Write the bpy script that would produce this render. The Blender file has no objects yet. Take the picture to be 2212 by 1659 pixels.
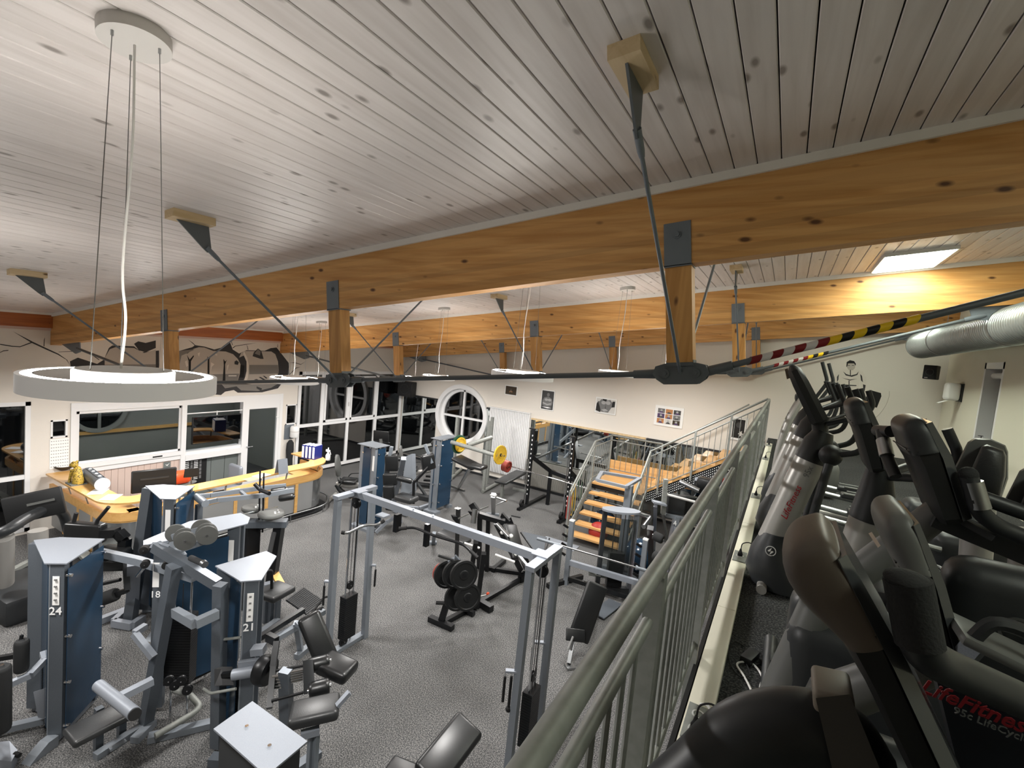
import bpy, bmesh, math, random
from mathutils import Vector, Matrix
random.seed(7)
PI = math.pi
S = bpy.context.scene
COL = S.collection
# ---------------------------------------------------------------- camera
FPX = 1039.0
YAW, PITCH, ROLL = -0.5163, 0.0800, 0.0918
CAM = Vector((0, 0, 4.2))
_F = Vector((math.sin(YAW) * math.cos(PITCH), math.cos(YAW) * math.cos(PITCH), -math.sin(PITCH)))
_R0 = Vector((math.cos(YAW), -math.sin(YAW), 0)); _U0 = _R0.cross(_F)
_R = _R0 * math.cos(ROLL) + _U0 * math.sin(ROLL); _U = _U0 * math.cos(ROLL) - _R0 * math.sin(ROLL)
cd = bpy.data.cameras.new('camera'); cam = bpy.data.objects.new('camera', cd); COL.objects.link(cam)
cam.matrix_world = Matrix(((_R.x, _U.x, -_F.x, 0), (_R.y, _U.y, -_F.y, 0), (_R.z, _U.z, -_F.z, CAM.z), (0, 0, 0, 1)))
cd.sensor_width = 36.0; cd.lens = FPX / 2212 * 36; cd.clip_start = 0.02; cd.clip_end = 100
S.camera = cam
# ---------------------------------------------------------------- world, exposure
S.view_settings.view_transform = 'Standard'; S.view_settings.look = 'None'
S.view_settings.exposure = EXPOSURE = 0.95
S.view_settings.gamma = 1.0; S.view_settings.use_curve_mapping = False
W = bpy.data.worlds.new('night'); S.world = W; W.use_nodes = True
W.node_tree.nodes['Background'].inputs[0].default_value = (0.010, 0.012, 0.016, 1)
W.node_tree.nodes['Background'].inputs[1].default_value = 0.35
LAMP_UP, LAMP_DOWN, PANEL_W, WARM = 48.0, 52.0, 15.0, (1.0, 0.975, 0.945)
# ---------------------------------------------------------------- room measures (metres)
XW, XR, YB, YF, GZ = -11.566, 2.75, 12.70, -5.0, 2.60        # mural wall, right wall, picture wall, wall behind, gallery floor
SL = 0.1295                                                    # roof pitch
def RZ(x): return 4.0 + SL * (x - XW)                          # underside of the boarded ceiling
# ---------------------------------------------------------------- measuring helpers: a sight line cut by a real plane of the room
def ray(px, py):
    return _R * ((px - 1106) / FPX) - _U * ((py - 829.5) / FPX) + _F
def onz(px, py, z): v = ray(px, py); return CAM + v * ((z - CAM.z) / v.z)
def ony(px, py, y): v = ray(px, py); return CAM + v * (y / v.y)
def onx(px, py, x): v = ray(px, py); return CAM + v * (x / v.x)
_H = Vector((math.sin(YAW), math.cos(YAW), 0))
G = {'d': 1.0, 's': 1.0}                                        # distance and thickness factors of the machine being built
def dep(px, py, d): v = ray(px, py); return CAM + v * (d * G['d'] / v.dot(_H))   # on the upright plane d metres ahead
def depth_of(x, y): return Vector((x, y, 0)).dot(_H)
# ---------------------------------------------------------------- mesh builder
SPLIT = set('upright frame_tube joint_plate chrome_pins column leg bolt cables bar_hooks handlebar fixed_handlebar floor_beam base_beam base_frame lever_arm handle grab_bar grab_handle axle_rods seat_post seat_brace blue_side_panel foot lever_handle guide_rods panel_clip sleeve white_bush pale_bar rail_sleeve slanted_rail head_frame catch_hook frame_post cross_bar side_bar key_knob bar_hanger foot_plate floor_bar diagonal_arm hook_plate lower_arm pedal pedal_rim grip frame'.split())
class MB:
    def __init__(s): s.v = []; s.f = []; s.m = []; s.hold = 0
    def add(s, vs, fs):
        o = len(s.v)
        if not s.hold: s.m.append((o, len(s.f)))
        s.v += [Vector(v) for v in vs]; s.f += [tuple(i + o for i in f) for f in fs]; return s
    def box(s, c, d, rz=0, rot=None):
        c = Vector(c); m = rot if rot is not None else Matrix.Rotation(rz, 3, 'Z')
        vs = [c + m @ Vector((x * d[0] / 2, y * d[1] / 2, z * d[2] / 2)) for x in (-1, 1) for y in (-1, 1) for z in (-1, 1)]
        return s.add(vs, [(0, 1, 3, 2), (4, 6, 7, 5), (0, 4, 5, 1), (2, 3, 7, 6), (0, 2, 6, 4), (1, 5, 7, 3)])
    def bb(s, a, b): return s.box([(a[i] + b[i]) / 2 for i in range(3)], [abs(b[i] - a[i]) for i in range(3)])
    def bar(s, p, q, w, h=None, up=(0, 0, 1)):
        p, q = Vector(p), Vector(q); h = (h or w) * G['s']; w = w * G['s']; d = (q - p); L = d.length
        if L < 1e-6: return s
        d /= L; u = Vector(up); sd = d.cross(u)
        if sd.length < 1e-3: sd = d.cross(Vector((1, 0, 0)))
        sd.normalize(); u = sd.cross(d)
        m = Matrix((sd, d, u)).transposed()
        return s.box((p + q) / 2, (w, L, h), rot=m)
    def bars(s, pts, w, h=None, up=(0, 0, 1)):
        for a, b in zip(pts, pts[1:]): s.bar(a, b, w, h, up); s.hold = 1
        s.hold = 0
        return s
    def tube(s, pts, r, n=10, cap=True, taper=None):
        pts = [Vector(p) for p in pts]; k = len(pts); rings = []; nrm = None
        for i, p in enumerate(pts):
            if i == 0: t = pts[1] - p
            elif i == k - 1: t = p - pts[i - 1]
            else: t = (pts[i + 1] - p).normalized() + (p - pts[i - 1]).normalized()
            if t.length < 1e-9: t = Vector((0, 0, 1))
            t.normalize()
            if nrm is None:
                nrm = t.cross(Vector((0, 0, 1)))
                if nrm.length < 1e-3: nrm = t.cross(Vector((1, 0, 0)))
            nrm = nrm - t * nrm.dot(t)
            if nrm.length < 1e-6: nrm = t.orthogonal()
            nrm.normalize(); b = t.cross(nrm)
            rr = (taper[i] if taper else r) * G['s']
            rings.append([p + (nrm * math.cos(2 * PI * j / n) + b * math.sin(2 * PI * j / n)) * rr for j in range(n)])
        return s.loft(rings, cap)
    def loft(s, rings, cap=True, closed=True):
        n = len(rings[0]); vs = [v for r in rings for v in r]; fs = []
        for i in range(len(rings) - 1):
            for j in range(n if closed else n - 1):
                a, b = i * n + j, i * n + (j + 1) % n
                fs.append((a, b, b + n, a + n))
        if cap: fs.append(tuple(range(n - 1, -1, -1))); fs.append(tuple((len(rings) - 1) * n + j for j in range(n)))
        return s.add(vs, fs)
    def cyl(s, p, q, r, n=16, r2=None): return s.tube([p, q], r, n, taper=[r, r if r2 is None else r2])
    def lathe(s, c, prof, n=32, axis=(0, 0, 1)):
        prof = [(r * G['s'], z * G['s']) for r, z in prof]; a = Vector(axis).normalized(); e = a.orthogonal().normalized(); g = a.cross(e); c = Vector(c)
        return s.loft([[c + a * z + (e * math.cos(2 * PI * j / n) + g * math.sin(2 * PI * j / n)) * max(r, 1e-4) for j in range(n)] for r, z in prof])
    def ball(s, c, r, n=12, m=7):
        r = (r, r, r) if not hasattr(r, '__len__') else r; c = Vector(c)
        return s.loft([[c + Vector((math.cos(2 * PI * j / n) * math.sin(PI * max(.001, min(.999, i / m))) * r[0], math.sin(2 * PI * j / n) * math.sin(PI * max(.001, min(.999, i / m))) * r[1], -math.cos(PI * i / m) * r[2])) for j in range(n)] for i in range(m + 1)])
    def prism(s, pts, vec):
        pts = [Vector(p) for p in pts]; n = len(pts); v = Vector(vec)
        return s.loft([pts, [p + v for p in pts]])
    def ring(s, c, r1, r2, z0, z1, n=48, up=(0, 0, 1)):      # flat-walled ring
        a = Vector(up).normalized(); e = a.orthogonal().normalized(); g = a.cross(e); c = Vector(c)
        def circ(r, z): return [c + a * z + (e * math.cos(2 * PI * j / n) + g * math.sin(2 * PI * j / n)) * r for j in range(n)]
        L = [circ(r1, z0), circ(r2, z0), circ(r2, z1), circ(r1, z1), circ(r1, z0)]
        return s.loft(L, cap=False)
    def cushion(s, c, d, rot=None, r=None, seg=2):           # padded block with rounded edges
        d = [x * G['s'] for x in d]; b = bmesh.new(); bmesh.ops.create_cube(b, size=1); m = rot if rot is not None else Matrix.Identity(3)
        for v in b.verts: v.co = Vector((v.co.x * d[0], v.co.y * d[1], v.co.z * d[2]))
        bmesh.ops.bevel(b, geom=list(b.edges), offset=r or min(d) * 0.35, segments=seg, profile=.5, affect='EDGES')
        b.verts.ensure_lookup_table(); c = Vector(c)
        s.add([c + m @ v.co for v in b.verts], [[v.index for v in f.verts] for f in b.faces]); b.free(); return s
    def build(s, name, mat, parent=None, smooth=40, label=None, kind=None):
        if name in SPLIT and len(s.m) > 1:                     # every separate bar, post or bolt becomes a part of its own
            first = None; ends = s.m[1:] + [(len(s.v), len(s.f))]
            for (v0, f0), (v1, f1) in zip(s.m, ends):
                q = MB(); q.v = s.v[v0:v1]; q.f = [tuple(i - v0 for i in f) for f in s.f[f0:f1]]; q.m = [(0, 0)]
                o = q.build(name, mat, parent, smooth, label, kind); first = first or o
            return first
        org = parent['_o'] if parent and '_o' in parent else (0, 0, 0)
        o3 = Vector(org[:])
        me = bpy.data.meshes.new(name); me.from_pydata([tuple(v - o3) for v in s.v], [], s.f); me.validate()
        bm = bmesh.new(); bm.from_mesh(me); bmesh.ops.recalc_face_normals(bm, faces=bm.faces); bm.to_mesh(me); bm.free()
        if smooth:
            me.shade_smooth(); me.set_sharp_from_angle(angle=math.radians(smooth))
        me.materials.append(mat)
        o = bpy.data.objects.new(name, me); COL.objects.link(o)
        if parent:
            o.parent = parent; o['_o'] = tuple(o3)
        if label: o['label'] = label
        if kind: o['kind'] = kind
        return o
def thing(name, loc, label, cat, group=None):
    o = bpy.data.objects.new(name, None); COL.objects.link(o); o.location = loc; o.empty_display_size = .1
    o['_o'] = tuple(loc); o['label'] = label; o['category'] = cat
    if group: o['group'] = group
    return o
def tag(o, label, cat, group=None):
    o['label'] = label; o['category'] = cat
    if group: o['group'] = group
    return o
def dup(root, off, label=None):
    def cp(o, par):
        c = o.copy(); COL.objects.link(c); c.parent = par
        for ch in [x for x in o.children]: cp(ch, c)
        return c
    r = cp(root, None); r.location = root.location + Vector(off)
    if label: r['label'] = label
    return r
def bent(pts, rad=.05, n=4):                                   # round the corners of a path
    pts = [Vector(p) for p in pts]; out = [pts[0]]
    for a, b, c in zip(pts, pts[1:], pts[2:]):
        r = min(rad, (b - a).length * .45, (c - b).length * .45)
        p, q = b + (a - b).normalized() * r, b + (c - b).normalized() * r
        for i in range(n + 1):
            t = i / n; out.append(p * (1 - t) ** 2 + b * 2 * t * (1 - t) + q * t * t)
    return out + [pts[-1]]
def spline(pts, n=6):                                          # Catmull-Rom through points
    pts = [Vector(p) for p in pts]; P = [pts[0] * 2 - pts[1]] + pts + [pts[-1] * 2 - pts[-2]]; out = []
    for i in range(1, len(P) - 2):
        for k in range(n):
            t = k / n; a, b, c, d = P[i - 1:i + 3]
            out.append(.5 * ((2 * b) + (c - a) * t + (2 * a - 5 * b + 4 * c - d) * t * t + (3 * b - a - 3 * c + d) * t ** 3))
    return out + [pts[-1]]
def basis(x, y, z): return Matrix((Vector(x).normalized(), Vector(y).normalized(), Vector(z).normalized())).transposed()
def soften(o, lv=2):                                          # round a coarse shell
    m = o.modifiers.new('round', 'SUBSURF'); m.levels = lv; m.render_levels = lv; o.data.shade_smooth(); return o
def frame(xdir, up=(0, 0, 1)):                                 # columns: x along xdir, y sideways, z towards up
    x = Vector(xdir).normalized(); y = Vector(up).cross(x).normalized(); return basis(x, y, x.cross(y))
def text(name, body, size, loc, right, up, mat, parent, depth=.0012, shear=0, label=None, bold=0):
    c = bpy.data.curves.new(name, 'FONT'); c.body = body; c.size = size; c.align_x = 'CENTER'; c.align_y = 'CENTER'; c.extrude = depth; c.shear = shear; c.offset = bold; c.resolution_u = 2
    t = bpy.data.objects.new(name, c); COL.objects.link(t)
    bpy.context.view_layer.update()
    me = bpy.data.meshes.new_from_object(t.evaluated_get(bpy.context.evaluated_depsgraph_get()))
    bpy.data.objects.remove(t); bpy.data.curves.remove(c)
    r, u = Vector(right).normalized(), Vector(up).normalized(); n = r.cross(u)
    o3 = Vector(parent['_o'][:]) if parent and '_o' in parent else Vector((0, 0, 0))
    m = basis(r, u, n)
    for v in me.vertices: v.co = m @ v.co + Vector(loc) - o3
    me.materials.clear(); me.materials.append(mat)
    o = bpy.data.objects.new(name, me); COL.objects.link(o)
    if parent: o.parent = parent; o['_o'] = tuple(o3)
    if label: o['label'] = label
    return o
# ---------------------------------------------------------------- materials
def lin(c):
    if isinstance(c, str): c = [int(c[i:i + 2], 16) / 255 for i in (0, 2, 4)]
    return tuple((x / 12.92 if x <= .04045 else ((x + .055) / 1.055) ** 2.4) for x in c) + (1,)
def mat(name, col, rough=.5, metal=0, spec=.5, coat=0, emit=0, noise=None, bump=None, trans=0, ior=1.45):
    m = bpy.data.materials.new(name); m.use_nodes = True; N = m.node_tree; B = N.nodes['Principled BSDF']
    B.inputs['Base Color'].default_value = lin(col); B.inputs['Roughness'].default_value = rough; B.inputs['Metallic'].default_value = metal
    B.inputs['Specular IOR Level'].default_value = spec; B.inputs['Coat Weight'].default_value = coat; B.inputs['IOR'].default_value = ior
    B.inputs['Transmission Weight'].default_value = trans
    if emit: B.inputs['Emission Color'].default_value = lin(col); B.inputs['Emission Strength'].default_value = emit
    L = N.links.new
    if noise or bump:
        tc = N.nodes.new('ShaderNodeTexCoord')
    if noise:      # (scale, colour 2, low, high)
        n = N.nodes.new('ShaderNodeTexNoise'); n.inputs['Scale'].default_value = noise[0]; n.inputs['Detail'].default_value = 3
        r = N.nodes.new('ShaderNodeMapRange'); r.inputs[1].default_value = noise[2]; r.inputs[2].default_value = noise[3]
        x = N.nodes.new('ShaderNodeMix'); x.data_type = 'RGBA'; x.inputs[6].default_value = lin(col); x.inputs[7].default_value = lin(noise[1])
        L(tc.outputs['Object'], n.inputs['Vector']); L(n.outputs['Fac'], r.inputs[0]); L(r.outputs[0], x.inputs[0]); L(x.outputs[2], B.inputs['Base Color'])
    if bump:       # (scale, strength)
        n2 = N.nodes.new('ShaderNodeTexNoise'); n2.inputs['Scale'].default_value = bump[0]; n2.inputs['Detail'].default_value = 2
        b = N.nodes.new('ShaderNodeBump'); b.inputs['Strength'].default_value = bump[1]; b.inputs['Distance'].default_value = .004
        L(tc.outputs['Object'], n2.inputs['Vector']); L(n2.outputs['Fac'], b.inputs['Height']); L(b.outputs[0], B.inputs['Normal'])
    return m
def wood(name, base, dark, knot, axis='X', lam=0, rough=.45, knots=1.0, ks=2.6, vary=0.0, sd=0):
    """grain along axis, small knots, optional glued layers lam metres high and a tone of its own for each piece"""
    m = bpy.data.materials.new(name); m.use_nodes = True; N = m.node_tree; B = N.nodes['Principled BSDF']; L = N.links.new; new = N.nodes.new
    tc = new('ShaderNodeTexCoord'); mp = new('ShaderNodeMapping'); L(tc.outputs['Object'], mp.inputs[0])
    oi = new('ShaderNodeObjectInfo')
    st = {'X': (.35, 6, 6), 'Y': (6, .35, 6), 'Z': (6, 6, .35)}[axis]
    mp.inputs['Scale'].default_value = st; mp.inputs['Location'].default_value = (sd, sd * 2, sd * 3)
    off = new('ShaderNodeVectorMath'); off.operation = 'ADD'; sc = new('ShaderNodeVectorMath'); sc.operation = 'SCALE'; sc.inputs[3].default_value = 37.0
    cmb = new('ShaderNodeCombineXYZ'); L(oi.outputs['Random'], cmb.inputs[0]); L(oi.outputs['Random'], cmb.inputs[1]); L(cmb.outputs[0], sc.inputs[0])
    L(mp.outputs[0], off.inputs[0]); L(sc.outputs[0], off.inputs[1])
    n = new('ShaderNodeTexNoise'); n.inputs['Scale'].default_value = 3.2; n.inputs['Detail'].default_value = 6; n.inputs['Distortion'].default_value = .6; L(off.outputs[0], n.inputs['Vector'])
    r = new('ShaderNodeMapRange'); r.inputs[1].default_value = .38; r.inputs[2].default_value = .68; L(n.outputs['Fac'], r.inputs[0])
    x = new('ShaderNodeMix'); x.data_type = 'RGBA'; x.inputs[6].default_value = lin(base); x.inputs[7].default_value = lin(dark); L(r.outputs[0], x.inputs[0])
    # knots: voronoi cells stretched a little along the grain, only some cells carry one
    mk = new('ShaderNodeMapping'); L(tc.outputs['Object'], mk.inputs[0]); ko = new('ShaderNodeVectorMath'); ko.operation = 'ADD'
    mk.inputs['Scale'].default_value = {'X': (1, 2.2, 2.2), 'Y': (2.2, 1, 2.2), 'Z': (2.2, 2.2, 1)}[axis]
    L(mk.outputs[0], ko.inputs[0]); L(sc.outputs[0], ko.inputs[1])
    v = new('ShaderNodeTexVoronoi'); v.inputs['Scale'].default_value = ks; L(ko.outputs[0], v.inputs['Vector'])
    lt = new('ShaderNodeMapRange'); lt.inputs[1].default_value = .04 * knots; lt.inputs[2].default_value = .09 * knots; lt.inputs[3].default_value = 1; lt.inputs[4].default_value = 0; L(v.outputs['Distance'], lt.inputs[0])
    x2 = new('ShaderNodeMix'); x2.data_type = 'RGBA'; x2.inputs[7].default_value = lin(knot); L(lt.outputs[0], x2.inputs[0]); L(x.outputs[2], x2.inputs[6])
    last = x2.outputs[2]
    if lam:
        sp = new('ShaderNodeSeparateXYZ'); L(tc.outputs['Object'], sp.inputs[0])
        # height above the sloping underside, cut into layers
        ml = new('ShaderNodeMath'); ml.operation = 'MULTIPLY_ADD'; ml.inputs[1].default_value = -SL if axis == 'X' else 0; L(sp.outputs[0], ml.inputs[0]); L(sp.outputs[2], ml.inputs[2])
        dv = new('ShaderNodeMath'); dv.operation = 'DIVIDE'; dv.inputs[1].default_value = lam; L(ml.outputs[0], dv.inputs[0])
        fl = new('ShaderNodeMath'); fl.operation = 'FLOOR'; L(dv.outputs[0], fl.inputs[0])
        wn = new('ShaderNodeTexWhiteNoise'); wn.noise_dimensions = '1D'; L(fl.outputs[0], wn.inputs['W'])
        mr = new('ShaderNodeMapRange'); mr.inputs[3].default_value = .86; mr.inputs[4].default_value = 1.08; L(wn.outputs['Value'], mr.inputs[0])
        vm = new('ShaderNodeVectorMath'); vm.operation = 'SCALE'; L(last, vm.inputs[0]); L(mr.outputs[0], vm.inputs[3]); last = vm.outputs[0]
    if vary:
        mr = new('ShaderNodeMapRange'); mr.inputs[3].default_value = 1 - vary; mr.inputs[4].default_value = 1 + vary * .4; L(oi.outputs['Random'], mr.inputs[0])
        vm = new('ShaderNodeVectorMath'); vm.operation = 'SCALE'; L(last, vm.inputs[0]); L(mr.outputs[0], vm.inputs[3]); last = vm.outputs[0]
    L(last, B.inputs['Base Color']); B.inputs['Roughness'].default_value = rough
    b = new('ShaderNodeBump'); b.inputs['Strength'].default_value = .12; b.inputs['Distance'].default_value = .003; L(n.outputs['Fac'], b.inputs['Height']); L(b.outputs[0], B.inputs['Normal'])
    return m
def carpet(name, a, b, c):
    m = bpy.data.materials.new(name); m.use_nodes = True; N = m.node_tree; B = N.nodes['Principled BSDF']; L = N.links.new; new = N.nodes.new
    tc = new('ShaderNodeTexCoord'); n = new('ShaderNodeTexNoise'); n.inputs['Scale'].default_value = 85; n.inputs['Detail'].default_value = 2; L(tc.outputs['Object'], n.inputs['Vector'])
    r = new('ShaderNodeValToRGB'); e = r.color_ramp.elements; e[0].position = .36; e[0].color = lin(a); e[1].position = .66; e[1].color = lin(c); k = e.new(.5); k.color = lin(b)
    L(n.outputs['Fac'], r.inputs[0]); n2 = new('ShaderNodeTexNoise'); n2.inputs['Scale'].default_value = 1.1; n2.inputs['Detail'].default_value = 3; L(tc.outputs['Object'], n2.inputs['Vector'])
    mr = new('ShaderNodeMapRange'); mr.inputs[1].default_value = .3; mr.inputs[2].default_value = .7; mr.inputs[3].default_value = .8; mr.inputs[4].default_value = 1.15; L(n2.outputs['Fac'], mr.inputs[0])
    vm = new('ShaderNodeVectorMath'); vm.operation = 'SCALE'; L(r.outputs[0], vm.inputs[0]); L(mr.outputs[0], vm.inputs[3]); L(vm.outputs[0], B.inputs['Base Color'])
    B.inputs['Roughness'].default_value = .95; B.inputs['Specular IOR Level'].default_value = .15
    bp = new('ShaderNodeBump'); bp.inputs['Strength'].default_value = .5; bp.inputs['Distance'].default_value = .006; L(n.outputs['Fac'], bp.inputs['Height']); L(bp.outputs[0], B.inputs['Normal'])
    return m
M = {}
M['carpet'] = carpet('speckled_carpet', '3a3b3c', '5b5b5b', '878583')
M['carpet2'] = carpet('gallery_carpet', '222325', '373838', '565655')
M['wall'] = mat('wall_paint', 'ddd7ce', .9, spec=.2, bump=(60, .12))
M['wallr'] = mat('wall_paint_right', 'e0dccb', .9, spec=.2, bump=(60, .12))
M['plank'] = wood('whitewashed_board', 'ddd7d4', 'cfc8c4', '8f8782', 'Y', rough=.40, knots=1.9, ks=3.4, vary=.08)
M['glulam'] = wood('glued_spruce_beam', 'd6a364', 'bd8646', '5d3818', 'X', lam=.041, rough=.5, knots=1.7, ks=3.2)
M['glulamY'] = wood('wall_plate_wood', 'b0652f', '965226', '4d2a10', 'Y', rough=.5, knots=.7, ks=3)
M['post'] = wood('spruce_post', 'cf9a58', 'b07c3e', '57341a', 'Z', rough=.5, knots=1.8, ks=3.5)
M['block'] = wood('pale_block', 'd2bb95', 'c0a67c', '6d5233', 'Y', rough=.6)
M['trim'] = mat('white_trim', 'e4dfd8', .5)
M['groove'] = mat('dark_gap', '3a312a', .9)
M['steel'] = mat('grey_painted_steel', '70777e', .45, .15, bump=(200, .08))
M['steel2'] = mat('dark_tie_steel', '5c6164', .45, .15, bump=(90, .1))
M['paint'] = mat('silver_grey_machine_paint', '7d838a', .42, .3, noise=(350, '8c9299', .35, .75))
M['paintd'] = mat('slate_machine_paint', '5a6067', .4, .35, noise=(350, '6a7077', .35, .75))
M['paintl'] = mat('light_machine_plate', '8b9099', .45, .3, noise=(350, '989ea6', .35, .75))
M['black'] = mat('black_metal', '17181a', .35, .2)
M['matblack'] = mat('black_plastic', '141516', .5)
M['rubber'] = mat('black_rubber', '161617', .75)
M['foam'] = mat('foam_grip', '232425', .85, bump=(220, .3))
M['vinyl'] = mat('black_vinyl', '1a1b1c', .33, spec=.6, bump=(300, .06))
M['vinylg'] = mat('worn_vinyl', '2e2f30', .38, spec=.6, bump=(120, .12))
M['chrome'] = mat('chrome', 'd5d7d9', .12, 1)
M['brushed'] = mat('brushed_steel', 'a5a7a8', .32, 1)
M['rail'] = mat('galvanised_rail', '8d8f8b', .5, .2, noise=(25, '7f827d', .3, .7))
M['blue'] = mat('blue_acrylic', '20384e', .16, spec=.5)
M['white'] = mat('white_pvc', 'e4e4e4', .35)
M['whitep'] = mat('white_plastic', 'e8e8e6', .4)
M['pipe'] = mat('vent_duct_metal', 'a9adac', .35, .7)
M['glass'] = mat('night_glass', '050607', .03, spec=.9, ior=1.6)
M['clear'] = mat('clear_glass', 'e8f0ec', .0, trans=1.0, ior=1.02)
M['mirror'] = mat('mirror_glass', 'dfe4e2', .02, 1)
M['lam'] = wood('beech_laminate', 'ddae6c', 'd09f5c', 'b88040', 'Y', rough=.28, knots=.3)
M['lam2'] = wood('oak_tread', 'd8ab72', 'c8975c', 'a8743a', 'X', rough=.35, knots=.5)
M['front'] = mat('grey_counter_panel', '9fa0a0', .4, .3)
M['steelc'] = mat('polished_sheet', 'b5b8b9', .25, .9)
M['led'] = mat('lit_led_strip', 'fffaf2', .5, emit=LAMP_UP)
M['drum'] = mat('lit_drum_side', 'fffaf2', .5, emit=2.2)
M['opal'] = mat('opal_ring_wall', 'dad6d2', .5, emit=.13)
M['refl'] = mat('lamp_reflector', '77726d', .5)
M['panel'] = mat('lit_ceiling_panel', 'f8ffee', .5, emit=PANEL_W)
M['lampw'] = mat('white_lamp_metal', 'c9c6c2', .5)
M['cord'] = mat('white_cord', 'e4e2df', .5)
M['wire'] = mat('steel_wire', '8b8b8b', .3, .9)
M['yellow'] = mat('yellow_plate', 'd2a92e', .5)
M['green'] = mat('green_plate', '1f4a35', .5)
M['red'] = mat('red_paint', '9c2b25', .5)
M['redplate'] = mat('red_plate', '8e3a30', .5)
M['orange'] = mat('orange_red_plastic', 'e2532b', .4)
M['tape_r'] = mat('red_tape', '741619', .45); M['tape_w'] = mat('white_tape', 'c9c5c1', .4); M['tape_y'] = mat('yellow_tape', 'e0b81e', .4); M['tape_k'] = mat('black_tape', '131313', .4)
M['bluebk'] = mat('blue_binder', '202a7a', .4)
M['paper'] = mat('white_paper', 'efeeec', .7)
M['ink'] = mat('black_ink', '141414', .6); M['inkw'] = mat('white_ink', 'f2f2f2', .6); M['inkr2'] = mat('dark_red_lettering', '741019', .5); M['inkr'] = mat('red_lettering', 'a3202a', .5); M['inkg'] = mat('grey_ink', '6c6c6c', .6)  # the darker red lettering has the shadow on the bike shell in its colour
M['tubes'] = mat('silver_tube', 'a6a4a0', .33, .35)
M['greyp'] = mat('grey_plastic', '5d5e5c', .45)
M['dgrey'] = mat('charcoal_plastic', '2a2c2e', .42)
M['hood'] = mat('warm_grey_shell', '564d44', .48)
M['skin'] = mat('printed_light_grey', 'a3a3a3', .6); M['pg2'] = mat('printed_grey', '6f6f6f', .6); M['pg3'] = mat('printed_dark_grey', '3c3c3d', .6); M['pg1'] = mat('printed_pale_grey', 'c9c7c2', .7)
M['mur1'] = mat('mural_light', 'b7afa5', .85); M['mur2'] = mat('mural_mid', '7f7b76', .85); M['mur3'] = mat('mural_dark', '3b3a3b', .85); M['mur4'] = mat('mural_black', '1d1c1d', .85); M['mur5'] = mat('mural_white', 'd9d2c8', .85)
M['brownp'] = mat('sepia_print', '3b3022', .6); M['tan'] = mat('tan_print', 'b07a4c', .6); M['purple'] = mat('purple_print', '4b3960', .6)
M['wallpink'] = mat('pinkish_board', 'cfb9ae', .6)
M['office'] = mat('office_wall', '8d8d86', .9); M['officed'] = mat('office_cupboard', '6c7270', .7)
M['mesh'] = mat('radiator_grille', '77756f', .6, .2)
M['gold'] = mat('leopard_gold', 'b89a3e', .55, noise=(60, '4a3a1a', .52, .60))
# ================================================================ SETTING
def struct(o): o['kind'] = 'structure'; return o
def zone(name, mat_, a, b, parent=None): return struct(MB().bb(a, b).build(name, mat_, parent, smooth=0))
struct(MB().bb((XW - 3, YF, -.1), (XR, YB + .2, 0)).build('floor', M['carpet'], smooth=0))
gal = struct(MB().bb((-.22, YF, GZ - .25), (XR, YB, GZ)).build('gallery_floor', M['carpet2'], smooth=0))
zone('gallery_edge_trim', M['black'], (-.245, YF, GZ - .27), (-.225, 10.85, GZ + .03))
# picture wall with a round opening
def wall_ring_hole(cx, cz, r, x0, x1, z0, z1f, y0, y1, n=40):
    """wall sheet between y0 and y1 with a round hole; top edge follows z1f(x)"""
    m = MB(); cir = []; out = []
    for i in range(n):
        a = 2 * PI * i / n; c, s = math.cos(a), math.sin(a)
        cir.append((cx + r * c, cz + r * s)); k = 1.0 / max(abs(c), abs(s)); out.append((cx + (r + .25) * c * k, cz + (r + .25) * s * k))
    for y in (y0, y1):
        vs = [(p[0], y, p[1]) for p in cir] + [(p[0], y, p[1]) for p in out]
        m.add(vs, [(i, (i + 1) % n, n + (i + 1) % n, n + i) for i in range(n)])
    m.loft([[(p[0], y0, p[1]) for p in cir], [(p[0], y1, p[1]) for p in cir]], cap=False)
    R = r + .25; l, rr, b, t = cx - R, cx + R, cz - R, cz + R
    m.bb((x0, y0, z0), (l, y1, z1f)); m.bb((rr, y0, z0), (x1, y1, z1f)); m.bb((l, y0, z0), (rr, y1, b)); m.bb((l, y0, t), (rr, y1, z1f))
    return m
CX, CZ, CR = -8.97, 1.78, .93
wall_back = struct(wall_ring_hole(CX, CZ, CR, XW - .3, XR + .3, 0, 6.0, YB, YB + .28).build('wall_back', M['wall'], smooth=30))
zone('wall_right', M['wallr'], (XR, 10.62, 0), (XR + .25, YB + .28, 6.1))
zone('wall_right', M['wallr'], (XR, YF, 0), (XR + .25, 9.78, 6.1))
zone('wall_right', M['wallr'], (XR, 9.78, 4.62), (XR + .25, 10.62, 6.1))
zone('wall_front', M['wall'], (XW - .3, YF - .2, 0), (XR + .25, YF, 6.1))
# mural wall (left side in the picture) pieces round its openings
def wp(px, py): p = onx(px, py, XW); return p.y, p.z
T = .24
def wl(y0, y1, z0, z1, m='wall'): return struct(MB().bb((XW - T, y0, z0), (XW, y1, z1)).build('wall_left', M[m], smooth=0))
wl(YF, 3.15, 2.42, 4.5); wl(3.15, 3.36, 0, 4.5); wl(3.36, 8.53, 2.36, 4.5); wl(8.08, 8.20, 0, 2.36); wl(8.20, 8.53, 0, 1.50); wl(8.20, 8.53, 2.05, 2.36); wl(3.36, 3.42, 0, 2.36); wl(3.42, 3.66, 0, 1.72); wl(3.42, 3.66, 2.06, 2.36); wl(3.66, 3.70, 0, 2.36)
wl(8.53, YB, 2.95, 4.5); wl(YF, 3.15, 0, .05)
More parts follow.
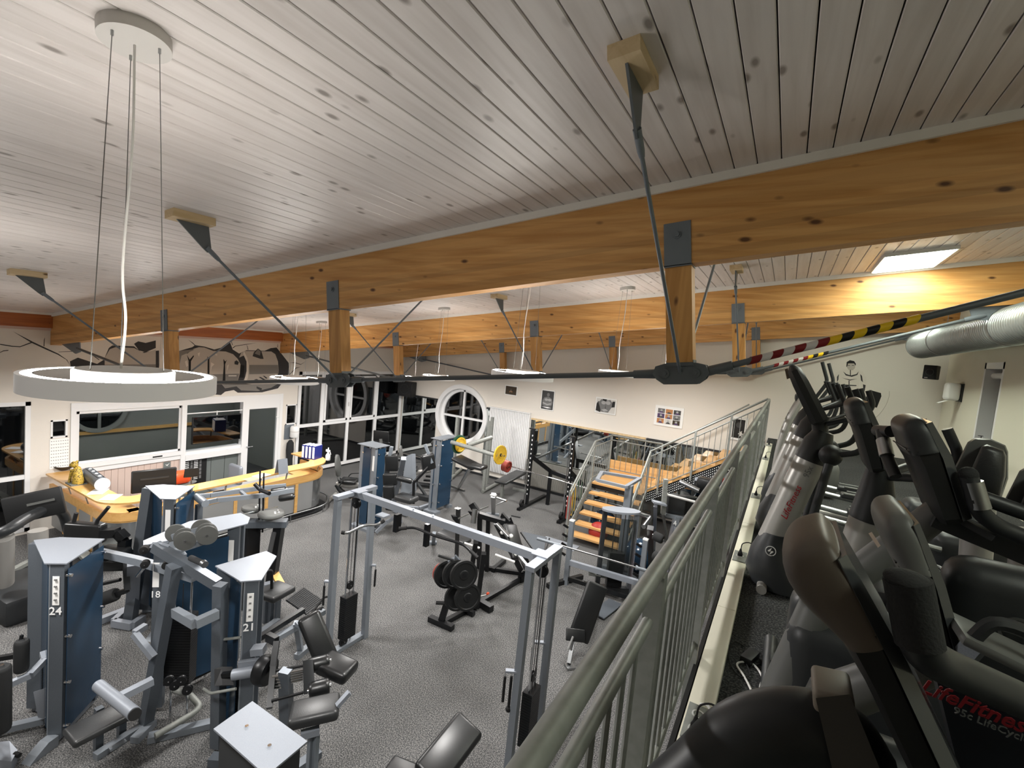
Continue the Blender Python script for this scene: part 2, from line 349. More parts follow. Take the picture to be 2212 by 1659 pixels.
# office room behind the reception
of = struct(MB().bb((XW - 3.0, 2.9, 0), (XW - 2.9, 8.6, 2.7)).bb((XW - 3.0, 2.9, 0), (XW - T, 3.0, 2.7)).bb((XW - 3, 8.5, 0), (XW - T, 8.6, 2.7)).bb((XW - 3, 2.9, 2.6), (XW - T, 8.6, 2.7)).build('wall_office', M['office'], smooth=0))
# ---------------------------------------------------------------- ceiling: board by board
ceil = struct(MB().prism([(XW - .3, YF, RZ(XW - .3) + .03), (XR + .3, YF, RZ(XR + .3) + .03), (XR + .3, YF, RZ(XR) + .25), (XW - .3, YF, RZ(XW) + .2)], (0, YB + .3 - YF, 0)).build('ceiling', M['groove'], smooth=0))
PW = .1295
def board(x0, y0, y1):
    w = PW - .006; z0, z1 = RZ(x0), RZ(x0 + w); b = .004
    sec = [(x0, z0 + .018), (x0 + w, z1 + .018), (x0 + w, z1 + b), (x0 + w - b, z1), (x0 + b, z0), (x0, z0 + b)]
    return MB().prism([(x, y0, z) for x, z in sec], (0, y1 - y0, 0))
x = -.0588 - PW * 90 + .003
while x + PW < XR + .05:
    if x > XW - PW: board(x, YF, YB).build('plank', M['plank'], ceil, smooth=0)
    x += PW
# ---------------------------------------------------------------- roof trusses
BT, BD = .14, .56
POSTS = (-.73, -4.12, -7.52)
th = math.atan(SL); AX = Vector((math.cos(th), 0, math.sin(th))); UP = Vector((-math.sin(th), 0, math.cos(th)))
def truss(y, label, back=True, front=True, tape=False):
    yc = y + BT / 2
    t = thing('roof_truss', (XW, yc, RZ(XW) - BD), label, 'roof beam')
    MB().prism([(XW, y, RZ(XW) - BD), (XR, y, RZ(XR) - BD), (XR, y, RZ(XR) - .003), (XW, y, RZ(XW) - .003)], (0, BT, 0)).build('beam', M['glulam'], t, smooth=0)
    for s, yy in ((-1, y - .011), (1, y + BT + .011)):
        MB().prism([(XW + .1, yy - .011, RZ(XW + .1) - .055), (XR, yy - .011, RZ(XR) - .055), (XR, yy - .011, RZ(XR)), (XW + .1, yy - .011, RZ(XW + .1))], (0, .022, 0)).build('cover_strip', M['trim'], t, smooth=0)
    nodes = []
    for px in POSTS:
        top = Vector((px, yc, RZ(px) - BD)); bot = top - UP * .66; nodes.append(bot - UP * .075)
        p = MB().bar(top, bot, BT * .9, .172, up=AX).build('post', M['post'], t, smooth=0)
        MB().prism([top + Vector((0, BT * .45, 0)) + AX * -.05, top + Vector((0, BT * .45, 0)) + AX * .05, bot + Vector((0, BT * .45, 0)) + AX * .05, bot + Vector((0, BT * .45, 0)) - AX * .05], (0, .012, 0)).build('pale_packing', M['block'], p, smooth=0)
        c = MB()
        for sy in (-1, 1): c.bar(top + Vector((0, sy * (BT / 2 + .004), 0)) - UP * .005, top + Vector((0, sy * (BT / 2 + .004), 0)) + UP * .285, .008, .176, up=AX)
        c.bar(top + Vector((0, -BT / 2 - .008, 0)) - UP * .006, top + Vector((0, BT / 2 + .008, 0)) - UP * .006, .18, .012, up=UP)
        br = c.build('steel_bracket', M['steel'], t, smooth=0)
        MB().cyl(top + UP * .20 + Vector((0, -BT / 2 - .03, 0)), top + UP * .20 + Vector((0, -BT / 2, 0)), .018, 6).cyl(top + UP * .20 + Vector((0, -BT / 2 - .014, 0)), top + UP * .20 + Vector((0, -BT / 2, 0)), .027, 16).build('bolt', M['steel'], br)
    # tie joints
    for i, n in enumerate(nodes):
        sh = []
        for a, b in ((-.185, .0), (-.165, .052), (-.10, .07), (.10, .07), (.165, .052), (.185, .0), (.16, -.04), (.11, -.075), (-.11, -.075), (-.16, -.04)): sh.append(n + AX * a + UP * b)
        j = MB()
        for yy in (-.05, .03): j.prism([p + Vector((0, yy, 0)) for p in sh], (0, .02, 0))
        j.box(n, (.16, .06, .10)).bar(n + UP * .09, n + UP * .05, .12, .18, up=AX)
        jj = j.build('tie_joint', M['steel2'], t, smooth=30)
        for a in (-.10, .10): MB().cyl(n + AX * a - Vector((0, .064, 0)), n + AX * a + Vector((0, .064, 0)), .032, 20).cyl(n + AX * a - Vector((0, .075, 0)), n + AX * a, .014, 12).build('pin', M['steel2'], jj)
    def fork(p, q): return MB().tube([p, p + (q - p).normalized() * .05, p + (q - p).normalized() * .20], .03, 14, taper=[.022, .034, .030])
    for a, b in zip(nodes, nodes[1:]):
        p, q = a - AX * .13, b + AX * .13
        r = MB().cyl(p, q, .021, 14).build('tie_rod', M['steel2'], t)
        fork(p, q).build('rod_fork', M['steel2'], r); fork(q, p).build('rod_fork', M['steel2'], r)
    # outer rods up to the beam ends
    p = nodes[0] + AX * .13; q = Vector((2.0, yc, RZ(2.0) - BD - .10)) if not tape else Vector((1.9, yc, RZ(1.9) - BD - .13))
    r = MB().cyl(p, q, .021, 14).build('tie_rod', M['steel2'], t); fork(p, q).build('rod_fork', M['steel2'], r); fork(q, p).build('rod_fork', M['steel'], r)
    MB().prism([q + Vector((-.12, -.008, -.05)), q + Vector((0, -.008, -.07)), q + Vector((.12, -.008, -.03)), q + Vector((.9, -.008, .27)), q + Vector((-.18, -.008, .12))], (0, .016, 0)).build('end_plate', M['steel'], t, smooth=0)
    p2 = nodes[2] - AX * .13; q2 = Vector((XW + .95, yc, RZ(XW + .95) - BD - .10))
    r2 = MB().cyl(p2, q2, .021, 12).build('tie_rod', M['steel2'], t); fork(p2, q2).build('rod_fork', M['steel2'], r2)
    MB().prism([q2 + Vector((.14, -.008, -.05)), q2 + Vector((.10, -.008, .16)), q2 + Vector((-.75, -.008, .04)), q2 + Vector((-.05, -.008, -.10))], (0, .016, 0)).build('end_plate', M['steel'], t, smooth=0)
    if y < 8:   # hazard tape wound round the rod where the stairs of the gallery pass
        L = (q - p).length; d = (q - p).normalized(); s0, s1 = (.30, 1.15) if y < 5 else (.33, 1.0)
        e = d.orthogonal().normalized(); g = d.cross(e); n = 16; step = .062; k = 0; s = s0; cols = 'rwrwrwrykykykyrwrwrwrwrw'
        while s < s1:
            m = MB(); rings = []
            for u in (0, .5, 1): rings.append([p + d * (s + u * step + .022 * math.sin(2 * PI * j / n)) + (e * math.cos(2 * PI * j / n) + g * math.sin(2 * PI * j / n)) * .0245 for j in range(n)])
            m.loft(rings, cap=False).build('tape_stripe', M['tape_' + cols[k % len(cols)]], r); s += step; k += 1
    # raking struts from each joint up to blocks on the boarding
    for n in nodes:
        for sgn, on in ((-1, front), (1, back)):
            if not on: continue
            yy = yc + sgn * 1.47; xx = n.x - .06; zc = RZ(xx)
            rotb = Matrix.Rotation(-th, 3, 'Y')
            bl = MB().box((xx, yy, zc - .03), (.13, .30, .06), rot=rotb).build('ceiling_block', M['block'], t, smooth=0)
            c0 = Vector((xx, yy, zc - .06)); pl = c0 + Vector((0, -sgn * .12, -.16))
            MB().prism([c0 + Vector((-.006, sgn * .10, 0)), c0 + Vector((-.006, -sgn * .13, 0)), pl + Vector((-.006, -sgn * .035, 0)), pl + Vector((-.006, -sgn * .01, -.04)), pl + Vector((-.006, sgn * .03, -.01))], (.012, 0, 0)).build('hanger_plate', M['steel2'], bl, smooth=0)
            e = n + Vector((0, sgn * .03, -.01)); d = (e - pl).normalized()
            MB().tube([pl, pl + d * .10, pl + d * .13, pl + d * .131, e], .011, 10, taper=[.02, .018, .014, .011, .011]).build('strut', M['steel'], t)
    return t
truss(3.40, 'nearest and longest roof beam with taped tie rod at its right end')
truss(7.93, 'second roof beam, lit warm, behind the nearest one')
truss(12.45, 'third roof beam lying close against the picture wall', back=False)
# wall plate along the mural wall between the beams
for y0, y1 in ((YF, 3.40), (3.54, 7.93), (8.07, 12.45)):
    struct(MB().bb((XW, y0, RZ(XW) - .25), (XW + .10, y1, RZ(XW) - .01)).build('trim_1', M['glulamY'], smooth=0))
    struct(MB().bb((XW + .10, y0, RZ(XW) - .02), (XW + .14, y1, RZ(XW) + .02)).build('trim_2', M['trim'], smooth=0))
    struct(MB().bb((XW, y0, RZ(XW) - .30), (XW + .03, y1, RZ(XW) - .25)).build('trim_3', M['wallpink'], smooth=0))
# ---------------------------------------------------------------- windows of the mural wall
def win(name, y0, y1, z0, z1, vs=(), hs=(), fr=.07, glass='glass', x=XW, deep=.07, bars=None):
    f = MB(); d0, d1 = x - .06, x + .01
    f.bb((d0, y0, z0), (d1, y0 + fr, z1)); f.bb((d0, y1 - fr, z0), (d1, y1, z1)); f.bb((d0, y0, z0), (d1, y1, z0 + fr)); f.bb((d0, y0, z1 - fr), (d1, y1, z1))
    w = struct(f.build(name, M['white'], smooth=0))
    for v in vs: MB().bb((d0 + .005, v[0], z0 + fr if len(v) < 4 else v[2]), (d1 - .005, v[1], z1 - fr if len(v) < 4 else v[3])).build('mullion', M['white'], w, smooth=0)
    for h in hs: MB().bb((d0 + .008, y0 + fr, h[0]), (d1 - .008, y1 - fr, h[1])).build('transom', M['white'], w, smooth=0)
    MB().bb((x - .035, y0 + .01, z0 + .01), (x - .03, y1 - .01, z1 - .01)).build('glass_pane', M[glass], w, smooth=0)
    return w
win('window_3', YF + .02, 3.15, .05, 2.42, vs=[(1.15, 1.25), (-.9, -.8), (-2.9, -2.8)], hs=[(1.02, 1.10)])
w4 = win('window_4', 8.55, 12.66, .06, 2.95, vs=[(9.30, 9.42), (10.28, 10.38), (11.42, 11.54)], hs=[(1.37, 1.46)], fr=.09)
for a, b in ((9.42, 10.28), (10.38, 11.42)):   # opening sashes above the transom
    m = MB(); z0, z1 = 1.46, 2.80; f = .06; X0, X1 = XW - .02, XW + .03
    m.bb((X0, a, z0), (X1, a + f, z1)).bb((X0, b - f, z0), (X1, b, z1)).bb((X0, a, z0), (X1, b, z0 + f)).bb((X0, a, z1 - f), (X1, b, z1)).build('sash', M['white'], w4, smooth=0)
MB().box((XW + .035, 10.33, 1.95), (.02, .03, .12)).build('window_handle', M['whitep'], w4)
# office front: one white frame, a sliding window, an open bay with shelf, a glazed door
u = struct(MB().bb((XW - .1, 3.70, 2.20), (XW + .03, 8.08, 2.36)).bb((XW - .1, 3.70, 0), (XW + .03, 3.78, 2.2)).bb((XW - .1, 5.62, 0), (XW + .03, 5.72, 2.2)).bb((XW - .1, 7.00, 0), (XW + .03, 7.10, 2.2)).bb((XW - .1, 8.0, 0), (XW + .03, 8.08, 2.2)).build('window_2', M['white'], smooth=0))
MB().bb((XW - .08, 3.78, 1.08), (XW + .05, 5.62, 1.17)).bb((XW - .08, 3.78, .98), (XW + .02, 5.62, 1.08)).build('sill', M['white'], u, smooth=0)
MB().bb((XW - .05, 3.78, 1.17), (XW - .02, 3.84, 2.2)).bb((XW - .05, 3.78, 2.14), (XW - .02, 5.62, 2.2)).bb((XW - .05, 3.78, 1.17), (XW - .02, 5.62, 1.21)).bb((XW - .05, 5.58, 1.17), (XW - .02, 5.62, 2.2)).build('sash', M['white'], u, smooth=0)
MB().bb((XW - .04, 3.84, 1.2), (XW - .035, 5.58, 2.14)).build('glass_pane', M['clear'], u, smooth=0)
MB().box((XW + .055, 5.15, 1.12), (.015, .18, .025)).build('pull_handle', M['matblack'], u)
for k in range(16):
    y0 = 3.79 + k * .115; MB().bb((XW - .06, y0, .05), (XW - .02, y0 + .110, .98)).build('board', M['wallpink'], u, smooth=0)
MB().bb((XW - .08, 5.72, .92), (XW + .04, 7.00, 1.05)).bb((XW - .2, 5.72, 1.05), (XW + .0, 7.00, 1.12)).build('shelf', M['white'], u, smooth=0)
MB().bb((XW - .03, 5.72, 1.985), (XW - .0, 7.0, 2.005)).build('shade_rail', M['whitep'], u, smooth=0)
for k in range(4):
    y0 = 5.73 + k * .32; MB().bb((XW - .16, y0, .03), (XW - .12, y0 + .31, .92)).build('panel', M['officed'], u, smooth=0)
MB().bb((XW - .12, 5.73, 1.12), (XW - .11, 6.99, 2.19)).build('glass_pane', M['clear'], u, smooth=0)
d = struct(MB().bb((XW - .05, 7.10, .02), (XW + .02, 7.17, 2.10)).bb((XW - .05, 7.93, .02), (XW + .02, 8.0, 2.10)).bb((XW - .05, 7.17, 2.00), (XW + .02, 7.93, 2.10)).bb((XW - .05, 7.17, .02), (XW + .02, 7.93, .14)).bb((XW - .05, 7.10, 2.10), (XW + .025, 8.0, 2.2)).build('door_1', M['white'], smooth=0))
MB().bb((XW - .02, 7.17, .14), (XW - .015, 7.93, 2.0)).build('glass_pane', M['clear'], d, smooth=0)
MB().tube(bent([(XW + .02, 7.14, 1.05), (XW + .07, 7.14, 1.05), (XW + .07, 7.27, 1.05)], .02), .011, 8).build('door_handle', M['brushed'], d)
for z in (.35, 1.75): MB().cyl((XW + .03, 7.90, z), (XW + .03, 7.98, z), .014, 8).build('hinge', M['whitep'], d)
# little windows beside the unit
for y0, y1, z0, z1 in ((3.42, 3.66, 1.72, 2.06), (8.20, 8.53, 1.50, 2.05)):
    w = win('window_5', y0, y1, z0, z1, fr=.03)
# office contents seen through the glass
OX = XW - 2.9
ow = struct(MB().ring((OX + .02, 5.15, 1.75), .50, .60, 0, .06, 48, up=(1, 0, 0)).build('window_6', M['office'])); MB().lathe((OX + .02, 5.15, 1.75), [(.50, 0), (.50, .01)], 48, axis=(1, 0, 0)).build('glass_pane', M['glass'], ow); MB().bb((OX + .03, 5.13, 1.25), (OX + .07, 5.19, 2.25)).build('mullion', M['office'], ow, smooth=0)
struct(MB().bb((OX, 3.0, 1.12), (OX + .06, 8.5, 1.20)).build('trim_4', M['lam'], smooth=0))
ac = thing('wall_heater', (OX + .1, 4.2, 2.0), 'grey box unit on the office wall seen through the sliding window', 'heater')
MB().box((OX + .12, 4.25, 2.02), (.24, .85, .42)).build('case', M['officed'], ac, smooth=0)
for z in (1.88, 2.16): MB().box((OX + .245, 4.15, z), (.01, .3, .02)).build('vent_slot', M['black'], ac, smooth=0)
# round window of the picture wall
rw = struct(MB().ring((CX, YB + .03, CZ), CR - .05, CR + .09, -.10, .12, 64, up=(0, -1, 0)).build('window_1', M['white']))
MB().ring((CX, YB + .1, CZ), CR - .15, CR - .03, -.06, .04, 64, up=(0, -1, 0)).build('sash', M['white'], rw)
MB().bb((CX - .035, YB + .06, CZ - CR + .1), (CX + .035, YB + .13, CZ + CR - .1)).build('mullion', M['white'], rw, smooth=0)
MB().bb((CX - CR + .1, YB + .055, CZ - .095), (CX + CR - .1, YB + .135, CZ - .03)).build('transom', M['white'], rw, smooth=0)
MB().lathe((CX, YB + .11, CZ), [(CR - .1, 0), (CR - .1, .006)], 64, axis=(0, 1, 0)).build('glass_pane', M['glass'], rw)
# skirting
struct(MB().bb((XW, YB - .02, 0), (XR, YB, .07)).build('baseboard_back', M['dgrey'], smooth=0))
# door in the right wall
dr = struct(MB().bb((XR, 9.78, GZ), (XR + .25, 9.85, 4.62)).bb((XR, 10.55, GZ), (XR + .25, 10.62, 4.62)).bb((XR, 9.78, 4.52), (XR + .25, 10.62, 4.62)).bb((XR + .2, 9.78, GZ), (XR + .25, 10.62, GZ + .65)).build('window_7', M['white'], smooth=0))
MB().bb((XR + .19, 9.85, 3.25), (XR + .2, 10.55, 4.52)).build('glass_pane', M['glass'], dr, smooth=0)
MB().bb((XR - .03, 9.78, 3.22), (XR + .25, 10.62, 3.27)).build('sill', M['white'], dr, smooth=0)
MB().cyl((XR + .12, 9.83, 4.42), (XR + .12, 10.57, 4.42), .05, 12).build('blind_roll', M['whitep'], dr)
# ================================================================ RING LAMPS
def ring_lamp(x, y, label):
    cz = RZ(x); z = cz - 1.29; c = (x, y, z)
    t = thing('ring_pendant_lamp', (x, y, z), label, 'lamp', 'ring lamps hung in four rows')
    n = Vector((-math.sin(th), 0, math.cos(th)))
    cc = Vector((x, y, cz))
    MB().lathe(cc - n * .045, [(.112, 0), (.112, .05)], 40, axis=n).build('canopy', M['lampw'], t)
    MB().ring(c, .288, .302, -.035, .03, 64).build('outer_ring', M['opal'], t)
    MB().ring(c, .168, .287, -.022, -.014, 64).build('reflector', M['refl'], t)
    MB().ring(c, .195, .200, -.014, -.008, 48).build('trim_ring', M['lampw'], t)
    MB().lathe(c, [(.150, -.02), (.150, .05), (.001, .052)], 48).build('inner_drum', M['lampw'], t)
    MB().ring(c, .252, .258, -.014, .030, 64).build('inner_lip', M['refl'], t)  # added lip, shields the reflector from the strip's light
    MB().ring(c, .258, .288, .0285, .0295, 64).build('outer_led_strip', M['led'], t)
    MB().ring(c, .152, .158, -.01, .044, 48).build('inner_led_strip', M['drum'], t)
    for k in range(3):
        a = 2 * PI * k / 3 + 2.9; d = Vector((math.cos(a), math.sin(a), 0)) * .105
        a2 = d * .75; top = Vector((x + a2.x, y + a2.y, RZ(x + a2.x) - .045))
        w = MB().cyl(top, Vector(c) + d * 1.2 + Vector((0, 0, .05)), .0016, 5).build('hanging_wire', M['wire'], t)
        MB().cyl(top, top - Vector((0, 0, .018)), .005, 8).build('wire_clamp', M['brushed'], w)
    sw = spline([(x, y, cz - .04), (x + .004, y, cz - .4), (x - .022, y - .01, cz - .85), (x - .012, y, cz - 1.05), (x - .015, y - .01, z + .05)], 6)
    MB().tube(sw, .0045, 8).build('power_cord', M['cord'], t)
    ld = bpy.data.lights.new('lamp_glow', 'AREA'); ld.shape = 'DISK'; ld.size = .5; ld.energy = LAMP_DOWN; ld.color = WARM
    lo = bpy.data.objects.new('lamp_glow', ld); COL.objects.link(lo); lo.parent = t; lo.location = (0, 0, -.045)
    return t
rows = ((.87, 'nearest row'), (4.08, 'second row'), (7.10, 'third row'), (10.30, 'farthest row'))
for y, rn in rows:
    for x, cn in ((-2.21, 'right end'), (-5.61, 'middle'), (-8.95, 'left end')):
        ring_lamp(x, y, f'lit white ring pendant lamp at the {cn} of the {rn}' if (x, y) != (-2.21, .87) else 'big lit white ring pendant lamp hanging nearest the viewer')
# flat ceiling panel lamps over the gallery, those behind beams added as unseen light
def panel(x, y, label, lit='panel'):
    t = thing('ceiling_panel_lamp', (x, y, RZ(x)), label, 'lamp', 'flat panel lamps over the gallery'); R = Matrix.Rotation(-th, 3, 'Y')
    MB().box((x, y, RZ(x) - .02), (.64, 1.02, .04), rot=R).build('frame', M['lampw'], t, smooth=0)
    MB().box((x, y, RZ(x) - .042), (.60, .98, .01), rot=R).build('diffuser', M[lit], t, smooth=0)
panel(1.09, 7.28, 'bright flat panel lamp on the boards above the gallery')
M['panel_dim'] = mat('dim_ceiling_panel', 'f8ffee', .5, emit=9)
panel(1.7, .6, 'flat panel lamp above the nearest cardio machines', 'panel_dim')
panel(1.09, 10.4, 'flat panel lamp behind the second roof beam above the gallery')  # added fill light for the far gallery wall, out of sight behind the beam
panel(1.09, 5.3, 'flat panel lamp hidden behind the nearest roof beam above the gallery')  # added fill light for the gallery, covered by the beam
for yy in (4.6, 6.9):
    ol = thing('office_lamp', (XW - 1.5, yy, 2.5), ['flat lamp on the office ceiling behind the sliding window', 'flat lamp on the office ceiling behind the television'][yy > 5], 'lamp'); MB().box((XW - 1.5, yy, 2.575), (.6, .6, .04)).build('frame', M['lampw'], ol, smooth=0); MB().box((XW - 1.5, yy, 2.55), (.56, .56, .01)).build('diffuser', mat('office_diffuser', 'f4f4ff', .5, emit=9.0), ol, smooth=0)  # unseen fill lights, added to brighten the office behind its glass
# ================================================================ GALLERY RAILING
RX = -.26
t = thing('gallery_railing', (RX, 0, GZ), 'long grey tubular steel railing along the gallery edge', 'railing')
MB().tube([(RX, -1.0, 3.59), (RX, 10.90, 3.59)], .024, 16).build('handrail', M['rail'], t)
PY = [.20 + 1.225 * k for k in range(9)] + [10.88]
for k, y in enumerate(PY):
    MB().bar((RX, y, 2.30), (RX, y, 3.575), .05, .05, up=(0, 1, 0)).box((RX + .03, y, 2.45), (.03, .10, .14)).build('railing_post', M['rail'], t, smooth=0)
    if k:
        a, b = PY[k - 1] + .07, y - .07
        MB().tube([(RX, a, 3.455), (RX, b, 3.455)], .017, 12).build('upper_rail', M['rail'], t)
        MB().tube([(RX, a - .05, 2.735), (RX, b + .05, 2.735)], .015, 10).build('lower_rail', M['rail'], t)
        n = 10 if b - a > .8 else 7
        for j in range(1, n): MB().cyl((RX, a + (b - a) * j / n, 2.735), (RX, a + (b - a) * j / n, 3.455), .0085, 8).build('baluster', M['rail'], t)
# cable channel with sockets
t = thing('cable_channel', (-.16, 0, GZ), 'pale cable trunking lying along the gallery edge under the railing', 'cable trunking')
MB().bb((-.215, -.6, GZ), (-.105, 11.35, GZ + .055)).build('trunking_base', M['wallr'], t, smooth=0)
y = -.6
while y < 11.3:
    MB().bb((-.213, y + .003, GZ + .055), (-.107, min(y + 1.95, 11.35), GZ + .060)).build('trunking_lid', M['wallr'], t, smooth=0); y += 1.955
SOCK = [2.17, 3.72, 4.55, 5.75, 7.2]
SOCK = [onz(1500, 1562, 2.66).y, onz(1597, 1203, 2.66).y, onz(1632, 1072, 2.66).y, onz(1653, 991, 2.66).y, onz(1660, 962, 2.66).y]
for k, y in enumerate(SOCK):
    m = MB().box((-.160, y, GZ + .064), (.094, .23, .010)).build('socket_plate', M['rail'], t, smooth=0)
    for dy in ((-.05, .05) if k == 0 else (0,)):
        MB().ring((-.160, y + dy, GZ + .069), .021, .027, 0, .004, 20).build('socket', M['whitep'], m)
for k, y in enumerate(SOCK):
    yy = y - (.05 if k == 0 else 0)
    t = thing('power_plug', (-.16, yy, GZ + .07), ['black plug and cord in the socket nearest the viewer', 'black plug and cord in the second socket from the viewer', 'black plug and cord in the third socket from the viewer', 'black plug and cord in the fourth socket from the viewer', 'black plug and cord in the farthest socket'][k], 'plug', 'plugs in the trunking sockets')
    MB().lathe((-.16, yy, GZ + .07), [(.019, 0), (.019, .02), (.012, .035), (.006, .06)], 14).build('plug_body', M['rubber'], t)
    MB().tube(spline([(-.16, yy, GZ + .125), (-.15, yy + .02, GZ + .17), (-.09, yy + .03, GZ + .18), (-.04, yy, GZ + .08), (.03, yy - .03, GZ + .01), (.16, yy + .06, GZ + .008)], 6), .0042, 7).build('cord', M['rubber'], t)
# loose things on the gallery carpet
g = GZ + .008
def gp(*pts, z=g): return [onz(px, py, z) for px, py in pts]
t = thing('extension_cord', onz(1600, 1500, GZ), 'cream extension cord looping over the dark gallery carpet', 'cord')
MB().tube(spline([Vector((-.16, SOCK[0] + .05, GZ + .12)), Vector((-.12, SOCK[0] + .05, GZ + .12)), Vector((-.07, SOCK[0] + .04, GZ + .03))] + gp((1580, 1549), (1610, 1557), (1629, 1535), (1626, 1500), (1608, 1462), (1592, 1437), (1603, 1430), (1628, 1436), (1646, 1462), (1642, 1490), (1655, 1517), (1683, 1560), (1700, 1600)), 5), .0055, 8).build('cable', M['cord'], t)
t = thing('black_cord', onz(1580, 1420, GZ), 'thin black cord coiled beside the trunking on the carpet', 'cord')
MB().tube(spline(gp((1575, 1395), (1590, 1387), (1610, 1400), (1607, 1420), (1620, 1455), (1600, 1462), (1580, 1440), (1574, 1410), (1585, 1388)), 5), .003, 6).tube(spline(gp((1622, 1440), (1680, 1420), (1715, 1395), (1740, 1372)), 5), .003, 6).build('cable', M['rubber'], t)
t = thing('power_adapter', onz(1622, 1418, GZ), 'small black power brick on the carpet by the trunking', 'power adapter')
p = onz(1620, 1418, GZ + .02); MB().cushion(p, (.06, .13, .035), Matrix.Rotation(-.3, 3, 'Z'), .006).build('case', M['matblack'], t)
t = thing('base_foot_cover', onz(1770, 1425, GZ), 'black cross trainer base foot standing on the gallery carpet', 'base foot')
p = onz(1775, 1420, GZ + .05); MB().cushion(p, (.10, .34, .10), Matrix.Rotation(-.1, 3, 'Z'), .02).build('shell', M['matblack'], t)
MB().cushion(p + Vector((0, .02, .055)), (.04, .06, .01), None, .002).build('bright_badge', M['brushed'], t)
# ================================================================ STAIRCASE
X0, X1, Y0, YL, Y1, LZ = -3.80, -2.50, 9.75, 11.05, 12.35, 1.08
t = thing('staircase', (X0, Y0, 0), 'steel staircase with oak treads climbing to the gallery', 'staircase')
n = 5; rise = LZ / 6; run = (YL - Y0) / 5.2
for k in range(n):
    y = Y0 + .02 + k * run; z = rise * (k + 1)
    MB().bb((X0 + .05, y, z - .04), (X1 - .05, y + .28, z)).build('tread', M['lam2'], t, smooth=0)
MB().bb((X0, YL, LZ - .04), (X1 - .01, Y1, LZ)).build('landing_board', M['lam2'], t, smooth=0)
MB().bb((X0, YL, LZ - .14), (X1, YL + .03, LZ - .04)).bb((X0, Y1 - .03, LZ - .14), (X1, Y1, LZ - .04)).bb((X1 - .03, YL, LZ - .14), (X1, Y1, LZ - .04)).build('landing_frame', M['black'], t, smooth=0)
MB().bb((X0, Y1, LZ), (X1 + 1.0, Y1 + .02, LZ + .0 + .35)).build('splash_board', M['lam2'], t, smooth=0)
for x in (X0, X1):   # stringers of the lower flight
    MB().bar((x, Y0 - .05, .06), (x, YL, LZ - .02), .012, .17, up=(0, 0, 1)).build('stringer', M['rail'], t, smooth=0)
for x, y in ((X0 + .05, Y1 - .1), (X1 - .05, Y1 - .1), (X1 - .06, YL + .06), (X0 + .05, YL + .06)): MB().bar((x, y, 0), (x, y, LZ - .1), .06).build('prop', M['rail'], t, smooth=0)
UX0, UX1, nu = X1, -.28, 8
for k in range(nu):
    x = UX0 + (UX1 - UX0) * k / nu; z = LZ + (GZ - LZ) * (k + 1) / (nu + .0)
    MB().bb((x, YL + .03, z - .035), (x + .30, Y1 - .05, z)).build('tread', M['lam2'], t, smooth=0)
    MB().prism([(x + .0, YL + .015, z - (GZ - LZ) / nu), (x + .27, YL + .015, z - .02), (x + .0, YL + .015, z)], (0, .012, 0)).build('end_wedge', M['lam2'], t, smooth=0)
    MB().prism([(x + .0, Y1 - .05, z - (GZ - LZ) / nu), (x + .27, Y1 - .05, z - .02), (x + .0, Y1 - .05, z)], (0, .012, 0)).build('end_wedge', M['lam2'], t, smooth=0)
pa = Vector((UX0 - .02, YL, LZ - .10)); pb = Vector((UX1 + .02, YL, GZ - .14)); dd = (pb - pa).normalized(); nn = Vector((-dd.z, 0, dd.x))
for yy in (YL, Y1): MB().bar(Vector((pa.x, yy, pa.z)), Vector((pb.x, yy, pb.z)), .010, .21, up=nn).build('stringer', M['black'], t, smooth=0)
dots = MB(); Ls = (pb - pa).length; k = 0; s = .03
while s < Ls - .02:
    for r in range(4):
        off = (r % 2) * .021; q = pa + dd * (s + off) + nn * (-.07 + r * .045) + Vector((0, -.008, 0))
        dots.prism([q + dd * .0135, q + nn * .0135, q - dd * .0135, q - nn * .0135], (0, .002, 0))
    s += .044
dots.build('punched_pattern', M['inkw'], t, smooth=0, kind='stuff')
def flight_rail(p, q, n, zb, hand=1.0, low=.10, posts=(0, 1), name='rail'):
    """sloping rail: handrail, second rail, lower rail, posts and thin balusters; p, q on the nosing line"""
    p, q = Vector(p), Vector(q); v = Vector((0, 0, 1))
    MB().tube([p + v * hand, q + v * hand], .021, 12).build('handrail', M['rail'], t)
    MB().tube([p + v * (hand - .13), q + v * (hand - .13)], .014, 8).build('upper_rail', M['rail'], t)
    MB().tube([p + v * low, q + v * low], .012, 8).build('lower_rail', M['rail'], t)
    for f in posts: r = p.lerp(q, f); MB().bar(r + v * zb, r + v * hand, .04).build('railing_post', M['rail'], t, smooth=0)
    for j in range(1, n):
        r = p.lerp(q, j / n); MB().cyl(r + v * low, r + v * (hand - .13), .007, 6).build('baluster', M['rail'], t)
flight_rail((X0 - .02, Y0, .12), (X0 - .02, YL, LZ), 10, -.1)
flight_rail((X0 - .02, YL, LZ), (X0 - .02, Y1, LZ), 9, -.1, posts=(1,))
flight_rail((X0 - .02, Y1, LZ), (X1, Y1, LZ), 9, -.1, posts=(1,))
flight_rail((X1 + .02, Y0, .12), (X1 + .02, YL - .05, LZ), 10, -.1)
flight_rail((UX0, YL - .04, LZ), (UX1, YL - .04, GZ - .0), 20, -.1, posts=(.12, .42, .72, 1))
MB().tube([(X1, Y1 - .06, 2.0), (UX1 - .4, Y1 - .06, 3.35)], .018, 8).build('wall_handrail', M['rail'], t)
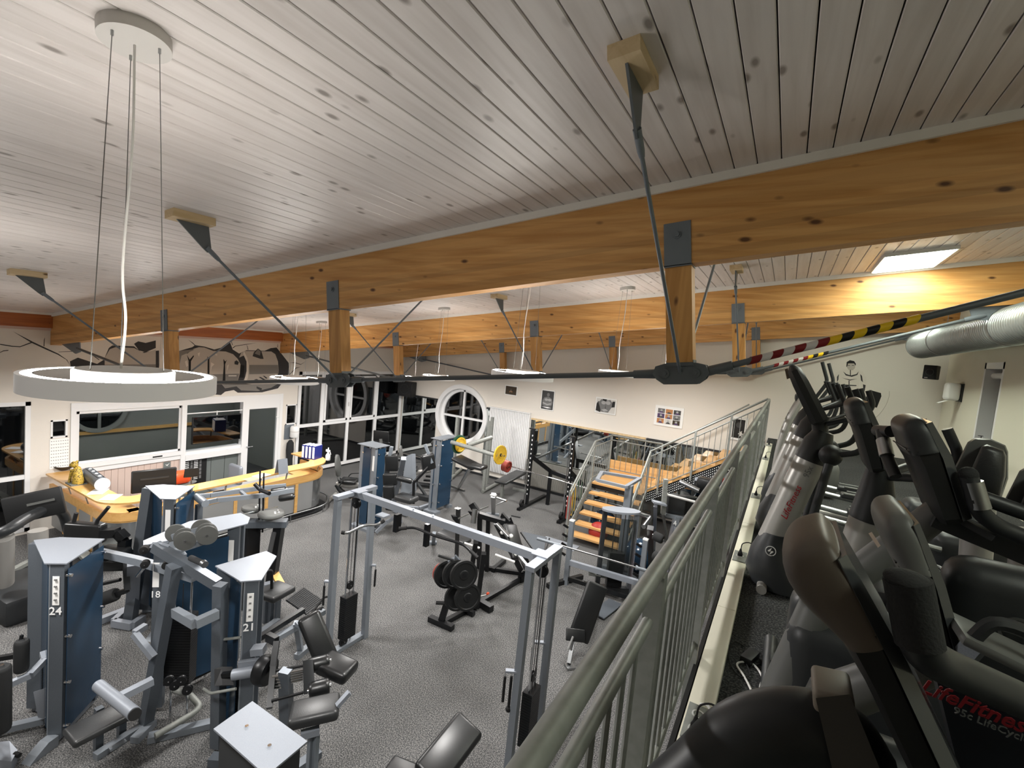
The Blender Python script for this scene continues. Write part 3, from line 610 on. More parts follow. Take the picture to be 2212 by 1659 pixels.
# exercise bands and roll on the stair rail
for k, (c, y) in enumerate((('yellow', 10.0), ('green', 10.05), ('yellow', 10.12), ('green', 10.45), ('red', 9.93))):
    q = thing('resistance_band', (X0 - .05, y, .9), ['yellow exercise band nearest the foot of the stair rail', 'green exercise band hanging low on the stair rail', 'second yellow exercise band on the stair rail', 'green exercise band knotted high on the stair rail', 'red exercise band roll on the stair rail'][k], 'exercise band', 'exercise bands on the stair rail')
    zt = .12 + .83 * (y - Y0) / (YL - Y0) + .85
    if c == 'red': MB().cushion((X0 - .075, y - .03, zt - .38), (.10, .07, .52), None, .02).build('band', M['red'], q)
    else: MB().tube(spline([(X0 - .06, y, zt), (X0 - .10, y - .03, zt - .2), (X0 - .07, y - .02, zt - .55), (X0 - .04, y + .04, zt - .6), (X0 - .05, y + .05, zt - .25), (X0 - .06, y, zt)], 5), .011, 6).build('band', M[c], q)
t = thing('door_mat', (X0 - .3, 9.6, 0), 'pale rubber mat lying at the foot of the stairs', 'mat'); MB().bb((X0 - .45, 9.35, .002), (X0 + .35, 9.68, .012)).build('mat', M['paintl'], t, smooth=0)
for k, (x, y, r, c) in enumerate(((-3.3, 10.7, .30, 'blue'), (-2.1, 9.35, .33, 'blue'), (-3.25, 10.25, .22, 'red'))):
    q = thing('exercise_ball', (x, y, 0), ['blue exercise ball under the stair landing', 'large blue exercise ball right of the staircase', 'red ball lying under the lowest treads'][k], 'ball'); MB().ball((x, y, r), r, 24, 14).build('ball', M[c], q)
# ================================================================ PICTURE WALL
YP = YB - .02
def bx(px, py, y=YP): p = ony(px, py, y); return p.x, p.z
def mir(name, x0, x1, z0, z1, top, label, lower=None):
    t = thing(name, (x0, YB, z0), label, 'mirror'); MB().bb((x0, YB - .03, z0), (x1, YB - .012, z1)).build('mirror_glass', M['mirror'], t, smooth=0)
    MB().bb((x0, YB - .045, z1), (x1, YB - .005, z1 + .05)).build('top_strip', M[top], t, smooth=0)
    MB().bb((x0, YB - .045, z0 - .03), (x1, YB - .005, z0)).build('bottom_strip', M['brushed'], t, smooth=0)
    return t
mir('wall_mirror', -6.42, -3.02, .16, 2.06, 'block', 'wide wall mirror behind the black power rack')
mir('wall_mirror', -3.00, -.30, .16, 2.06, 'dgrey', 'wide wall mirror with a dark top strip behind the upper stair flight')
mir('wall_mirror', -11.50, -9.98, .14, 2.15, 'dgrey', 'narrow wall mirror with a black top bar left of the round window')
mir('wall_mirror', -8.02, -7.90, .14, 2.15, 'dgrey', 'slim mirror strip right of the round window')
t = thing('ribbed_radiator', (-7.88, YB, .2), 'tall white ribbed wall radiator between round window and mirror', 'radiator')
MB().bb((-7.88, YB - .05, .22), (-6.46, YB - .01, 2.22)).build('back_panel', M['white'], t, smooth=0)
for k in range(24): x = -7.86 + k * .0585; MB().cushion((x + .025, YB - .065, 1.22), (.046, .04, 1.98), None, .012, 1).build('rib', M['white'], t)
MB().bb((-7.89, YB - .09, 2.22), (-6.45, YB - .01, 2.25)).build('cover', M['white'], t, smooth=0)
t = thing('heater_grille', (-6.4, YB - .3, .1), 'grey grille panel low in front of the mirror behind the power rack', 'heater grille')
MB().bb((-6.40, YB - .13, .14), (-4.55, YB - .10, .88)).build('grille_frame', M['mesh'], t, smooth=0)
for k in range(30): MB().bb((-6.39 + k * .061, YB - .136, .16), (-6.385 + k * .061, YB - .13, .86)).build('grille_bar', M['rail'], t, smooth=0)
# framed pictures: flat prints with simple printed figures
def pic(x0, x1, z0, z1, base, label, shapes, fr='whitep', m=.0):
    t = thing('framed_picture', ((x0 + x1) / 2, YB, z0), label, 'picture')
    MB().bb((x0, YB - .03, z0), (x1, YB - .002, z1)).build('picture_frame', M[fr], t, smooth=0)
    b = .025 + m; x0, x1, z0, z1 = x0 + b, x1 - b, z0 + b, z1 - b
    p = MB().bb((x0, YB - .033, z0), (x1, YB - .03, z1)).build('print', M[base], t, smooth=0)
    w, h = x1 - x0, z1 - z0; k = 0
    for nm, mt, poly in shapes:
        k += 1; MB().prism([(x0 + u * w, YB - .033 - k * .0006, z0 + v * h) for u, v in poly], (0, -.0006, 0)).build(nm, M[mt], p, smooth=0)
def ell(cx, cy, rx, ry, n=12): return [(cx + rx * math.cos(2 * PI * k / n), cy + ry * math.sin(2 * PI * k / n)) for k in range(n)]
pic(-7.42, -6.99, 2.68, 2.98, 'brownp', 'small dark sepia framed picture above the radiator', [('printed_shape', 'tan', ell(.5, .35, .14, .12)), ('printed_shape', 'brownp', ell(.5, .3, .09, .07)), ('printed_shape', 'mesh', [(.45, .3), (.55, .3), (.51, .75)])])
bust = [('printed_torso', 'pg2', [(.12, .2), (.08, .45), (.2, .62), (.42, .68), (.62, .68), (.85, .6), (.95, .4), (.85, .2), (.6, .15), (.3, .15)]), ('printed_head', 'pg2', ell(.53, .80, .12, .10)), ('printed_arm', 'skin', [(.1, .3), (.5, .22), (.85, .3), (.8, .36), (.5, .3), (.14, .37)]), ('printed_chest', 'skin', ell(.4, .52, .15, .07)), ('printed_chest', 'skin', ell(.68, .52, .15, .07)), ('printed_belt', 'inkw', [(.05, .12), (.55, .06), (.9, .1), (.6, .13)])]
pic(-6.17, -5.74, 2.41, 3.0, 'pg3', 'upright black and white picture of a bare-chested muscular man', bust)
pic(-4.49, -3.90, 2.57, 3.0, 'pg1', 'wide black and white picture of a flexing muscular torso', [('printed_shape', 'ink', [(.0, .1), (.25, 0), (.3, .4), (.1, .8), (.02, .6)]), ('printed_torso', 'pg2', [(.28, .05), (.2, .4), (.1, .7), (.25, .95), (.5, .9), (.72, .97), (.88, .7), (.8, .4), (.66, .05)]), ('printed_chest', 'skin', ell(.38, .72, .12, .13)), ('printed_chest', 'skin', ell(.62, .74, .13, .14)), ('printed_shape', 'pg3', [(.46, .1), (.5, .6), (.54, .1)]), ('printed_head', 'ink', [(.3, .98), (.55, .98), (.5, .84), (.36, .86)]), ('printed_arm', 'skin', [(.66, .18), (.5, .3), (.3, .2), (.45, .08)]), ('printed_shape', 'ink', [(.82, .45), (.97, .5), (.97, .9), (.84, .88)])])
tiles = []
cols9 = ['pg2', 'tan', 'pg3', 'purple', 'tan', 'pg2', 'tan', 'pg1', 'brownp']
for k in range(9):
    i, j = k % 3, k // 3; u, v = .02 + i * .335, .68 - j * .325
    tiles.append(('printed_photo', cols9[k], [(u, v), (u + .3, v), (u + .3, v + .29), (u, v + .29)])); tiles.append(('printed_head', 'skin' if k != 1 else 'tan', ell(u + .15, v + .17, .05, .07))); tiles.append(('printed_torso', 'pg3' if k % 2 else 'purple', [(u + .05, v), (u + .25, v), (u + .2, v + .1), (u + .1, v + .1)]))
pic(-2.86, -2.15, 2.49, 3.01, 'paper', 'white framed collage of nine small portrait photos', tiles, m=.035)
pic(-1.05, -.68, 2.43, 2.99, 'ink', 'framed black picture with pale flower behind the stair railing', [('printed_shape', 'pg3', ell(.5, .7, .25, .15)), ('printed_flower', 'pg1', [(.6, .05), (.65, .2), (.5, .22), (.62, .3), (.6, .42), (.72, .34), (.82, .42), (.82, .3), (.95, .24), (.82, .2), (.85, .08), (.72, .15)])], m=.03)
# painted muscleman over the gallery on the picture wall (flat paint)
t = thing('wall_painting', (1.2, YB, 2.8), 'black and white wall painting of a muscular man holding a dumbbell', 'wall painting')
def paint(name, m_, pts, lay, parent=t, y=YB): MB().prism([Vector((ony(px, py, y).x, y - .002 - .0007 * lay, ony(px, py, y).z)) for px, py in pts], (0, .0005, 0)).build(name, M[m_], parent, smooth=0)
paint('painted_body', 'mur5', [(1806, 805), (1822, 798), (1851, 798), (1864, 803), (1871, 816), (1872, 835), (1866, 852), (1860, 838), (1857, 822), (1853, 848), (1850, 868), (1817, 868), (1814, 846), (1811, 822), (1808, 842), (1803, 852), (1800, 836), (1801, 816)], 0)
paint('painted_head', 'mur1', [(1829, 784), (1848, 784), (1847, 795), (1842, 800), (1833, 799), (1829, 793)], 1)
paint('painted_hair', 'mur4', [(1828, 792), (1829, 782), (1836, 778), (1845, 780), (1849, 786), (1848, 790), (1845, 785), (1832, 785), (1830, 792)], 2)
for q in ([(1821, 802), (1828, 808), (1838, 811), (1850, 808), (1855, 802), (1852, 810), (1840, 814), (1827, 811)], [(1818, 816), (1836, 820), (1852, 818), (1836, 822)], [(1836, 799), (1838, 799), (1838, 811), (1836, 811)], [(1831, 789), (1836, 789), (1836, 790), (1831, 790)], [(1840, 789), (1845, 789), (1845, 790), (1840, 790)], [(1858, 808), (1862, 812), (1864, 826), (1860, 822)], [(1812, 808), (1808, 814), (1808, 826), (1811, 820)], [(1818, 830), (1850, 832), (1850, 834), (1818, 833)], [(1818, 842), (1850, 844), (1850, 846), (1818, 845)], [(1833, 822), (1835, 822), (1835, 866), (1833, 866)], [(1864, 830), (1870, 832), (1867, 848), (1865, 846)]): paint('painted_line', 'mur3', q, 3)
paint('painted_shorts', 'mur1', [(1817, 860), (1850, 862), (1856, 900), (1838, 902), (1834, 880), (1830, 902), (1816, 900)], 2)
paint('painted_dumbbell', 'mur4', [(1878, 842), (1903, 849), (1904, 856), (1894, 881), (1869, 871), (1868, 864)], 1)
paint('painted_shine', 'mur1', [(1884, 852), (1886, 853), (1883, 864), (1881, 862)], 4)
arc = [onz(1, 1, 0)]
pts = [(1921, 845), (1920, 858), (1912, 878), (1896, 898), (1878, 908)]
MB().tube(spline([ony(px, py, YB - .004) for px, py in pts], 5), .004, 5).build('painted_arc', M['mur1'], t)
# loudspeakers
def speaker(c, s, rz, label):
    t = thing('loudspeaker', c, label, 'loudspeaker'); R = Matrix.Rotation(rz, 3, 'Z'); c = Vector(c)
    MB().cushion(c, s, R, .012, 1).build('cabinet', M['matblack'], t)
    f = R @ Vector((0, -1, 0))
    MB().box(c + f * (s[1] / 2 + .004), (s[0] * .92, .008, s[2] * .94), rot=R).build('grille', M['foam'], t, smooth=0)
    MB().ring(c + f * (s[1] / 2 + .008), s[0] * .27, s[0] * .31, 0, .004, 28, up=f).build('cone_rim', M['dgrey'], t)
    MB().box(c - f * (s[1] / 2 + .03), (.05, .08, .05), rot=R).build('wall_mount', M['black'], t, smooth=0)
    MB().box(c + f * (s[1] / 2 + .010) - Vector((s[0] * .2, 0, s[2] * .40)), (.05, .003, .014), rot=R).build('name_badge', M['brushed'], t, smooth=0)
speaker((-11.13, YB - .28, 2.40), (.56, .30, .50), .15, 'black loudspeaker in the corner between windows and round window')
speaker((2.38, 12.05, 4.42), (.21, .17, .27), -.5, 'small black loudspeaker under the ventilation duct')
# hand towel dispenser on the right wall
t = thing('towel_dispenser', (XR, 11.9, 4.0), 'white paper towel dispenser with a hanging sheet on the right wall', 'dispenser')
c = onx(2056, 846, XR - .13)
MB().bb((XR - .03, c.y - .13, c.z - .17), (XR, c.y + .13, c.z + .16)).build('back_plate', M['dgrey'], t, smooth=0)
MB().cushion((XR - .13, c.y, c.z), (.20, .27, .32), None, .05, 3).build('cover', M['whitep'], t)
MB().prism([(XR - .16, c.y - .08, c.z - .16), (XR - .16, c.y + .08, c.z - .16), (XR - .30, c.y + .08, c.z - .23), (XR - .30, c.y - .08, c.z - .23)], (0, 0, .003)).build('paper_sheet', M['paper'], t, smooth=0)
t = thing('soap_bottle', (XR + .05, 10.45, 3.27), 'small black pump bottle on the right wall window sill', 'bottle')
MB().lathe((XR + .04, 10.40, 3.27), [(.03, 0), (.035, .01), (.035, .09), (.012, .11), (.012, .13)], 16).build('body', M['matblack'], t)
MB().cyl((XR + .04, 10.40, 3.40), (XR + .04, 10.40, 3.44), .006, 8).box((XR + .03, 10.40, 3.445), (.06, .03, .01)).build('pump', M['matblack'], t)
# ventilation duct along the right wall
t = thing('ventilation_duct', (2.3, 8, 5.0), 'fat round spiral ventilation duct under the ceiling above the gallery', 'duct')
da, db = Vector((2.10, 11.6, 4.90)), Vector((2.42, 4.5, 5.055)); dv = (db - da).normalized()
MB().tube([da, db], .236, 40).build('duct_pipe', M['pipe'], t)
L = (db - da).length; s = .1; e = dv.orthogonal().normalized(); gq = dv.cross(e)
while s < L:
    c = da + dv * s; MB().loft([[c + dv * o + (e * math.cos(2 * PI * j / 32) + gq * math.sin(2 * PI * j / 32)) * r for j in range(32)] for o, r in ((-.006, .237), (0, .243), (.006, .237))], cap=False).build('seam_ridge', M['pipe'], t); s += .062
MB().tube([da + dv * -.02, da + dv * .04], .248, 40).build('end_collar', M['pipe'], t)
for s in (1.2, 3.6, 6): c = da + dv * s; MB().cyl(c + Vector((0, 0, .236)), (c.x, c.y, RZ(c.x)), .004, 6).ring(c, .238, .246, -.02, .02, 32, up=dv).build('hanger', M['wire'], t)
# ================================================================ WALL MURAL (flat paint over the reception)
t = thing('wall_mural', (XW, 6, 3), 'painted wall mural of giant grey stone muscles breaking through the wall', 'mural')
def mp(name, m_, pts, lay): MB().prism([Vector((XW + .001 + .0008 * lay, onx(px, py, XW).y, onx(px, py, XW).z)) for px, py in pts], (.0006, 0, 0)).build(name, M[m_], t, smooth=0)
# coordinates taken in the zoomed crop (340,700) scale 6.9125
def q(*pts): return [(340 + a / 6.9125, 700 + b / 6.9125) for a, b in pts]
mp('painted_crack_edge', 'mur3', q((520, 345), (560, 315), (700, 335), (850, 380), (960, 350), (1080, 262), (1125, 380), (1220, 440), (1330, 390), (1600, 400), (1690, 360), (1780, 350), (1960, 580), (1970, 740), (1800, 960), (1560, 1020), (1200, 1025), (1140, 985), (1010, 1010), (950, 1060), (700, 1040), (300, 900), (100, 700), (255, 450), (330, 400)), 0)
mp('painted_fist', 'mur1', q((255, 640), (270, 470), (380, 440), (450, 440), (540, 370), (620, 345), (700, 350), (830, 400), (1020, 410), (1130, 450), (1200, 520), (1245, 610), (1230, 740), (1190, 880), (900, 900), (500, 880), (255, 800)), 1)
mp('painted_shadow_band', 'mur2', q((255, 470), (320, 400), (520, 380), (560, 380), (430, 440), (360, 470), (320, 640), (255, 700)), 2)
mp('painted_lower_shade', 'mur2', q((420, 760), (1220, 740), (1190, 880), (950, 900), (500, 880)), 2)
for a in (((440, 460), (480, 530), (540, 465), (545, 480), (500, 555), (495, 740), (465, 740), (465, 555)), ((740, 480), (765, 510), (795, 490), (775, 530), (775, 830), (745, 830), (750, 530)), ((985, 520), (1010, 560), (1035, 535), (1010, 600), (1015, 880), (970, 880), (990, 620)), ((1240, 605), (1300, 620), (1290, 800), (1225, 800))): mp('painted_knuckle_gap', 'mur4', q(*a), 3)
for a in (((410, 560), (440, 540), (460, 620), (430, 640)), ((800, 570), (850, 600), (810, 640), (790, 740)), ((1040, 620), (1070, 600), (1040, 700)), ((600, 440), (635, 420), (620, 490)), ((860, 440), (900, 460), (870, 470)), ((1060, 765), (1180, 765), (1180, 780), (1060, 780)), ((560, 765), (720, 765), (720, 778), (560, 778))): mp('painted_highlight', 'mur5', q(*a), 3)
mp('painted_wrist', 'mur1', q((1220, 500), (1250, 430), (1310, 400), (1700, 410), (1760, 450), (1800, 560), (1810, 700), (1760, 890), (1700, 930), (1330, 890), (1270, 880), (1350, 700), (1340, 560), (1290, 470)), 1)
mp('painted_wrist_shade', 'mur2', q((1370, 610), (1800, 610), (1810, 740), (1370, 750)), 2)
mp('painted_wrist_edge', 'mur5', q((1290, 400), (1340, 500), (1365, 620), (1350, 800), (1320, 880), (1290, 880), (1330, 700), (1330, 560), (1280, 450)), 3)
mp('painted_thumb', 'mur3', q((1500, 365), (1550, 400), (1585, 520), (1540, 520), (1420, 480), (1440, 420)), 3)
mp('painted_thumb_light', 'mur2', q((1500, 375), (1540, 410), (1530, 470), (1450, 440)), 4)
mp('painted_lower_fist', 'mur2', q((960, 900), (1230, 900), (1350, 900), (1800, 890), (1700, 950), (1500, 1000), (1250, 990), (1180, 930), (1010, 960)), 2)
for a in (((1445, 830), (1480, 820), (1620, 880), (1500, 880)), ((1510, 790), (1540, 790), (1630, 840), (1600, 850)), ((1570, 770), (1600, 775), (1645, 810), (1620, 815)), ((1240, 500), (1280, 480), (1290, 530), (1250, 545)), ((1150, 560), (1180, 540), (1215, 570), (1200, 610), (1150, 600)), ((1480, 930), (1560, 960), (1550, 1000), (1480, 960))): mp('painted_dark_spot', 'mur3', q(*a), 4)
# left half of the mural, crop (0,560) scale 5.53
def q2(*pts): return [(a / 5.53, 560 + b / 5.53) for a, b in pts]
mp('painted_crack_edge', 'mur3', q2((835, 1220), (930, 1175), (1160, 1250), (1240, 1200), (1300, 1060), (1340, 1030), (1600, 1040), (1690, 1110), (1900, 1090), (1900, 1400), (900, 1400), (850, 1330)), 0)
mp('painted_arm', 'mur1', q2((1250, 1350), (1250, 1180), (1310, 1075), (1380, 1050), (1600, 1060), (1720, 1120), (1860, 1080), (1860, 1350)), 1)
mp('painted_arm_shade', 'mur2', q2((1250, 1260), (1860, 1255), (1860, 1400), (1250, 1400)), 2)
mp('painted_boulder', 'mur3', q2((1600, 1010), (1650, 980), (1740, 1000), (1860, 970), (1860, 1060), (1740, 1110), (1660, 1090)), 2)
for a in (((150, 860), (390, 985), (560, 1065), (700, 1130), (800, 1200), (840, 1270), (790, 1200), (690, 1140), (540, 1075), (380, 1000)), ((0, 1010), (150, 1035), (240, 1040), (370, 990), (380, 1000), (240, 1050), (140, 1045), (0, 1022)), ((520, 1040), (525, 960), (535, 930), (530, 1040)), ((0, 1110), (40, 1090), (100, 1083), (100, 1092), (40, 1100), (0, 1118)), ((700, 1105), (930, 1095), (930, 1101), (700, 1110)), ((740, 1355), (830, 1290), (834, 1296), (750, 1360)), ((1060, 1110), (1190, 1200), (1180, 1204), (1058, 1118))): mp('painted_crack', 'mur3', q2(*a), 1)
for a in (((455, 230), (530, 280), (570, 320), (556, 318), (520, 285)), ((1120, 355), (1160, 325), (1320, 300), (1490, 280), (1320, 308), (1165, 333), (1130, 362)), ((1085, 260), (1105, 255), (1120, 300), (1130, 320), (1115, 310), (1100, 265)), ((1325, 305), (1345, 330), (1358, 385), (1350, 385), (1338, 332)), ((1790, 350), (1795, 300), (1800, 300), (1798, 350)), ((1970, 580), (2050, 570), (2140, 600), (2210, 560), (2140, 608), (2050, 580)), ((1960, 760), (2070, 650), (2140, 640), (2075, 660), (1965, 768))): mp('painted_crack', 'mur3', q(*a), 1)
# ================================================================ ITEMS ON THE MURAL WALL
def w3(px, py, d=0): p = onx(px, py, XW + d); return p
t = thing('television', (XW, 6.4, 1.6), 'black flat television hung in the open bay behind the desk', 'television')
MB().cushion((XW + .03, 6.39, 1.60), (.05, 1.12, .64), None, .01, 1).build('casing', M['matblack'], t)
MB().bb((XW + .055, 5.85, 1.30), (XW + .058, 6.93, 1.90)).build('screen', M['glass'], t, smooth=0)
MB().tube([(XW + .0, 6.39, 1.9), (XW + .0, 6.39, 2.02)], .012, 8).build('hanging_hook', M['whitep'], t)
t = thing('wall_calendar', (XW, 3.5, 1.3), 'white year calendar sheet with rows of small dots by the window', 'calendar')
a, b = w3(104, 948), w3(152, 1012)
y0, y1, z1, z0 = 3.41, 3.69, 1.70, 1.14
MB().bb((XW + .002, y0, z0), (XW + .008, y1, z1)).build('sheet', M['paper'], t, smooth=0)
for i in range(8):
    for j in range(9): MB().box((XW + .0085, y0 + .025 + i * .033, z0 + .04 + j * .06), (.001, .016, .011)).build('printed_mark', M['inkg'], t, smooth=0)
t = thing('poster', (XW, 6, .7), 'dark typographic poster leaning in the bay below the television', 'poster')
PX = XW - .10
MB().bb((PX, 5.74, .30), (PX + .01, 6.25, .96)).build('sheet', M['ink'], t, smooth=0)
for col, (yy, ww, bars) in enumerate(((5.81, .10, 11), (5.915, .045, 5), (6.01, .09, 12), (6.11, .045, 5))):   # rows of illegible upright capitals
    for j in range(bars):
        z = .42 + .46 * j / bars
        MB().bb((PX + .0105, yy - ww / 2, z), (PX + .0115, yy + ww / 2, z + (.016 if bars > 8 else .075))).build('printed_letter', M['inkw' if bars > 8 else 'inkg'], t, smooth=0)
MB().loft([[(PX + .012 + .001 * k, 5.90 + r * math.cos(2 * PI * j / 12) * 1.6, .36 + r * math.sin(2 * PI * j / 12) * .5) for j in range(12)] for k, r in ((0, .09), (1, .088))]).build('printed_fist', M['skin'], t)
t = thing('towel_roll_dispenser', (XW, 8.35, 1.2), 'white paper roll dispenser on the wall strip beside the tall windows', 'dispenser')
MB().bb((XW, 8.18, 1.10), (XW + .02, 8.46, 1.50)).build('perforated_plate', M['steel'], t, smooth=0)
MB().lathe((XW + .13, 8.40, 1.16), [(.10, 0), (.115, .02), (.115, .16)], 28).lathe((XW + .13, 8.40, 1.33), [(.115, 0), (.115, .10), (.09, .14), (.02, .15)], 28).build('dispenser_dome', M['whitep'], t)
MB().lathe((XW + .13, 8.40, 1.315), [(.117, 0), (.117, .012)], 28).build('seam', M['lampw'], t)
t = thing('jacket', (XW + .1, 8.30, 0), 'dark jacket hanging on the wall below the paper dispenser', 'jacket')
MB().loft([[(XW + .08 + .07 * k * math.cos(2 * PI * j / 12), 8.33 + .11 * k * math.sin(2 * PI * j / 12), z) for j in range(12)] for k, z in ((.4, 1.08), (.9, 1.0), (1, .8), (.8, .55), (.9, .35), (.2, .3))]).build('cloth', M['foam'], t)
t = thing('light_switch', (XW, 5.4, .8), 'small grey sign with white check mark on the pinkish boards', 'sign'); MB().bb((XW - .02, 5.30, .82), (XW - .01, 5.44, .95)).build('plate', M['officed'], t, smooth=0); MB().prism([(XW - .009, 5.33, .90), (XW - .009, 5.37, .86), (XW - .009, 5.42, .92), (XW - .009, 5.37, .885)], (.002, 0, 0)).build('tick', M['inkw'], t, smooth=0)
# ================================================================ RECEPTION COUNTER
CT = 1.10
def offs(path, d):
    out = []
    for i, p in enumerate(path):
        a = path[max(i - 1, 0)]; b = path[min(i + 1, len(path) - 1)]; v = (Vector(b) - Vector(a)).normalized(); out.append((p[0] + v.y * d, p[1] - v.x * d))
    return out
def arcp(cx, cy, r, a0, a1, n=10): return [(cx + r * math.cos(math.radians(a0 + (a1 - a0) * k / n)), cy + r * math.sin(math.radians(a0 + (a1 - a0) * k / n))) for k in range(n + 1)]
# centre line of the outer face, walked from the wall round to the far end
FACE = [(-11.45, 3.38)] + arcp(-9.42, 3.83, .45, -90, 0) + [(-8.97, 4.6), (-8.97, 5.6), (-8.99, 6.5)] + arcp(-9.60, 7.10, .62, 0, 90, 14) + [(-10.2, 7.74)]
t = thing('reception_counter', (-9.4, 5.5, 0), 'curved reception counter with beech top and grey panels below the mural', 'counter')
def strip(path, d0, d1, z0, z1, name, m_, parent=t):
    a = offs(path, d0); b = offs(path, d1)
    return MB().loft([[(p[0], p[1], z0), (q_[0], q_[1], z0), (q_[0], q_[1], z1), (p[0], p[1], z1)] for p, q_ in zip(a, b)]).build(name, M[m_], parent, smooth=25)
strip(FACE, .05, -.30, CT - .03, CT, 'counter_top', 'lam')
strip(FACE, .0, -.05, CT - .33, CT - .20, 'wood_band', 'lam')
strip(FACE, -.02, -.62, CT - .36, CT - .33, 'desk_board', 'lam')
strip(FACE, -.04, -.08, .10, CT - .33, 'front_panel', 'front')
strip(arcp(-9.42, 3.83, .45, -78, -12), -.035, -.039, .11, CT - .34, 'curved_sheet', 'steelc')
strip(arcp(-9.60, 7.10, .62, 8, 80), -.035, -.039, .11, CT - .34, 'curved_sheet', 'steelc')
strip(FACE, -.12, -.20, 0, .10, 'plinth', 'black')
strip(FACE[8:], .10, -.05, .0, .03, 'foot_platform', 'black')
for x, y, rz in ((-10.9, 3.42, 0), (-10.3, 3.42, 0), (-9.75, 3.42, 0), (-9.02, 4.0, 1), (-9.01, 4.75, 1), (-9.01, 5.4, 1), (-9.01, 6.05, 1), (-9.01, 6.75, 1)):
    MB().box((x, y, .42), (.07, .02, .66) if not rz else (.02, .07, .66)).build('wood_upright', M['lam'], t, smooth=0)
for x, y, dx, dy in ((-10.6, 3.36, 0, .06), (-9.9, 3.36, 0, .06), (-8.98, 4.4, -.06, 0), (-8.98, 5.2, -.06, 0), (-8.98, 5.9, -.06, 0), (-8.99, 6.5, -.06, 0), (-9.2, 7.5, -.05, -.04)):
    MB().bar((x + dx, y + dy, CT - .21), (x + dx * .2, y + dy * .2, CT - .03), .03, .012).build('bracket', M['rail'], t, smooth=0)
rp = offs(FACE[9:], .17)
MB().tube([(p[0], p[1], .16) for p in rp], .016, 10).build('foot_rail', M['brushed'], t)
for p in rp[1::4]: MB().cyl((p[0], p[1], .0), (p[0], p[1], .16), .010, 8).build('rail_foot', M['brushed'], t)
# things on the counter
def onct(px, py, z=CT): return onz(px, py, z)
bp = onct(683, 990)
for k in range(4):
    x, y = bp.x - .22 + .085 * k, bp.y - .10 + .03 * k
    q_ = thing('ring_binder', (x, y, CT), ['leftmost blue binder on the far counter end', 'second blue binder on the far counter end', 'third blue binder on the far counter end', 'rightmost blue binder, its blue cover facing the room'][k], 'binder', 'binders on the counter')
    R = Matrix.Rotation(.25, 3, 'Z')
    MB().box((x, y, CT + .16), (.070, .27, .32), rot=R).build('cover', M['bluebk'], q_, smooth=0)
    MB().box(Vector((x, y, CT + .16)) + R @ Vector((0, -.137, 0)), (.055, .004, .27), rot=R).build('spine_label', M['paper'], q_, smooth=0)
    MB().box(Vector((x, y, CT + .305)) + R @ Vector((0, 0, .016)), (.056, .25, .006), rot=R).build('page_block', M['paper'], q_, smooth=0)
p = onct(708, 994); t = thing('spray_bottle', p, 'white spray bottle at the far end of the counter', 'bottle')
MB().lathe(p, [(.05, 0), (.055, .01), (.055, .12), (.03, .16), (.022, .17), (.022, .20)], 20).build('body', M['whitep'], t)
MB().box(p + Vector((-.01, 0, .225)), (.12, .03, .05)).tube([p + Vector((.06, 0, .22)), p + Vector((.09, 0, .15))], .008, 6).cyl(p + Vector((0, 0, .25)), p + Vector((0, 0, .30)), .014, 8).build('spray_head', M['whitep'], t)
p = onct(608, 1022); t = thing('menu_stand', p, 'grey folded card stand on the middle of the counter', 'display stand')
for s in (-1, 1): MB().prism([p + Vector((s * .07, -.11, 0)), p + Vector((s * .07, .11, 0)), p + Vector((s * .01, .11, .30)), p + Vector((s * .01, -.11, .30))], (.003, 0, 0)).build('card_side', M['paintl'], t, smooth=0)
for k, (px, py, rz, m_, lb) in enumerate(((545, 1034, .1, 'block', 'beige paper sheet on the counter top'), (565, 1027, .2, 'paper', 'white paper sheet beside the grey card stand'), (212, 1062, .9, 'paper', 'white paper sheet under the grey tube holder'), (240, 1074, .8, 'paper', 'white paper sheet at the front left counter corner'))):
    p = onct(px, py, CT + .002 + .001 * k); q_ = thing('paper_sheet', p, lb, 'paper'); MB().box(p, (.21, .30, .002), rot=Matrix.Rotation(rz, 3, 'Z')).build('sheet', M[m_], q_, smooth=0)
p = onct(206, 1050); t = thing('card_holder', p, 'grey cylindrical key tube lying on the left counter leg', 'tube holder')
a = onct(190, 1022, CT + .11); b = onct(221, 1046, CT + .11); d = (b - a).normalized()
MB().cyl(a, b, .105, 28).build('tube', M['paintd'], t)
MB().cyl(b, b + d * .012, .108, 28).build('white_end_cap', M['whitep'], t)
for k in range(4): c = a.lerp(b, .15 + .22 * k) + Vector((0, 0, .10)); MB().ball(c, (.028, .028, .02)).build('key_knob', M['whitep'], t)
MB().bar(a.lerp(b, .05) + Vector((0, 0, .10)), a.lerp(b, .9) + Vector((0, 0, .10)), .09, .012).build('black_tray', M['black'], t, smooth=0)
p = onct(167, 1045); t = thing('leopard_figurine', p, 'golden spotted leopard figurine sitting on the counter', 'figurine')
bd = MB().loft([[p + Vector((ox + rx * math.cos(2 * PI * j / 14), ry * math.sin(2 * PI * j / 14), z)) for j in range(14)] for z, ox, rx, ry in ((.02, .03, .10, .08), (.08, .03, .10, .08), (.16, .01, .085, .07), (.24, -.01, .07, .06), (.29, -.02, .05, .045), (.31, -.02, .02, .02))])
bd.build('body', M['gold'], t)
MB().ball(p + Vector((-.05, -.03, .34)), (.06, .055, .055)).ball(p + Vector((-.09, -.06, .325)), (.03, .03, .025)).ball(p + Vector((-.05, .01, .39)), .018, 8, 5).ball(p + Vector((-.01, -.05, .39)), .018, 8, 5).build('head', M['gold'], t)
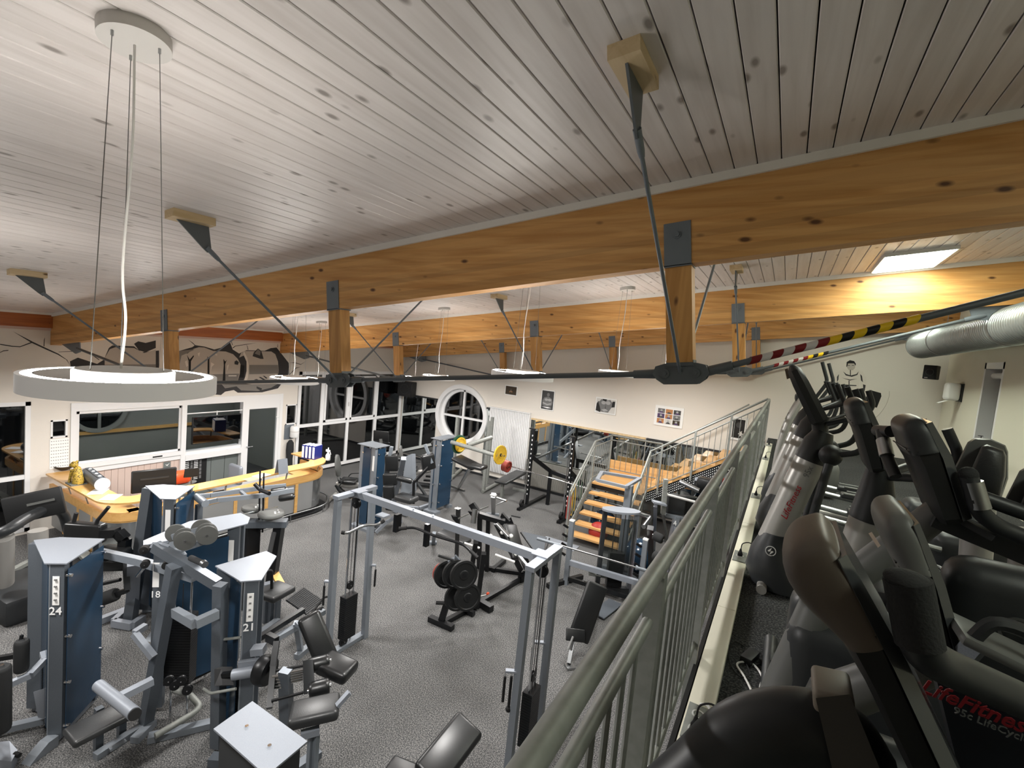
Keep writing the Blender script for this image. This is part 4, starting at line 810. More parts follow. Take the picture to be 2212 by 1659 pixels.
for s in (-1, 1): MB().tube([p + Vector((-.05, s * .035 - .02, .25)), p + Vector((-.085, s * .04 - .03, .12)), p + Vector((-.10, s * .045 - .03, .02))], .02, 8, taper=[.028, .02, .024]).build('front_leg', M['gold'], t)
MB().box(p + Vector((-.01, -.01, .01)), (.26, .22, .02)).build('base', M['officed'], t, smooth=0)
MB().cushion(p + Vector((-.10, .06, .10)), (.10, .10, .18), None, .02).build('grey_rock', M['steel'], t)
p = onct(138, 1015); t = thing('fruit_basket', p, 'dark shallow bowl on the counter by the wall', 'bowl'); MB().lathe(p, [(.06, 0), (.13, .05), (.14, .08), (.12, .08), (.05, .03)], 20).build('bowl', M['brownp'], t)
# monitor standing on the desk board inside
p = Vector((-9.52, 4.22, CT - .33)); t = thing('monitor', p, 'black computer monitor seen from behind on the reception desk', 'monitor'); R = Matrix.Rotation(1.35, 3, 'Z')
MB().cushion(p + Vector((0, 0, .46)), (.66, .05, .40), R, .015, 1).build('screen_housing', M['matblack'], t)
MB().box(p + Vector((0, 0, .50)) + R @ Vector((0, -.028, 0)), (.42, .006, .03), rot=R).build('rear_ridge', M['dgrey'], t, smooth=0)
MB().cyl(p, p + Vector((0, 0, .014)), .12, 24).cyl(p + R @ Vector((0, -.01, 0)), p + Vector((0, 0, .3)), .02, 10).build('stand', M['matblack'], t)
p = Vector((-9.45, 4.80, CT - .33)); t = thing('tablet', p, 'small black tablet screen on a stand right of the monitor', 'tablet')
MB().cushion(p + Vector((0, 0, .50)), (.25, .02, .17), Matrix.Rotation(1.5, 3, 'Z') @ Matrix.Rotation(.1, 3, 'Y'), .006, 1).build('screen_housing', M['matblack'], t)
MB().cyl(p, p + Vector((0, 0, .42)), .012, 8).cyl(p, p + Vector((0, 0, .012)), .08, 16).build('stand', M['brushed'], t)
p = Vector((-9.75, 4.75, CT - .33)); t = thing('orange_case', p, 'orange red rounded case behind the tablet on the desk', 'case'); MB().cushion(p + Vector((0, 0, .36)), (.26, .34, .24), None, .09, 4).build('shell', M['orange'], t); MB().box(p + Vector((0, 0, .12)), (.22, .26, .24)).build('box', M['officed'], t, smooth=0)
p = Vector((-10.3, 5.9, 0)); t = thing('office_chair', p, 'light swivel chair with grey seat behind the reception counter', 'chair')
MB().cushion(p + Vector((0, 0, .55)), (.50, .50, .12), None, .05, 3).build('seat', M['paintl'], t)
MB().cushion(p + Vector((-.02, .26, .80)), (.44, .10, .42), None, .045, 3).build('backrest', M['paintl'], t)
MB().cyl(p + Vector((0, 0, .08)), p + Vector((0, 0, .5)), .03, 12).build('gas_column', M['chrome'], t)
for k in range(5): a = 2 * PI * k / 5; MB().bar(p + Vector((0, 0, .09)), p + Vector((.28 * math.cos(a), .28 * math.sin(a), .06)), .04, .03).ball(p + Vector((.28 * math.cos(a), .28 * math.sin(a), .028)), .027, 8, 5).build('leg', M['matblack'], t)
t = thing('desk_clutter_box', (-9.3, 5.2, CT - .33), 'small dark box with papers on the inner desk board', 'box'); MB().cushion((-9.28, 5.25, CT - .29), (.14, .22, .09), None, .01, 1).build('box', M['matblack'], t); MB().box((-9.3, 5.55, CT - .32), (.22, .3, .02)).build('paper_stack', M['paper'], t, smooth=0)
# ================================================================ GROUND FLOOR MACHINES
Z = Vector((0, 0, 1))
def pad(c, d, L, Wd, Tk, name, parent, m='vinyl', up=(0, 0, 1), r=None):
    """upholstered pad, long axis d"""
    return MB().cushion(c, (L, Wd, Tk), frame(d, up), r or Tk * .4, 3).build(name, M[m], parent)
def roller(a, b, r, parent, m='vinyl', name='roller_pad'):
    a, b = Vector(a), Vector(b); d = (b - a).normalized()
    p = MB().tube([a, a + d * .012, a + d * .03, b - d * .03, b - d * .012, b], r, 18, taper=[r * .8, r * .95, r, r, r * .95, r * .8]).build(name, M[m], parent)
    MB().cyl(a - d * .015, b + d * .015, r * .3, 10).build('axle', M['chrome'], p); return p
def stack(c, d, Wd, Dp, z0, n, parent, rods=1.7, th=.028, m='black'):
    """weight plates with guide rods; d = direction of the stack's width"""
    c = Vector(c); R = frame(d); b = MB()
    for k in range(n): b.box(c + Z * (z0 + th * (k + .5)), (Wd, Dp, th * .86), rot=R)
    s = b.build('weight_stack', M[m], parent, smooth=0)
    x = R.col[0] if hasattr(R, 'col') else Vector(d)
    g = MB()
    for k in (-1, 1): g.cyl(c + x * (k * Wd * .33) + Z * .06, c + x * (k * Wd * .33) + Z * rods, .010, 8)
    g.build('guide_rods', M['chrome'], parent)
    MB().cyl(c + Z * (z0 + n * th), c + Z * (rods - .05), .004, 6).build('cable', M['rubber'], parent); return s
def wheel(c, axis, r, w, parent, m='greyp', name='pulley'):
    a = Vector(axis).normalized(); c = Vector(c)
    p = MB().lathe(c - a * w / 2, [(r * .2, -.004), (r, 0), (r, w * .2), (r * .86, w * .5), (r, w * .8), (r, w), (r * .2, w + .004)], 28, axis=a).build(name, M[m], parent)
    MB().cyl(c - a * (w / 2 + .012), c + a * (w / 2 + .012), r * .13, 8).build('pulley_bolt', M['chrome'], p); return p
def foot_block(p, d, L, parent, m='paint'):
    d = Vector(d).normalized(); s = d.cross(Z); p = Vector(p)
    sec = [p, p + Z * .10, p + d * (L * .35) + Z * .10, p + d * L * .75 + Z * .045, p + d * L]
    return MB().prism([q_ - s * .05 for q_ in sec], s * .10).build('foot', M[m], parent, smooth=0)
def tower(fm, ang, H, label, num=None, mirror=1, blue=True, poly=None, rear=(-.44, .46), cat='weight machine', name='weight_machine', m='paintd'):
    """wedge shaped weight tower: fm = middle of its narrow front edge, ang = heading of that edge"""
    e = Vector((math.cos(ang), math.sin(ang), 0)) * mirror; ex = Vector((math.cos(ang), math.sin(ang), 0)); n = ex.cross(Z); o = Vector((fm[0], fm[1], 0))   # n points to the viewer
    def L(u, v, z=0): return o + e * u - n * v + Z * z
    t = thing(name, tuple(L(-.1, .3)), label, cat)
    MB().prism([L(u, v, H) for u, v in (poly or ((-.09, 0), (.09, 0), (.075, .56), (-.34, .58), (-.52, .50)))], (0, 0, .012)).build('top_plate', M['paintl'], t, smooth=0)
    fc = MB().bar(L(0, .045, .06), L(0, .045, H), .125, .06, up=n).build('front_column', M[m], t, smooth=0)
    MB().bar(L(-.055, .05, .06), L(-.055, .05, H), .012, .075, up=n).build('column_edge', M['paint'], fc, smooth=0)
    MB().bar(L(*rear, .06), L(*rear, H), .15, .07, up=n).build('rear_column', M[m], t, smooth=0)
    MB().bar(L(.03, .53, .06), L(.03, .53, H), .05, .05, up=n).build('back_post', M[m], t, smooth=0)
    stack(L(-.16, .33), e, .24, .12, .12, 20, t, H - .05)
    foot_block(L(0, .02), n * 1 - e * .35 * mirror, .24, t); foot_block(L(*rear), -n, .22, t)
    MB().bar(L(0, .03, .05), L(0, .54, .05), .06, .06).bar(L(*rear, .05), L(.0, .5, .05), .06, .06).build('base_beam', M['paint'], t, smooth=0)
    if blue:
        MB().prism([L(.088, .02, .14), L(.076, .54, .14), L(.076, .54, H - .05), L(.088, .02, H - .05)], e * .006).build('blue_side_panel', M['blue'], t, smooth=0)
        MB().prism([L(-.10, .06, .14), L(-.39, .42, .14), L(-.39, .42, H - .05), L(-.10, .06, H - .05)], e * .006).build('blue_side_panel', M['blue'], t, smooth=0)
        for z in (.18, .62, 1.08, H - .12):
            MB().cyl(L(.07, .035, z), L(.115, .035, z), .016, 10).build('panel_clip', M['chrome'], t)
            MB().cyl(L(.06, .54, z), L(.10, .54, z), .014, 10).build('panel_clip', M['chrome'], t)
    if num:
        c = L(0, .012, 0); rt = ex
        sp = MB().prism([c + rt * -.028 + Z * (H - .40), c + rt * .028 + Z * (H - .40), c + rt * .028 + Z * (H - .12), c + rt * -.028 + Z * (H - .12)], n * .003).build('instruction_label', M['paper'], fc, smooth=0)
        text('number', num, .105, c + n * .004 + Z * (H - .46), rt, Z, M['inkw'], fc, bold=.0015)
        for k in range(4): MB().box(c + n * .0045 + Z * (H - .15 - k * .065), (.02, .02, .012), rot=frame(rt)).build('printed_symbol', M['inkg'], t, smooth=0)
    return t, L
A24 = math.radians(40)
t24, L24 = tower((-5.635, 1.715), A24, 1.80, 'slate weight tower number 24 with blue side panel, nearest at left', '24')
# left side of machine 24: bent lever, roller, low beam
d24 = 4.35
MB().bars([dep(12, 1482, 4.1), dep(66, 1458, 4.2), dep(97, 1425, 4.35), dep(93, 1410, 4.4)], .05, .05).build('bent_lever', M['paintl'], t24, smooth=0)
MB().bars([onz(-60, 1590, .07), onz(100, 1553, .07)], .07, .06).build('low_beam', M['paint'], t24, smooth=0)
roller(dep(47, 1383, 4.2), dep(46, 1450, 4.2), .055, t24, 'foam'); MB().bar(dep(-20, 1425, 4.15), dep(40, 1415, 4.2), .04).bar(dep(45, 1383, 4.2), dep(47, 1372, 4.2), .02).build('roller_bar', M['black'], t24, smooth=0)
MB().prism([dep(72, 1495, 4.4), dep(104, 1485, 4.4), dep(104, 1555, 4.4), dep(82, 1550, 4.4)], Vector((0, .01, 0))).build('gusset_plate', M['paintl'], t24, smooth=0)
q_ = thing('leg_roller_machine', tuple(onz(-40, 1600, 0)), 'grey foam roller of a machine cut off by the left frame edge', 'weight machine')
roller(dep(2, 1440, 3.95), dep(2, 1580, 3.95) , .07, q_, 'foam'); MB().bar(onz(-30, 1620, .05), dep(-2, 1440, 3.95), .06).bar(onz(-60, 1640, .05), onz(0, 1640, .05), .07).build('frame', M['black'], q_, smooth=0)
q_ = thing('weight_machine', tuple(onz(15, 1630, 0)), 'pale grey machine foot with bolt in the bottom left corner', 'machine foot')
MB().prism([onz(-20, 1605, .12), onz(20, 1600, .12), onz(38, 1620, .12), onz(25, 1645, .10), onz(-20, 1640, .10)], (0, 0, -.11)).build('foot_block', M['paintl'], q_, smooth=0); MB().cyl(onz(32, 1628, .10), onz(42, 1632, .10), .02, 10).build('rubber_end', M['rubber'], q_)
# tower near the desk
tA, LA = tower((-6.75, 3.155), A24, 1.80, 'slate weight tower with blue side, standing before the curved counter', None)
c = LA(0, .012); MB().prism([c + Vector((math.cos(A24), math.sin(A24), 0)) * s + Z * z for s, z in ((-.03, 1.38), (.03, 1.38), (.03, 1.66), (-.03, 1.66))], Vector((.002, -.002, 0))).build('instruction_label', M['paper'], tA, smooth=0)
MB().bar(LA(-.44, .44, 1.8), LA(-.50, .20, .05), .13, .10).build('leaning_column', M['paintd'], tA, smooth=0)
text('number', '16', .10, c + Vector((.004, -.004, 1.33)), (math.cos(A24), math.sin(A24), 0), Z, M['inkw'], tA)
# machine 21 with the leg apparatus
t21, L21 = tower((-4.135, 2.665), math.radians(50), 1.76, 'slate weight tower number 21 with long label, beside the leg machine', '21', blue=False, poly=((-.087, 0), (.087, 0), (.163, .50), (.049, .64), (-.37, .36)), rear=(-.27, .34))
MB().prism([L21(-.10, .06, .14), L21(-.22, .28, .14), L21(-.22, .28, 1.70), L21(-.10, .06, 1.70)], (.004, .004, 0)).build('blue_side_panel', M['blue'], t21, smooth=0)
# ---- machine 18: long top plate, double pulleys, A-frame, lat arms
q_ = thing('pulley_machine', (-5.4, 2.85, 0), 'slate machine number 18 with round pulleys under a long pale top plate', 'weight machine'); H = 1.85
pl = [(-5.51, 2.36), (-5.71, 2.9), (-5.57, 3.41), (-5.36, 3.4), (-5.21, 3.28), (-5.23, 2.94), (-5.39, 2.31)]
MB().prism([(x, y, H) for x, y in pl], (0, 0, .012)).build('top_plate', M['paintl'], q_, smooth=0)
for x, y, w in ((-5.37, 2.47, .12), (-5.60, 2.85, .08), (-5.30, 3.18, .12), (-5.45, 3.35, .08)): MB().bar((x, y, .05), (x, y, H), w, .07, up=(1, -1, 0)).build('column', M['paintd'], q_, smooth=0)
MB().prism([(-5.33, 2.6, .2), (-5.27, 3.1, .2), (-5.27, 3.1, 1.75), (-5.33, 2.6, 1.75)], (.006, 0, 0)).build('blue_side_panel', M['blue'], q_, smooth=0)
stack((-5.42, 2.9, 0), (0, 1, 0), .25, .12, .12, 22, q_, 1.8)
cc = Vector((-5.34, 2.41, 0)); rt = Vector((math.cos(A24), math.sin(A24), 0)); nn_ = rt.cross(Z)
MB().prism([cc + rt * s + Z * z for s, z in ((-.03, 1.40), (.03, 1.40), (.03, 1.66), (-.03, 1.66))], nn_ * .003).build('instruction_label', M['paper'], q_, smooth=0)
text('number', '18', .10, cc + nn_ * .004 + Z * 1.32, rt, Z, M['inkw'], q_)
c2 = Vector((-5.25, 3.12, 0)); MB().prism([c2 + rt * s + Z * z for s, z in ((-.03, 1.45), (.03, 1.45), (.03, 1.70), (-.03, 1.70))], nn_ * .004).build('instruction_label', M['paper'], q_, smooth=0)
G.update(d=1.11, s=1.08)
DP = 4.15
ax = (dep(460, 1150, DP) - dep(400, 1165, DP)); view = Vector((-.75, .55, 0))
for px, py, r, d_ in ((380, 1152, .085, 4.22), (398, 1160, .085, 4.16), (415, 1164, .085, 4.12), (436, 1142, .088, 4.24), (446, 1150, .088, 4.20), (460, 1155, .085, 4.14)):
    c = dep(px, py, d_) if px not in (415, 460) else dep({415: 400, 460: 448}[px], {415: 1168, 460: 1156}[px], 4.02)
    wheel(c, (.80, -.60, .0), r, .022, q_)
MB().bar(dep(372, 1160, 4.16), dep(448, 1140, 4.2), .025, .05).bar(dep(395, 1185, 4.1), dep(455, 1165, 4.1), .05, .05).bar(dep(372, 1175, 4.2), dep(395, 1205, 4.1), .06, .06).build('pulley_carrier', M['paint'], q_, smooth=0)
# heavy lever from the carrier to tower 21
MB().bar(dep(335, 1180, 4.05), dep(470, 1262, 3.95), .075, .085).build('upper_lever', M['paintd'], q_, smooth=0)
MB().prism([dep(322, 1183, 4.05), dep(330, 1171, 4.05), dep(352, 1172, 4.05), dep(340, 1186, 4.03)], Vector((.05, .04, -.02))).build('lever_end', M['paintl'], q_, smooth=0)
MB().bar(dep(218, 1194, 4.45), dep(300, 1212, 4.35), .06, .07).bar(dep(300, 1212, 4.35), dep(420, 1248, 4.15), .06, .07).build('cross_lever', M['paint'], q_, smooth=0)
for px, py, d_ in ((230, 1203, 4.45), (312, 1187, 4.05), (314, 1218, 4.2), (360, 1220, 4.1)): wheel(dep(px, py, d_), (.8, -.6, 0), .035, .05, q_, 'rubber', 'joint_knob')
MB().tube([dep(296, 1245, 4.2), dep(312, 1225, 4.2)], .015, 10).build('handle_peg', M['chrome'], q_)
MB().tube([dep(412, 1205, 3.95), dep(440, 1218, 3.85)], .025, 14).build('handle_grip', M['foam'], q_); MB().cyl(dep(438, 1216, 3.86), dep(443, 1220, 3.84), .03, 14).build('grip_cap', M['brushed'], q_)
# A frame
MB().bar(dep(376, 1222, 3.95), onz(315, 1560, .06), .085, .10).build('leaning_column', M['paintd'], q_, smooth=0)
MB().bar(dep(476, 1262, 3.9), onz(470, 1610, .05), .085, .09).build('leaning_column', M['paintd'], q_, smooth=0)
MB().bars([dep(378, 1322, 3.95), dep(422, 1347, 3.7), dep(470, 1325, 3.85)], .06, .075).build('bent_brace', M['paint'], q_, smooth=0)
MB().bars([dep(315, 1352, 4.1), dep(290, 1368, 4.0), dep(332, 1420, 3.95)], .05, .05).build('white_bracket', M['paintl'], q_, smooth=0)
stack(onz(385, 1560, 0), (.8, .6, 0), .24, .14, .45, 26, q_, 1.55)
for px, py in ((365, 1470), (378, 1480), (392, 1470), (405, 1490)): wheel(dep(px, py, 3.85), (.8, -.6, .1), .04, .03, q_, 'black', 'low_pulley')
MB().tube(bent([onz(335, 1590, .15), onz(420, 1540, .18), onz(432, 1525, .18), onz(410, 1500, .25), onz(375, 1490, .25)], .05), .028, 12).build('base_tube', M['rail'], q_)
MB().bar(onz(320, 1595, .04), onz(468, 1560, .04), .08, .06).bar(onz(290, 1600, .04), onz(330, 1560, .04), .08, .06).build('base_beam', M['paint'], q_, smooth=0)
G.update(d=1.0, s=1.0)
# bench with pale roller
q2_ = thing('roller_bench', tuple(onz(215, 1600, 0)), 'low black bench seat with a pale grey cross tube beside machine 24', 'bench')
a, b = onz(165, 1588, .46), onz(270, 1535, .46); pad((a + b) / 2, b - a, (b - a).length + .12, .27, .07, 'seat', q2_, 'vinylg')
MB().tube([dep(213, 1481, 3.95), dep(290, 1542, 3.55)], .048, 20).build('cross_tube', M['paintl'], q2_); MB().cyl(dep(289, 1541, 3.56), dep(292, 1544, 3.54), .044, 18).build('tube_end', M['rubber'], q2_)
MB().bar(dep(255, 1508, 3.8), dep(330, 1470, 4.0), .06, .06).build('support_arm', M['paintl'], q2_, smooth=0)
for px, py in ((212, 1620), (262, 1590)): p = onz(px, py, 0); MB().bar(p, p + Z * .43, .06).build('leg', M['paintd'], q2_, smooth=0)
MB().bar(onz(205, 1635, .03), onz(320, 1560, .03), .07, .06).bar(onz(236, 1620, .12), onz(272, 1600, .12), .05, .02).build('base_beam', M['paint'], q2_, smooth=0)
# leg machine right of 21
q_ = thing('leg_curl_machine', tuple(onz(640, 1620, 0)), 'leg machine with upright black back pad and rollers beside tower 21', 'weight machine')
G.update(d=1.16, s=1.1)
D3 = 3.62
back_a, back_b = dep(668, 1335, 3.95), dep(712, 1440, 3.85)
pad((back_a + back_b) / 2, back_b - back_a, (back_b - back_a).length + .02, .20, .10, 'back_pad', q_, 'vinyl', up=(.8, -.5, .3))
pad(dep(728, 1441, 3.72), (.9, .25, -.12), .30, .24, .11, 'seat', q_, 'vinyl')
pad(dep(680, 1535, 3.30), dep(735, 1520, 3.35) - dep(620, 1545, 3.25), .36, .24, .09, 'lower_seat', q_, 'vinylg')
roller(dep(664, 1440, 3.66), dep(712, 1428, 3.72), .062, q_); roller(dep(668, 1492, 3.5), dep(712, 1481, 3.55), .062, q_)
MB().prism([dep(654, 1428, 3.6), dep(665, 1425, 3.6), dep(670, 1492, 3.5), dep(656, 1500, 3.5)], Vector((.03, .03, 0))).build('cam_plate', M['dgrey'], q_, smooth=30)
MB().tube([dep(590, 1450, 3.62), dep(655, 1438, 3.64)], .012, 10).tube([dep(587, 1514, 3.45), dep(655, 1496, 3.5)], .012, 10).build('axle_rods', M['black'], q_)
ch = MB()
for k in range(5): ch.tube([dep(588 + k * 1, 1462 + k * 6, 3.58), dep(604 + k, 1460 + k * 6, 3.59)], .012, 8).tube([dep(626 + k, 1453 + k * 5, 3.6), dep(655, 1447 + k * 5, 3.62)], .012, 8)
ch.build('chrome_pins', M['chrome'], q_)
MB().bars([dep(578, 1375, 3.8), dep(598, 1385, 3.75), dep(590, 1440, 3.65), dep(582, 1530, 3.45)], .045, .07).build('range_lever', M['black'], q_, smooth=0)
MB().lathe(dep(572, 1448, 3.66), [(.02, -.05), (.11, -.05), (.12, -.02), (.12, .02), (.11, .05), (.02, .05)], 28, axis=(.95, .3, 0)).build('cam_disc', M['black'], q_)
MB().tube([dep(503, 1458, 3.65), dep(562, 1448, 3.68)], .045, 16).bar(dep(516, 1435, 3.7), dep(565, 1428, 3.72), .04, .05).bar(dep(545, 1405, 3.75), dep(572, 1402, 3.76), .09, .06).build('pale_housing', M['paintl'], q_)
MB().prism([dep(463, 1445, 3.68), dep(478, 1440, 3.7), dep(480, 1480, 3.6), dep(463, 1482, 3.6)], Vector((.08, .06, 0))).build('black_weight', M['black'], q_, smooth=0)
MB().bar(dep(480, 1458, 3.65), dep(503, 1455, 3.65), .035).build('weight_arm', M['black'], q_, smooth=0)
MB().bar(onz(620, 1650, .03) , dep(617, 1448, 3.6), .09, .07).build('column', M['paintd'], q_, smooth=0)
for px, py, d_ in ((672, 1590, 3.25), (684, 1588, 3.25)): p = dep(px, py, d_); MB().bar(Vector((p.x, p.y, .04)), p, .035).build('seat_post', M['steel'], q_, smooth=0)
MB().bar(dep(650, 1588, 3.2), dep(690, 1577, 3.25), .05, .05).build('seat_bracket', M['paintl'], q_, smooth=0)
MB().bar(dep(728, 1525, 3.3), dep(755, 1495, 3.35), .04, .03).build('adjust_handle', M['paintl'], q_, smooth=0)
MB().tube([dep(468, 1383, 3.75), dep(520, 1377, 3.75)], .012, 8).tube(bent([dep(440, 1488, 3.7), dep(455, 1498, 3.6), dep(510, 1488, 3.6)], .03), .012, 8).build('grab_bar', M['rail'], q_)
MB().bar(onz(455, 1640, .05), onz(640, 1655, .05), .09, .07).bar(onz(640, 1659, .05), onz(690, 1625, .05), .08, .06).build('base_beam', M['paintd'], q_, smooth=0)
G.update(d=1.0, s=1.0)
# plate topped box tower at the bottom
q_ = thing('weight_box', (-2.4, 1.68, 0), 'pale square plate with two bolts topping a dark machine, bottom centre', 'weight machine')
cs = [onz(461, 1578, 1.68), onz(545, 1518, 1.68), onz(664, 1605, 1.68), onz(575, 1680, 1.68)]
MB().prism(cs, (0, 0, .012)).build('top_plate', M['paintl'], q_, smooth=0)
cm = sum(cs, Vector()) / 4
for px, py in ((533, 1570), (582, 1612)): MB().lathe(onz(px, py, 1.692), [(.012, 0), (.012, .008)], 6).build('plate_bolt', M['chrome'], q_)
MB().prism([Vector((p.x, p.y, .08)).lerp(Vector((cm.x, cm.y, .08)), .14) for p in cs], (0, 0, 1.60)).build('housing', M['dgrey'], q_, smooth=0)
MB().prism([Vector((p.x, p.y, 0)).lerp(Vector((cm.x, cm.y, 0)), .05) for p in cs], (0, 0, .08)).build('base', M['paintd'], q_, smooth=0)
# foreground bench back at the bottom edge
q_ = thing('incline_bench', tuple(onz(960, 1700, 0)), 'black upholstered bench back cut off by the bottom frame edge', 'bench')
G.update(d=1.12, s=1.1)
a, b = dep(1012, 1568, 3.75), dep(925, 1680, 3.35); pad((a + b) / 2, b - a, (b - a).length, .28, .10, 'back_pad', q_, 'vinyl', up=(.3, -.4, .8))
pad(dep(880, 1690, 3.35), (-1, -.2, 0), .42, .30, .09, 'seat', q_, 'vinyl'); MB().bar(onz(960, 1760, .02), dep(950, 1650, 3.5), .06).build('frame', M['paint'], q_, smooth=0)
G.update(d=1.0, s=1.0)
# ---------------------------------------------------------------- cable crossover
HC = 2.10
q_ = thing('cable_crossover', (-3.3, 4.3, 0), 'tall grey cable crossover with two towers joined by a top beam', 'cable crossover')
HOOK = {(1, -1): (-4.76, 4.05, 1.01), (1, 1): (-4.55, 4.72, 1.04), (-1, -1): (-2.02, 3.95, 1.06), (-1, 1): (-2.00, 4.50, 1.08)}
def cross_tower(cx, cy, sgn):
    F = []
    for s in (-1, 1):
        x, y = cx + .02 * s, cy + s * .27
        F.append(MB().bar((x + sgn * .02, y + s * .02, 0), (x, y, HC), .07, .07, up=(1, 0, 0)).build('upright', M['paint'], q_, smooth=0))
    MB().bar((cx, cy - .33, HC + .02), (cx, cy + .33, HC + .02), .10, .045).build('head_plate', M['paintl'], q_, smooth=0)
    MB().bar((cx, cy - .30, .03), (cx, cy + .30, .03), .09, .05).build('foot_plate', M['paint'], q_, smooth=0)
    stack((cx, cy, 0), (0, 1, 0), .20, .11, .14, 21, q_, HC - .05)
    wheel((cx, cy, .86), (1, 0, 0), .055, .03, q_, 'black'); wheel((cx + sgn * .02, cy, HC - .12), (0, 1, 0), .07, .03, q_, 'black'); wheel((cx, cy - .05, .10), (1, 0, 0), .06, .035, q_, 'black')
    MB().cyl((cx, cy - .05, .86), (cx, cy - .05, HC - .1), .005, 6).cyl((cx, cy + .05, .86), (cx, cy + .05, HC - .1), .005, 6).build('cables', M['rubber'], q_)
    for s in (-1, 1):
        e_ = HOOK[(sgn, s)]; MB().bar((cx, cy + s * .27, e_[2]), e_, .045, .02).build('hook_plate', M['paintl'], q_, smooth=0)
    return F
TL, TR = (-4.66, 4.38), (-1.88, 4.30)
cross_tower(*TL, 1); cross_tower(*TR, -1)
MB().bar((TL[0], TL[1], HC + .005), (TR[0], TR[1], HC + .005), .075, .08).build('top_beam', M['paintl'], q_, smooth=0)
MB().bar((TR[0] - .12, TR[1], HC + .05), (TR[0] + .06, TR[1], HC + .05), .16, .012).bar((TL[0] - .02, TL[1], HC + .05), (TL[0] + .14, TL[1], HC + .05), .16, .012).build('joint_plate', M['paintl'], q_, smooth=0)
for f in (.36, .47): p = Vector((TL[0], TL[1], HC + .05)).lerp(Vector((TR[0], TR[1], HC + .05)), f); MB().lathe(p, [(.014, 0), (.014, .012)], 6).build('bolt', M['chrome'], q_)
MB().bar((-3.92, TL[1], HC - .08), (-3.92, TL[1], HC - .30), .09, .05).bar((-3.45, TL[1], HC - .08), (-3.45, TL[1], HC - .35), .06, .05).build('bar_hanger', M['black'], q_, smooth=0)
def hbar(pts, r, m, label, base, ends=None):
    b_ = thing('pulldown_bar', base, label, 'exercise bar'); k = MB().tube(bent(pts, .06), r, 10).build('bar', M[m], b_)
    if ends: MB().tube([pts[0], Vector(pts[0]).lerp(Vector(pts[1]), .5)], r * 1.4, 10).tube([pts[-1], Vector(pts[-1]).lerp(Vector(pts[-2]), .5)], r * 1.4, 10).build('grip', M['rubber'], b_)
    return b_
hbar([dep(738, 1150, 5.35), dep(752, 1152, 5.35), dep(787, 1134, 5.4), dep(815, 1134, 5.45), dep(830, 1124, 5.5)], .016, 'brushed', 'silver curl bar hooked on the left crossover tower', tuple(dep(785, 1140, 5.4)), 1)
hbar([dep(862, 1142, 5.3), dep(895, 1139, 5.3), dep(940, 1158, 5.15), dep(1000, 1175, 5.0), dep(1032, 1205, 4.9)], .015, 'black', 'long black pulldown bar hanging under the crossover beam', tuple(dep(945, 1160, 5.2)), 1)
for (px, py, dd_, ln, lb) in ((1, -1, 0, .26, 'black handle grip hanging left on the left crossover tower'), (1, 1, 0, .24, 'black handle grip hanging right on the left crossover tower'), (-1, -1, 0, .26, 'black handle grip hanging left on the right crossover tower'), (-1, -1, .05, .34, 'black rope grip with ball end on the right crossover tower'), (-1, 1, 0, .26, 'black handle grip hanging behind the right crossover tower')):
    p = Vector(HOOK[(px, py)]) + Vector((dd_, dd_ * .8, -.06)); b_ = thing('pull_grip', tuple(p), lb, 'cable handle')
    MB().cyl(p, p - Z * ln, .014, 10).build('grip', M['rubber'], b_); MB().tube([p + Z * .06, p], .006, 6).build('hook', M['chrome'], b_)
    if 'ball' in lb: MB().ball(p - Z * ln, .03).build('ball_end', M['rubber'], b_)
# ---------------------------------------------------------------- leg press / hack squat group in the middle
q_ = thing('seated_row_machine', tuple(onz(990, 1340, 0)), 'black plate loaded lever machine with big black discs, mid floor', 'weight machine')
MB().bar(onz(928, 1335, .04), onz(978, 1357, .04), .09, .08).build('front_foot', M['black'], q_, smooth=0)
MB().bar(onz(955, 1347, .04), onz(1008, 1318, .04), .07, .07).bar(onz(1008, 1318, .05), onz(1130, 1248, .05), .06, .06).build('base_beam', M['black'], q_, smooth=0)
MB().bar(onz(1000, 1315, .05), onz(1024, 1326, .05), .07, .07).bar(onz(1028, 1296, .06), onz(1062, 1316, .06), .10, .10).build('side_foot', M['black'], q_, smooth=0)
MB().bar(onz(953, 1343, .05), dep(985, 1240, 6.75), .06, .09).build('leaning_column', M['black'], q_, smooth=0)
MB().bar(onz(1030, 1312, .05), dep(1045, 1195, 6.9), .07, .07).bar(onz(1012, 1270, .05), dep(1028, 1170, 7.0), .07, .07).build('upright', M['black'], q_, smooth=0)
MB().tube([dep(947, 1200, 6.5), dep(1000, 1217, 6.6)], .018, 10).build('handle', M['foam'], q_); MB().bar(dep(983, 1200, 6.6), dep(995, 1213, 6.6), .05, .02).bar(dep(975, 1208, 6.6), dep(985, 1235, 6.6), .10, .10).build('handle_head', M['paintd'], q_, smooth=0)
MB().tube([dep(942, 1302, 6.5), dep(962, 1303, 6.5)], .025, 10).build('foot_peg', M['rubber'], q_)
def disc(c, ax_, r, w, parent_label, mt='matblack', hub='black', cat='weight plate'):
    b_ = thing('weight_plate', tuple(c), parent_label, cat, None); a_ = Vector(ax_).normalized(); c = Vector(c)
    MB().lathe(c - a_ * w / 2, [(.026, 0), (r * .3, 0), (r * .34, w * .25), (r * .80, w * .25), (r * .84, 0), (r, w * .08), (r, w * .92), (r * .84, w), (r * .80, w * .75), (r * .34, w * .75), (r * .3, w), (.026, w)], 36, axis=a_).build('plate', M[mt], b_)
    MB().cyl(c - a_ * (w / 2 + .004), c + a_ * (w / 2 + .004), r * .17, 14).build('hub', M[hub], b_); return b_
axd = (.80, -.55, .12)
